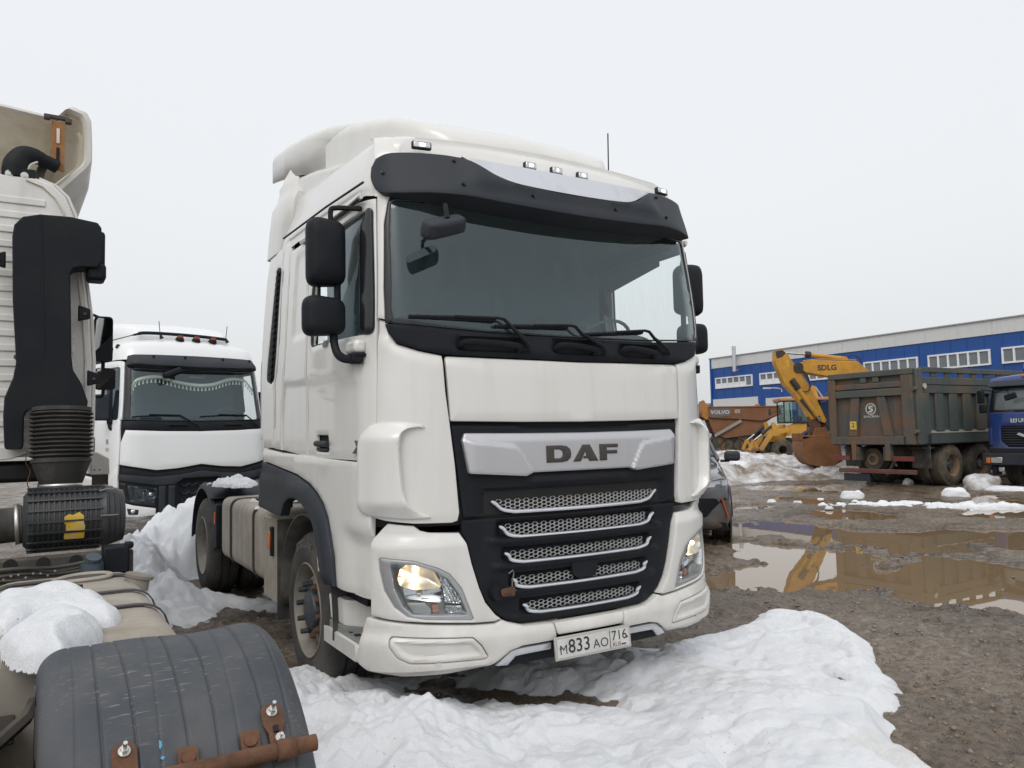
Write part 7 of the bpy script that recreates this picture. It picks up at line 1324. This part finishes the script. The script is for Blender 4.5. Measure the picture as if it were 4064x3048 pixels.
b = MB(); b.prism([(-1.62, .12), (-1.62, .20), (-1.30, .55), (-.95, .62), (-.95, .52), (-1.25, .42), (-1.45, .16)], pl2, -1.15, 1.15); b.build('loader_bucket', bucket_m, L_, bev=.01)
ls('chassis_frame', [(-.3, .45), (2.9, .45), (2.9, .9), (-.3, 1.2)], blk, -.4, .4); ls('rear_boom', [(2.0, 1.2), (2.1, 3.2), (2.3, 3.85), (2.45, 3.80), (2.6, 3.2), (2.75, 1.2)], ye2, .95, 1.2); MB().cyl((2.45, 1.0, 3.75), (2.85, 1.0, 3.1), .05, n=10).build('boom_ram', rod, L_)
for d in (-.93,): MB().box((-.35, d, 2.45), (.12, .1, .34)).build('mirror', blk, L_, bev=.03); MB().tube([(-.3, d, 2.4), (.1, d+.1, 2.5), (.42, -.7, 2.5)], .02, 5).build('mirror_arm', blk, L_)

# ------------------------------------------------------------------ articulated hauler
H = thing('articulated_hauler', 'rusty orange articulated dump hauler with a lettered grey panel, standing at the back', 'dump hauler', (34.03, 30.14, 0), R_(-40))
hr = mat('hauler_rust_orange', (.185, .082, .034), .7, dirt=((.14, .06, .03), .8, .9), grain=.15, gscale=4); ho_ = mat('hauler_orange', (.36, .155, .03), .6, dirt=((.25, .1, .04), .5, 1.5)); hgrey = mat('hauler_grey_panel', (.10, .10, .10), .6, dirt=((.18, .12, .08), .6, 2))
def hs(name, poly, m, d0, d1, par=H, bev=.03): return MB().prism(poly, pl2, d0, d1).build(name, m, par, bev=bev)
hb = hs('dump_body', [(-1.80, 2.98), (2.40, 2.92), (2.60, 2.5), (1.9, 2.2), (1.35, 1.75), (.9, 1.25), (-.9, 1.05), (-1.55, 1.4), (-1.85, 2.3)], hr, 0, 2.8); hs('body_side', [(-1.80, 2.96), (2.38, 2.90), (2.42, 2.45), (1.35, 2.06), (.15, 2.20), (-1.55, 2.30), (-1.82, 2.36)], hr, -.12, 0, hb); hs('lettered_panel', [(-1.72, 2.92), (-.55, 2.92), (-.47, 2.42), (-1.65, 2.36)], hgrey, -.14, -.12, hb, .01)
hs('top_rail', [(-1.82, 2.96), (2.42, 2.90), (2.42, 2.98), (-1.82, 3.04)], hr, -.16, -.02, hb, .01); text_obj('hauler_lettering', 'VOLVO', .31, lambda a, z, d: (-1.12+a, -.1415-d, 2.66+z-.01*a), ink_w, hb, .006, 1.1)
for i in range(4):
    for j in range(3): MB().box((-.20+.08*i, -.123, 2.62+.08*j), (.05, .008, .055), Matrix.Rotation(.3*(i-j), 3, 'Y')).build('decal', ink_w, hb)
hs('front_guard', [(-2.15, 3.45), (-2.05, 3.45), (-1.80, 3.0), (-1.6, 2.4), (-1.95, 2.2), (-2.2, 2.4)], ho_, 0, 2.8); MB().bar((-1.50, -.15, 1.22), (.12, -.15, 2.12), .18, .06, (0, 1, 0)).build('tipping_ram', mat('dusty_ram', (.28, .26, .24), .5, .3), H); hs('hitch', [(-1.9, .8), (-1.4, 1.2), (1.5, 1.2), (1.5, .8)], blk, .4, 2.2)
for x in (.02, -.75, 2.0):
    for d in (.1, 2.3): b = MB(); b.lathe([(0, .36), (.0, .80), (.06, .88), (.50, .88), (.56, .80), (.56, .36)], (x, d, .62), (0, 1, 0), 36); wq = b.build('wheel', mud_tyre, H); b = MB(); b.lathe([(.0, .37), (.05, .34), (.12, .25), (.10, 0)], (x, d-.01, .62), (0, 1, 0), 24); b.build('rim', hr, wq)
for i in range(22):
    a = 2*math.pi*i/22
    MB().box((.02+.86*math.cos(a), .38, .62+.86*math.sin(a)), (.09, .54, .10), Matrix.Rotation(-a, 3, 'Y')).build('tyre_lug', mud_tyre, H)
MB().box((-3.6, 1.4, 1.9), (2.2, 2.6, 2.0)).build('cab', ho_, H, bev=.2)
hs('body_lamp', [(1.0, 2.95), (1.3, 2.93), (1.25, 3.12), (1.05, 3.12)], ho_, -.1, .3)

# ------------------------------------------------------------------ dark car
CR = thing('dark_car', 'dark grey crossover car, half hidden behind the white truck beside a brown puddle', 'car', (4.80, 4.62, 0), R_(-42))
carf = lambda a: float(np.interp(abs(a), [0, .66, .76, .86, .93], [-.035, -.035, -.015, .06, .22]))
car_p = mat('dark_car_paint', (.055, .062, .075), .28, .35, coat=.8, grain=.04, dirt=((.15, .125, .10), .35, 2.5), low=((.17, .14, .11), .1, .9, .75))
# half-width cross-sections along the car, mirrored: (y, [(x, z) from sill to centre top])
sec = [(-.02, [(.60, .22), (.74, .26), (.80, .45), (.80, .66), (.76, .80), (.55, .88), (0, .92)]), (.10, [(.76, .20), (.88, .25), (.925, .45), (.925, .70), (.88, .86), (.62, .95), (0, .99)]), (.35, [(.84, .20), (.93, .25), (.955, .5), (.95, .78), (.90, .94), (.66, 1.02), (0, 1.05)]), (.80, [(.84, .20), (.95, .26), (.97, .55), (.955, .85), (.90, 1.01), (.68, 1.06), (0, 1.09)]), (1.25, [(.84, .2), (.95, .26), (.97, .55), (.955, .88), (.91, 1.05), (.72, 1.10), (0, 1.13)]), (1.45, [(.84, .2), (.95, .26), (.97, .55), (.955, .9), (.91, 1.08), (.76, 1.15), (0, 1.18)]), (2.15, [(.84, .2), (.95, .26), (.97, .55), (.955, .9), (.91, 1.1), (.68, 1.60), (0, 1.66)]), (3.6, [(.84, .2), (.95, .26), (.97, .55), (.955, .9), (.91, 1.1), (.68, 1.62), (0, 1.68)]), (4.45, [(.8, .25), (.9, .3), (.92, .55), (.90, .9), (.86, 1.1), (.62, 1.45), (0, 1.5)])]
b = MB(); b.loft([[(x, y, z) for x, z in s_]+[(-x, y, z) for x, z in reversed(s_[:-1])] for y, s_ in sec]); bd = b.build('body', car_p, CR, sub=2)
gl_car = mat('car_glass', (.05, .065, .07), .06, grain=0, coat=.5)
b = MB(); q = [(-.80, 1.50, 1.185), (.80, 1.50, 1.185), (.66, 2.10, 1.615), (-.66, 2.10, 1.615)]; b.add(q, [(0, 1, 2, 3)]); ws_ = b.build('windscreen', gl_car, CR, smooth=False); mz = ws_.modifiers.new('t', 'SOLIDIFY'); mz.thickness = .03; mz.offset = 1
for s in (-1, 1):
    b = MB(); b.add([(s*.925, 1.65, 1.12), (s*.925, 3.4, 1.14), (s*.72, 3.2, 1.56), (s*.72, 2.25, 1.56)], [(0, 1, 2, 3)]); b.build('side_window', gl_car, CR, smooth=False)
    MB().bar((s*.86, 1.42, 1.13), (s*.68, 2.12, 1.63), .05, .05).build('door_pillar', car_p, CR, bev=.015)
    hl = MB().prism([(s*.54, .80), (s*.90, .83), (s*.905, .92), (s*.80, .94), (s*.50, .87)], lambda a, z, d: (a, carf(a)+d, z), -.02, .06); hq = hl.build('headlight', mat('car_lamp', (.46, .47, .52), .12, .5) if s < 0 else MATS['car_lamp'], CR, bev=.01)
    MB().box((s*.865, .045, .875), (.010, .02, .07)).build('lamp_strip', ink_w, hq)
    MB().prism([(s*.45, .66), (s*.86, .66), (s*.93, .40), (s*.50, .40)], lambda a, z, d: (a, carf(a)+d, z), -.012, .05).build('bumper_intake', plastic, CR, bev=.01)
    MB().bar((s*.80, .0, .655), (s*.875, .06, .39), .022, .02).build('reflector_strip', mat('orange_red_strip', (.42, .07, .02), .35) if s < 0 else MATS['orange_red_strip'], CR, bev=.005)
    b = MB(); b.box((s*1.07, 1.35, 1.20), (.24, .14, .155)); b.build('mirror', plastic_grey, CR, bev=.045, seg=3); MB().box((s*.96, 1.37, 1.125), (.14, .06, .035)).build('mirror_foot', plastic, CR, bev=.01)
    wheel(s*.95, .85, .35, s, r=.36, w=.24, parent=CR, tm=mud_tyre, rm=mud_rim); wheel(s*.95, 3.6, .35, s, r=.36, w=.24, parent=CR, tm=mud_tyre, rm=mud_rim)
    b = MB(); b.lathe([(0, .42), (-.06, .43)], (s*.975, .85, .36), (s, 0, 0), 24, 0, math.pi); b.build('arch_trim', plastic, CR)
for i in range(6): MB().box((0, -.055+.006*i*(i > 9), .80-.045*i), (1.15-.10*i, .03, .018)).build('grille_bar', chrome if i == 9 else mat('car_grille_bar', (.20, .20, .21), .3, .7) if i == 0 else MATS['car_grille_bar'], CR)
MB().prism([(-.62, .84), (.62, .84), (.36, .48), (-.36, .48)], lambda a, z, d: (a, -.035+d, z), -.01, .04).build('grille', plastic_glossy, CR); MB().prism([(-.85, .33), (.85, .33), (.90, .20), (-.90, .20)], lambda a, z, d: (a, carf(a)+d, z), -.03, .10).build('bumper_lip', plastic_grey, CR, bev=.015)
MB().box((0, 2.2, .3), (1.6, 4.0, .2)).build('underbody', dark, CR); MB().box((0, -.075, .46), (.52, .012, .11)).build('number_plate', plate_w, CR)

# ------------------------------------------------------------------ loose snow lumps in the yard, snow by the blue truck
def lump(x, y, sx, sy, sz, label, seed, m=None, group=None, rot=0):
    n, k = 20, 12; V = []; F_ = []
    for j in range(k+1):
        t = math.pi*.5*j/k
        for i in range(n):
            a = 2*math.pi*i/n; r = math.cos(t)**.6; px, py = r*math.cos(a), r*math.sin(a); d = 1+.5*(float(fbm(np.array(px*1.7+seed), np.array(py*1.7+math.sin(t)*2), 4, seed))-.5)
            V.append((px*sx*d, py*sy*d, math.sin(t)*sz*(d*1.2-.2)))
    for j in range(k):
        for i in range(n): F_.append((j*n+i, j*n+(i+1) % n, (j+1)*n+(i+1) % n, (j+1)*n+i))
    o = raw('snow_lump', V, F_, m or snow_m, None, angle=0); o.location = (x, y, float(ground_h(np.array([[x]]), np.array([[y]]))[0, 0])-.02); o.rotation_euler = (0, 0, rot); return tag(o, label, 'snow lump', group)
lump(12.9, 7.4, .24, .11, .20, 'wedge of clean white snow left of the slush strip, in front of the tipper', 11, rot=-.9)
lump(14.7, 6.1, .27, .14, .21, 'biggest white snow chunk in the middle of the slush strip', 23, rot=-.9)
lump(13.6, 3.9, .11, .10, .12, 'small round snow chunk at the right end of the slush strip', 31)
lump(10.9, 7.95, .13, .08, .08, 'flat pale snow chunk nearest the dark car', 41)
lump(12.6, 8.0, .13, .08, .08, 'white snow chunk sitting between two brown puddles behind the dark car', 47)
lump(17.6, 7.05, .55, .45, .38, 'grey snow heap leaning against the corner of the blue truck bumper', 53, snow_grey, rot=.2)
lump(17.0, 6.1, .50, .24, .13, 'flat white snow slab on the ground below the blue truck bumper', 59, rot=-1.2)
lump(17.4, 8.9, .20, .12, .16, 'small dirty snow heap under the tail of the tipper', 61, snow_grey)
for i in range(84):
    t = RNG.random(); x = 11.2+3.0*t+RNG.normal(0, .36); y = 7.2-3.8*t+RNG.normal(0, .36)
    lump(x, y, *(RNG.uniform(.03, .11, 2)), RNG.uniform(.03, .08), 'small lump in the strip of broken slushy snow across the yard', 100+i, group='small lumps in the slush strip', rot=RNG.random()*3)
def slush(X, Y):
    c = gauss(X, Y, 12.7, 5.35, 1.75, .55, math.atan2(-3.2, 2.6)); return (c*.10+(fbm(X*4, Y*4, 5, 401)-.5)*.24*np.clip(c*2, 0, 1))-.055
o = snow_sheet('slush', 10, 15.5, 2.5, 8.5, .04, slush, snow_m, None, None); tag(o, 'thin strip of broken slush spread over the mud in front of the tipper', 'slush', kind='stuff')
# pebbles on the near mud, too many to count
def pebbles():
    V = []; F_ = []; n = 2600; base = [(1, 0, 0), (0, 1, 0), (-1, 0, 0), (0, -1, 0), (0, 0, .7), (0, 0, -.6)]; fa = [(0, 1, 4), (1, 2, 4), (2, 3, 4), (3, 0, 4), (1, 0, 5), (2, 1, 5), (3, 2, 5), (0, 3, 5)]
    P = np.stack([RNG.uniform(.6, 6.5, n), RNG.uniform(-2.4, 2.2, n)], 1); z = ground_h(P[:, :1], P[:, 1:])[:, 0]
    for (x, y), h in zip(P, z):
        if h < WATER_Z+.01: continue
        s = .008+.020*RNG.random()**3; k = len(V); a = RNG.random()*6.3; ca, sa = math.cos(a), math.sin(a); q = RNG.uniform(.6, 1.3, 3)
        for bx, by, bz in base: V.append((x+s*(bx*q[0]*ca-by*q[1]*sa), y+s*(bx*q[0]*sa+by*q[1]*ca), h+s*bz*q[2]*.8))
        F_ += [tuple(i+k for i in f) for f in fa]
    o = raw('pebbles', V, F_, mat('pebble_stone', (.20, .175, .145), .8, grain=.5, gscale=14), None, angle=0); tag(o, 'small pebbles scattered over the mud', 'pebbles', kind='stuff')
pebbles()
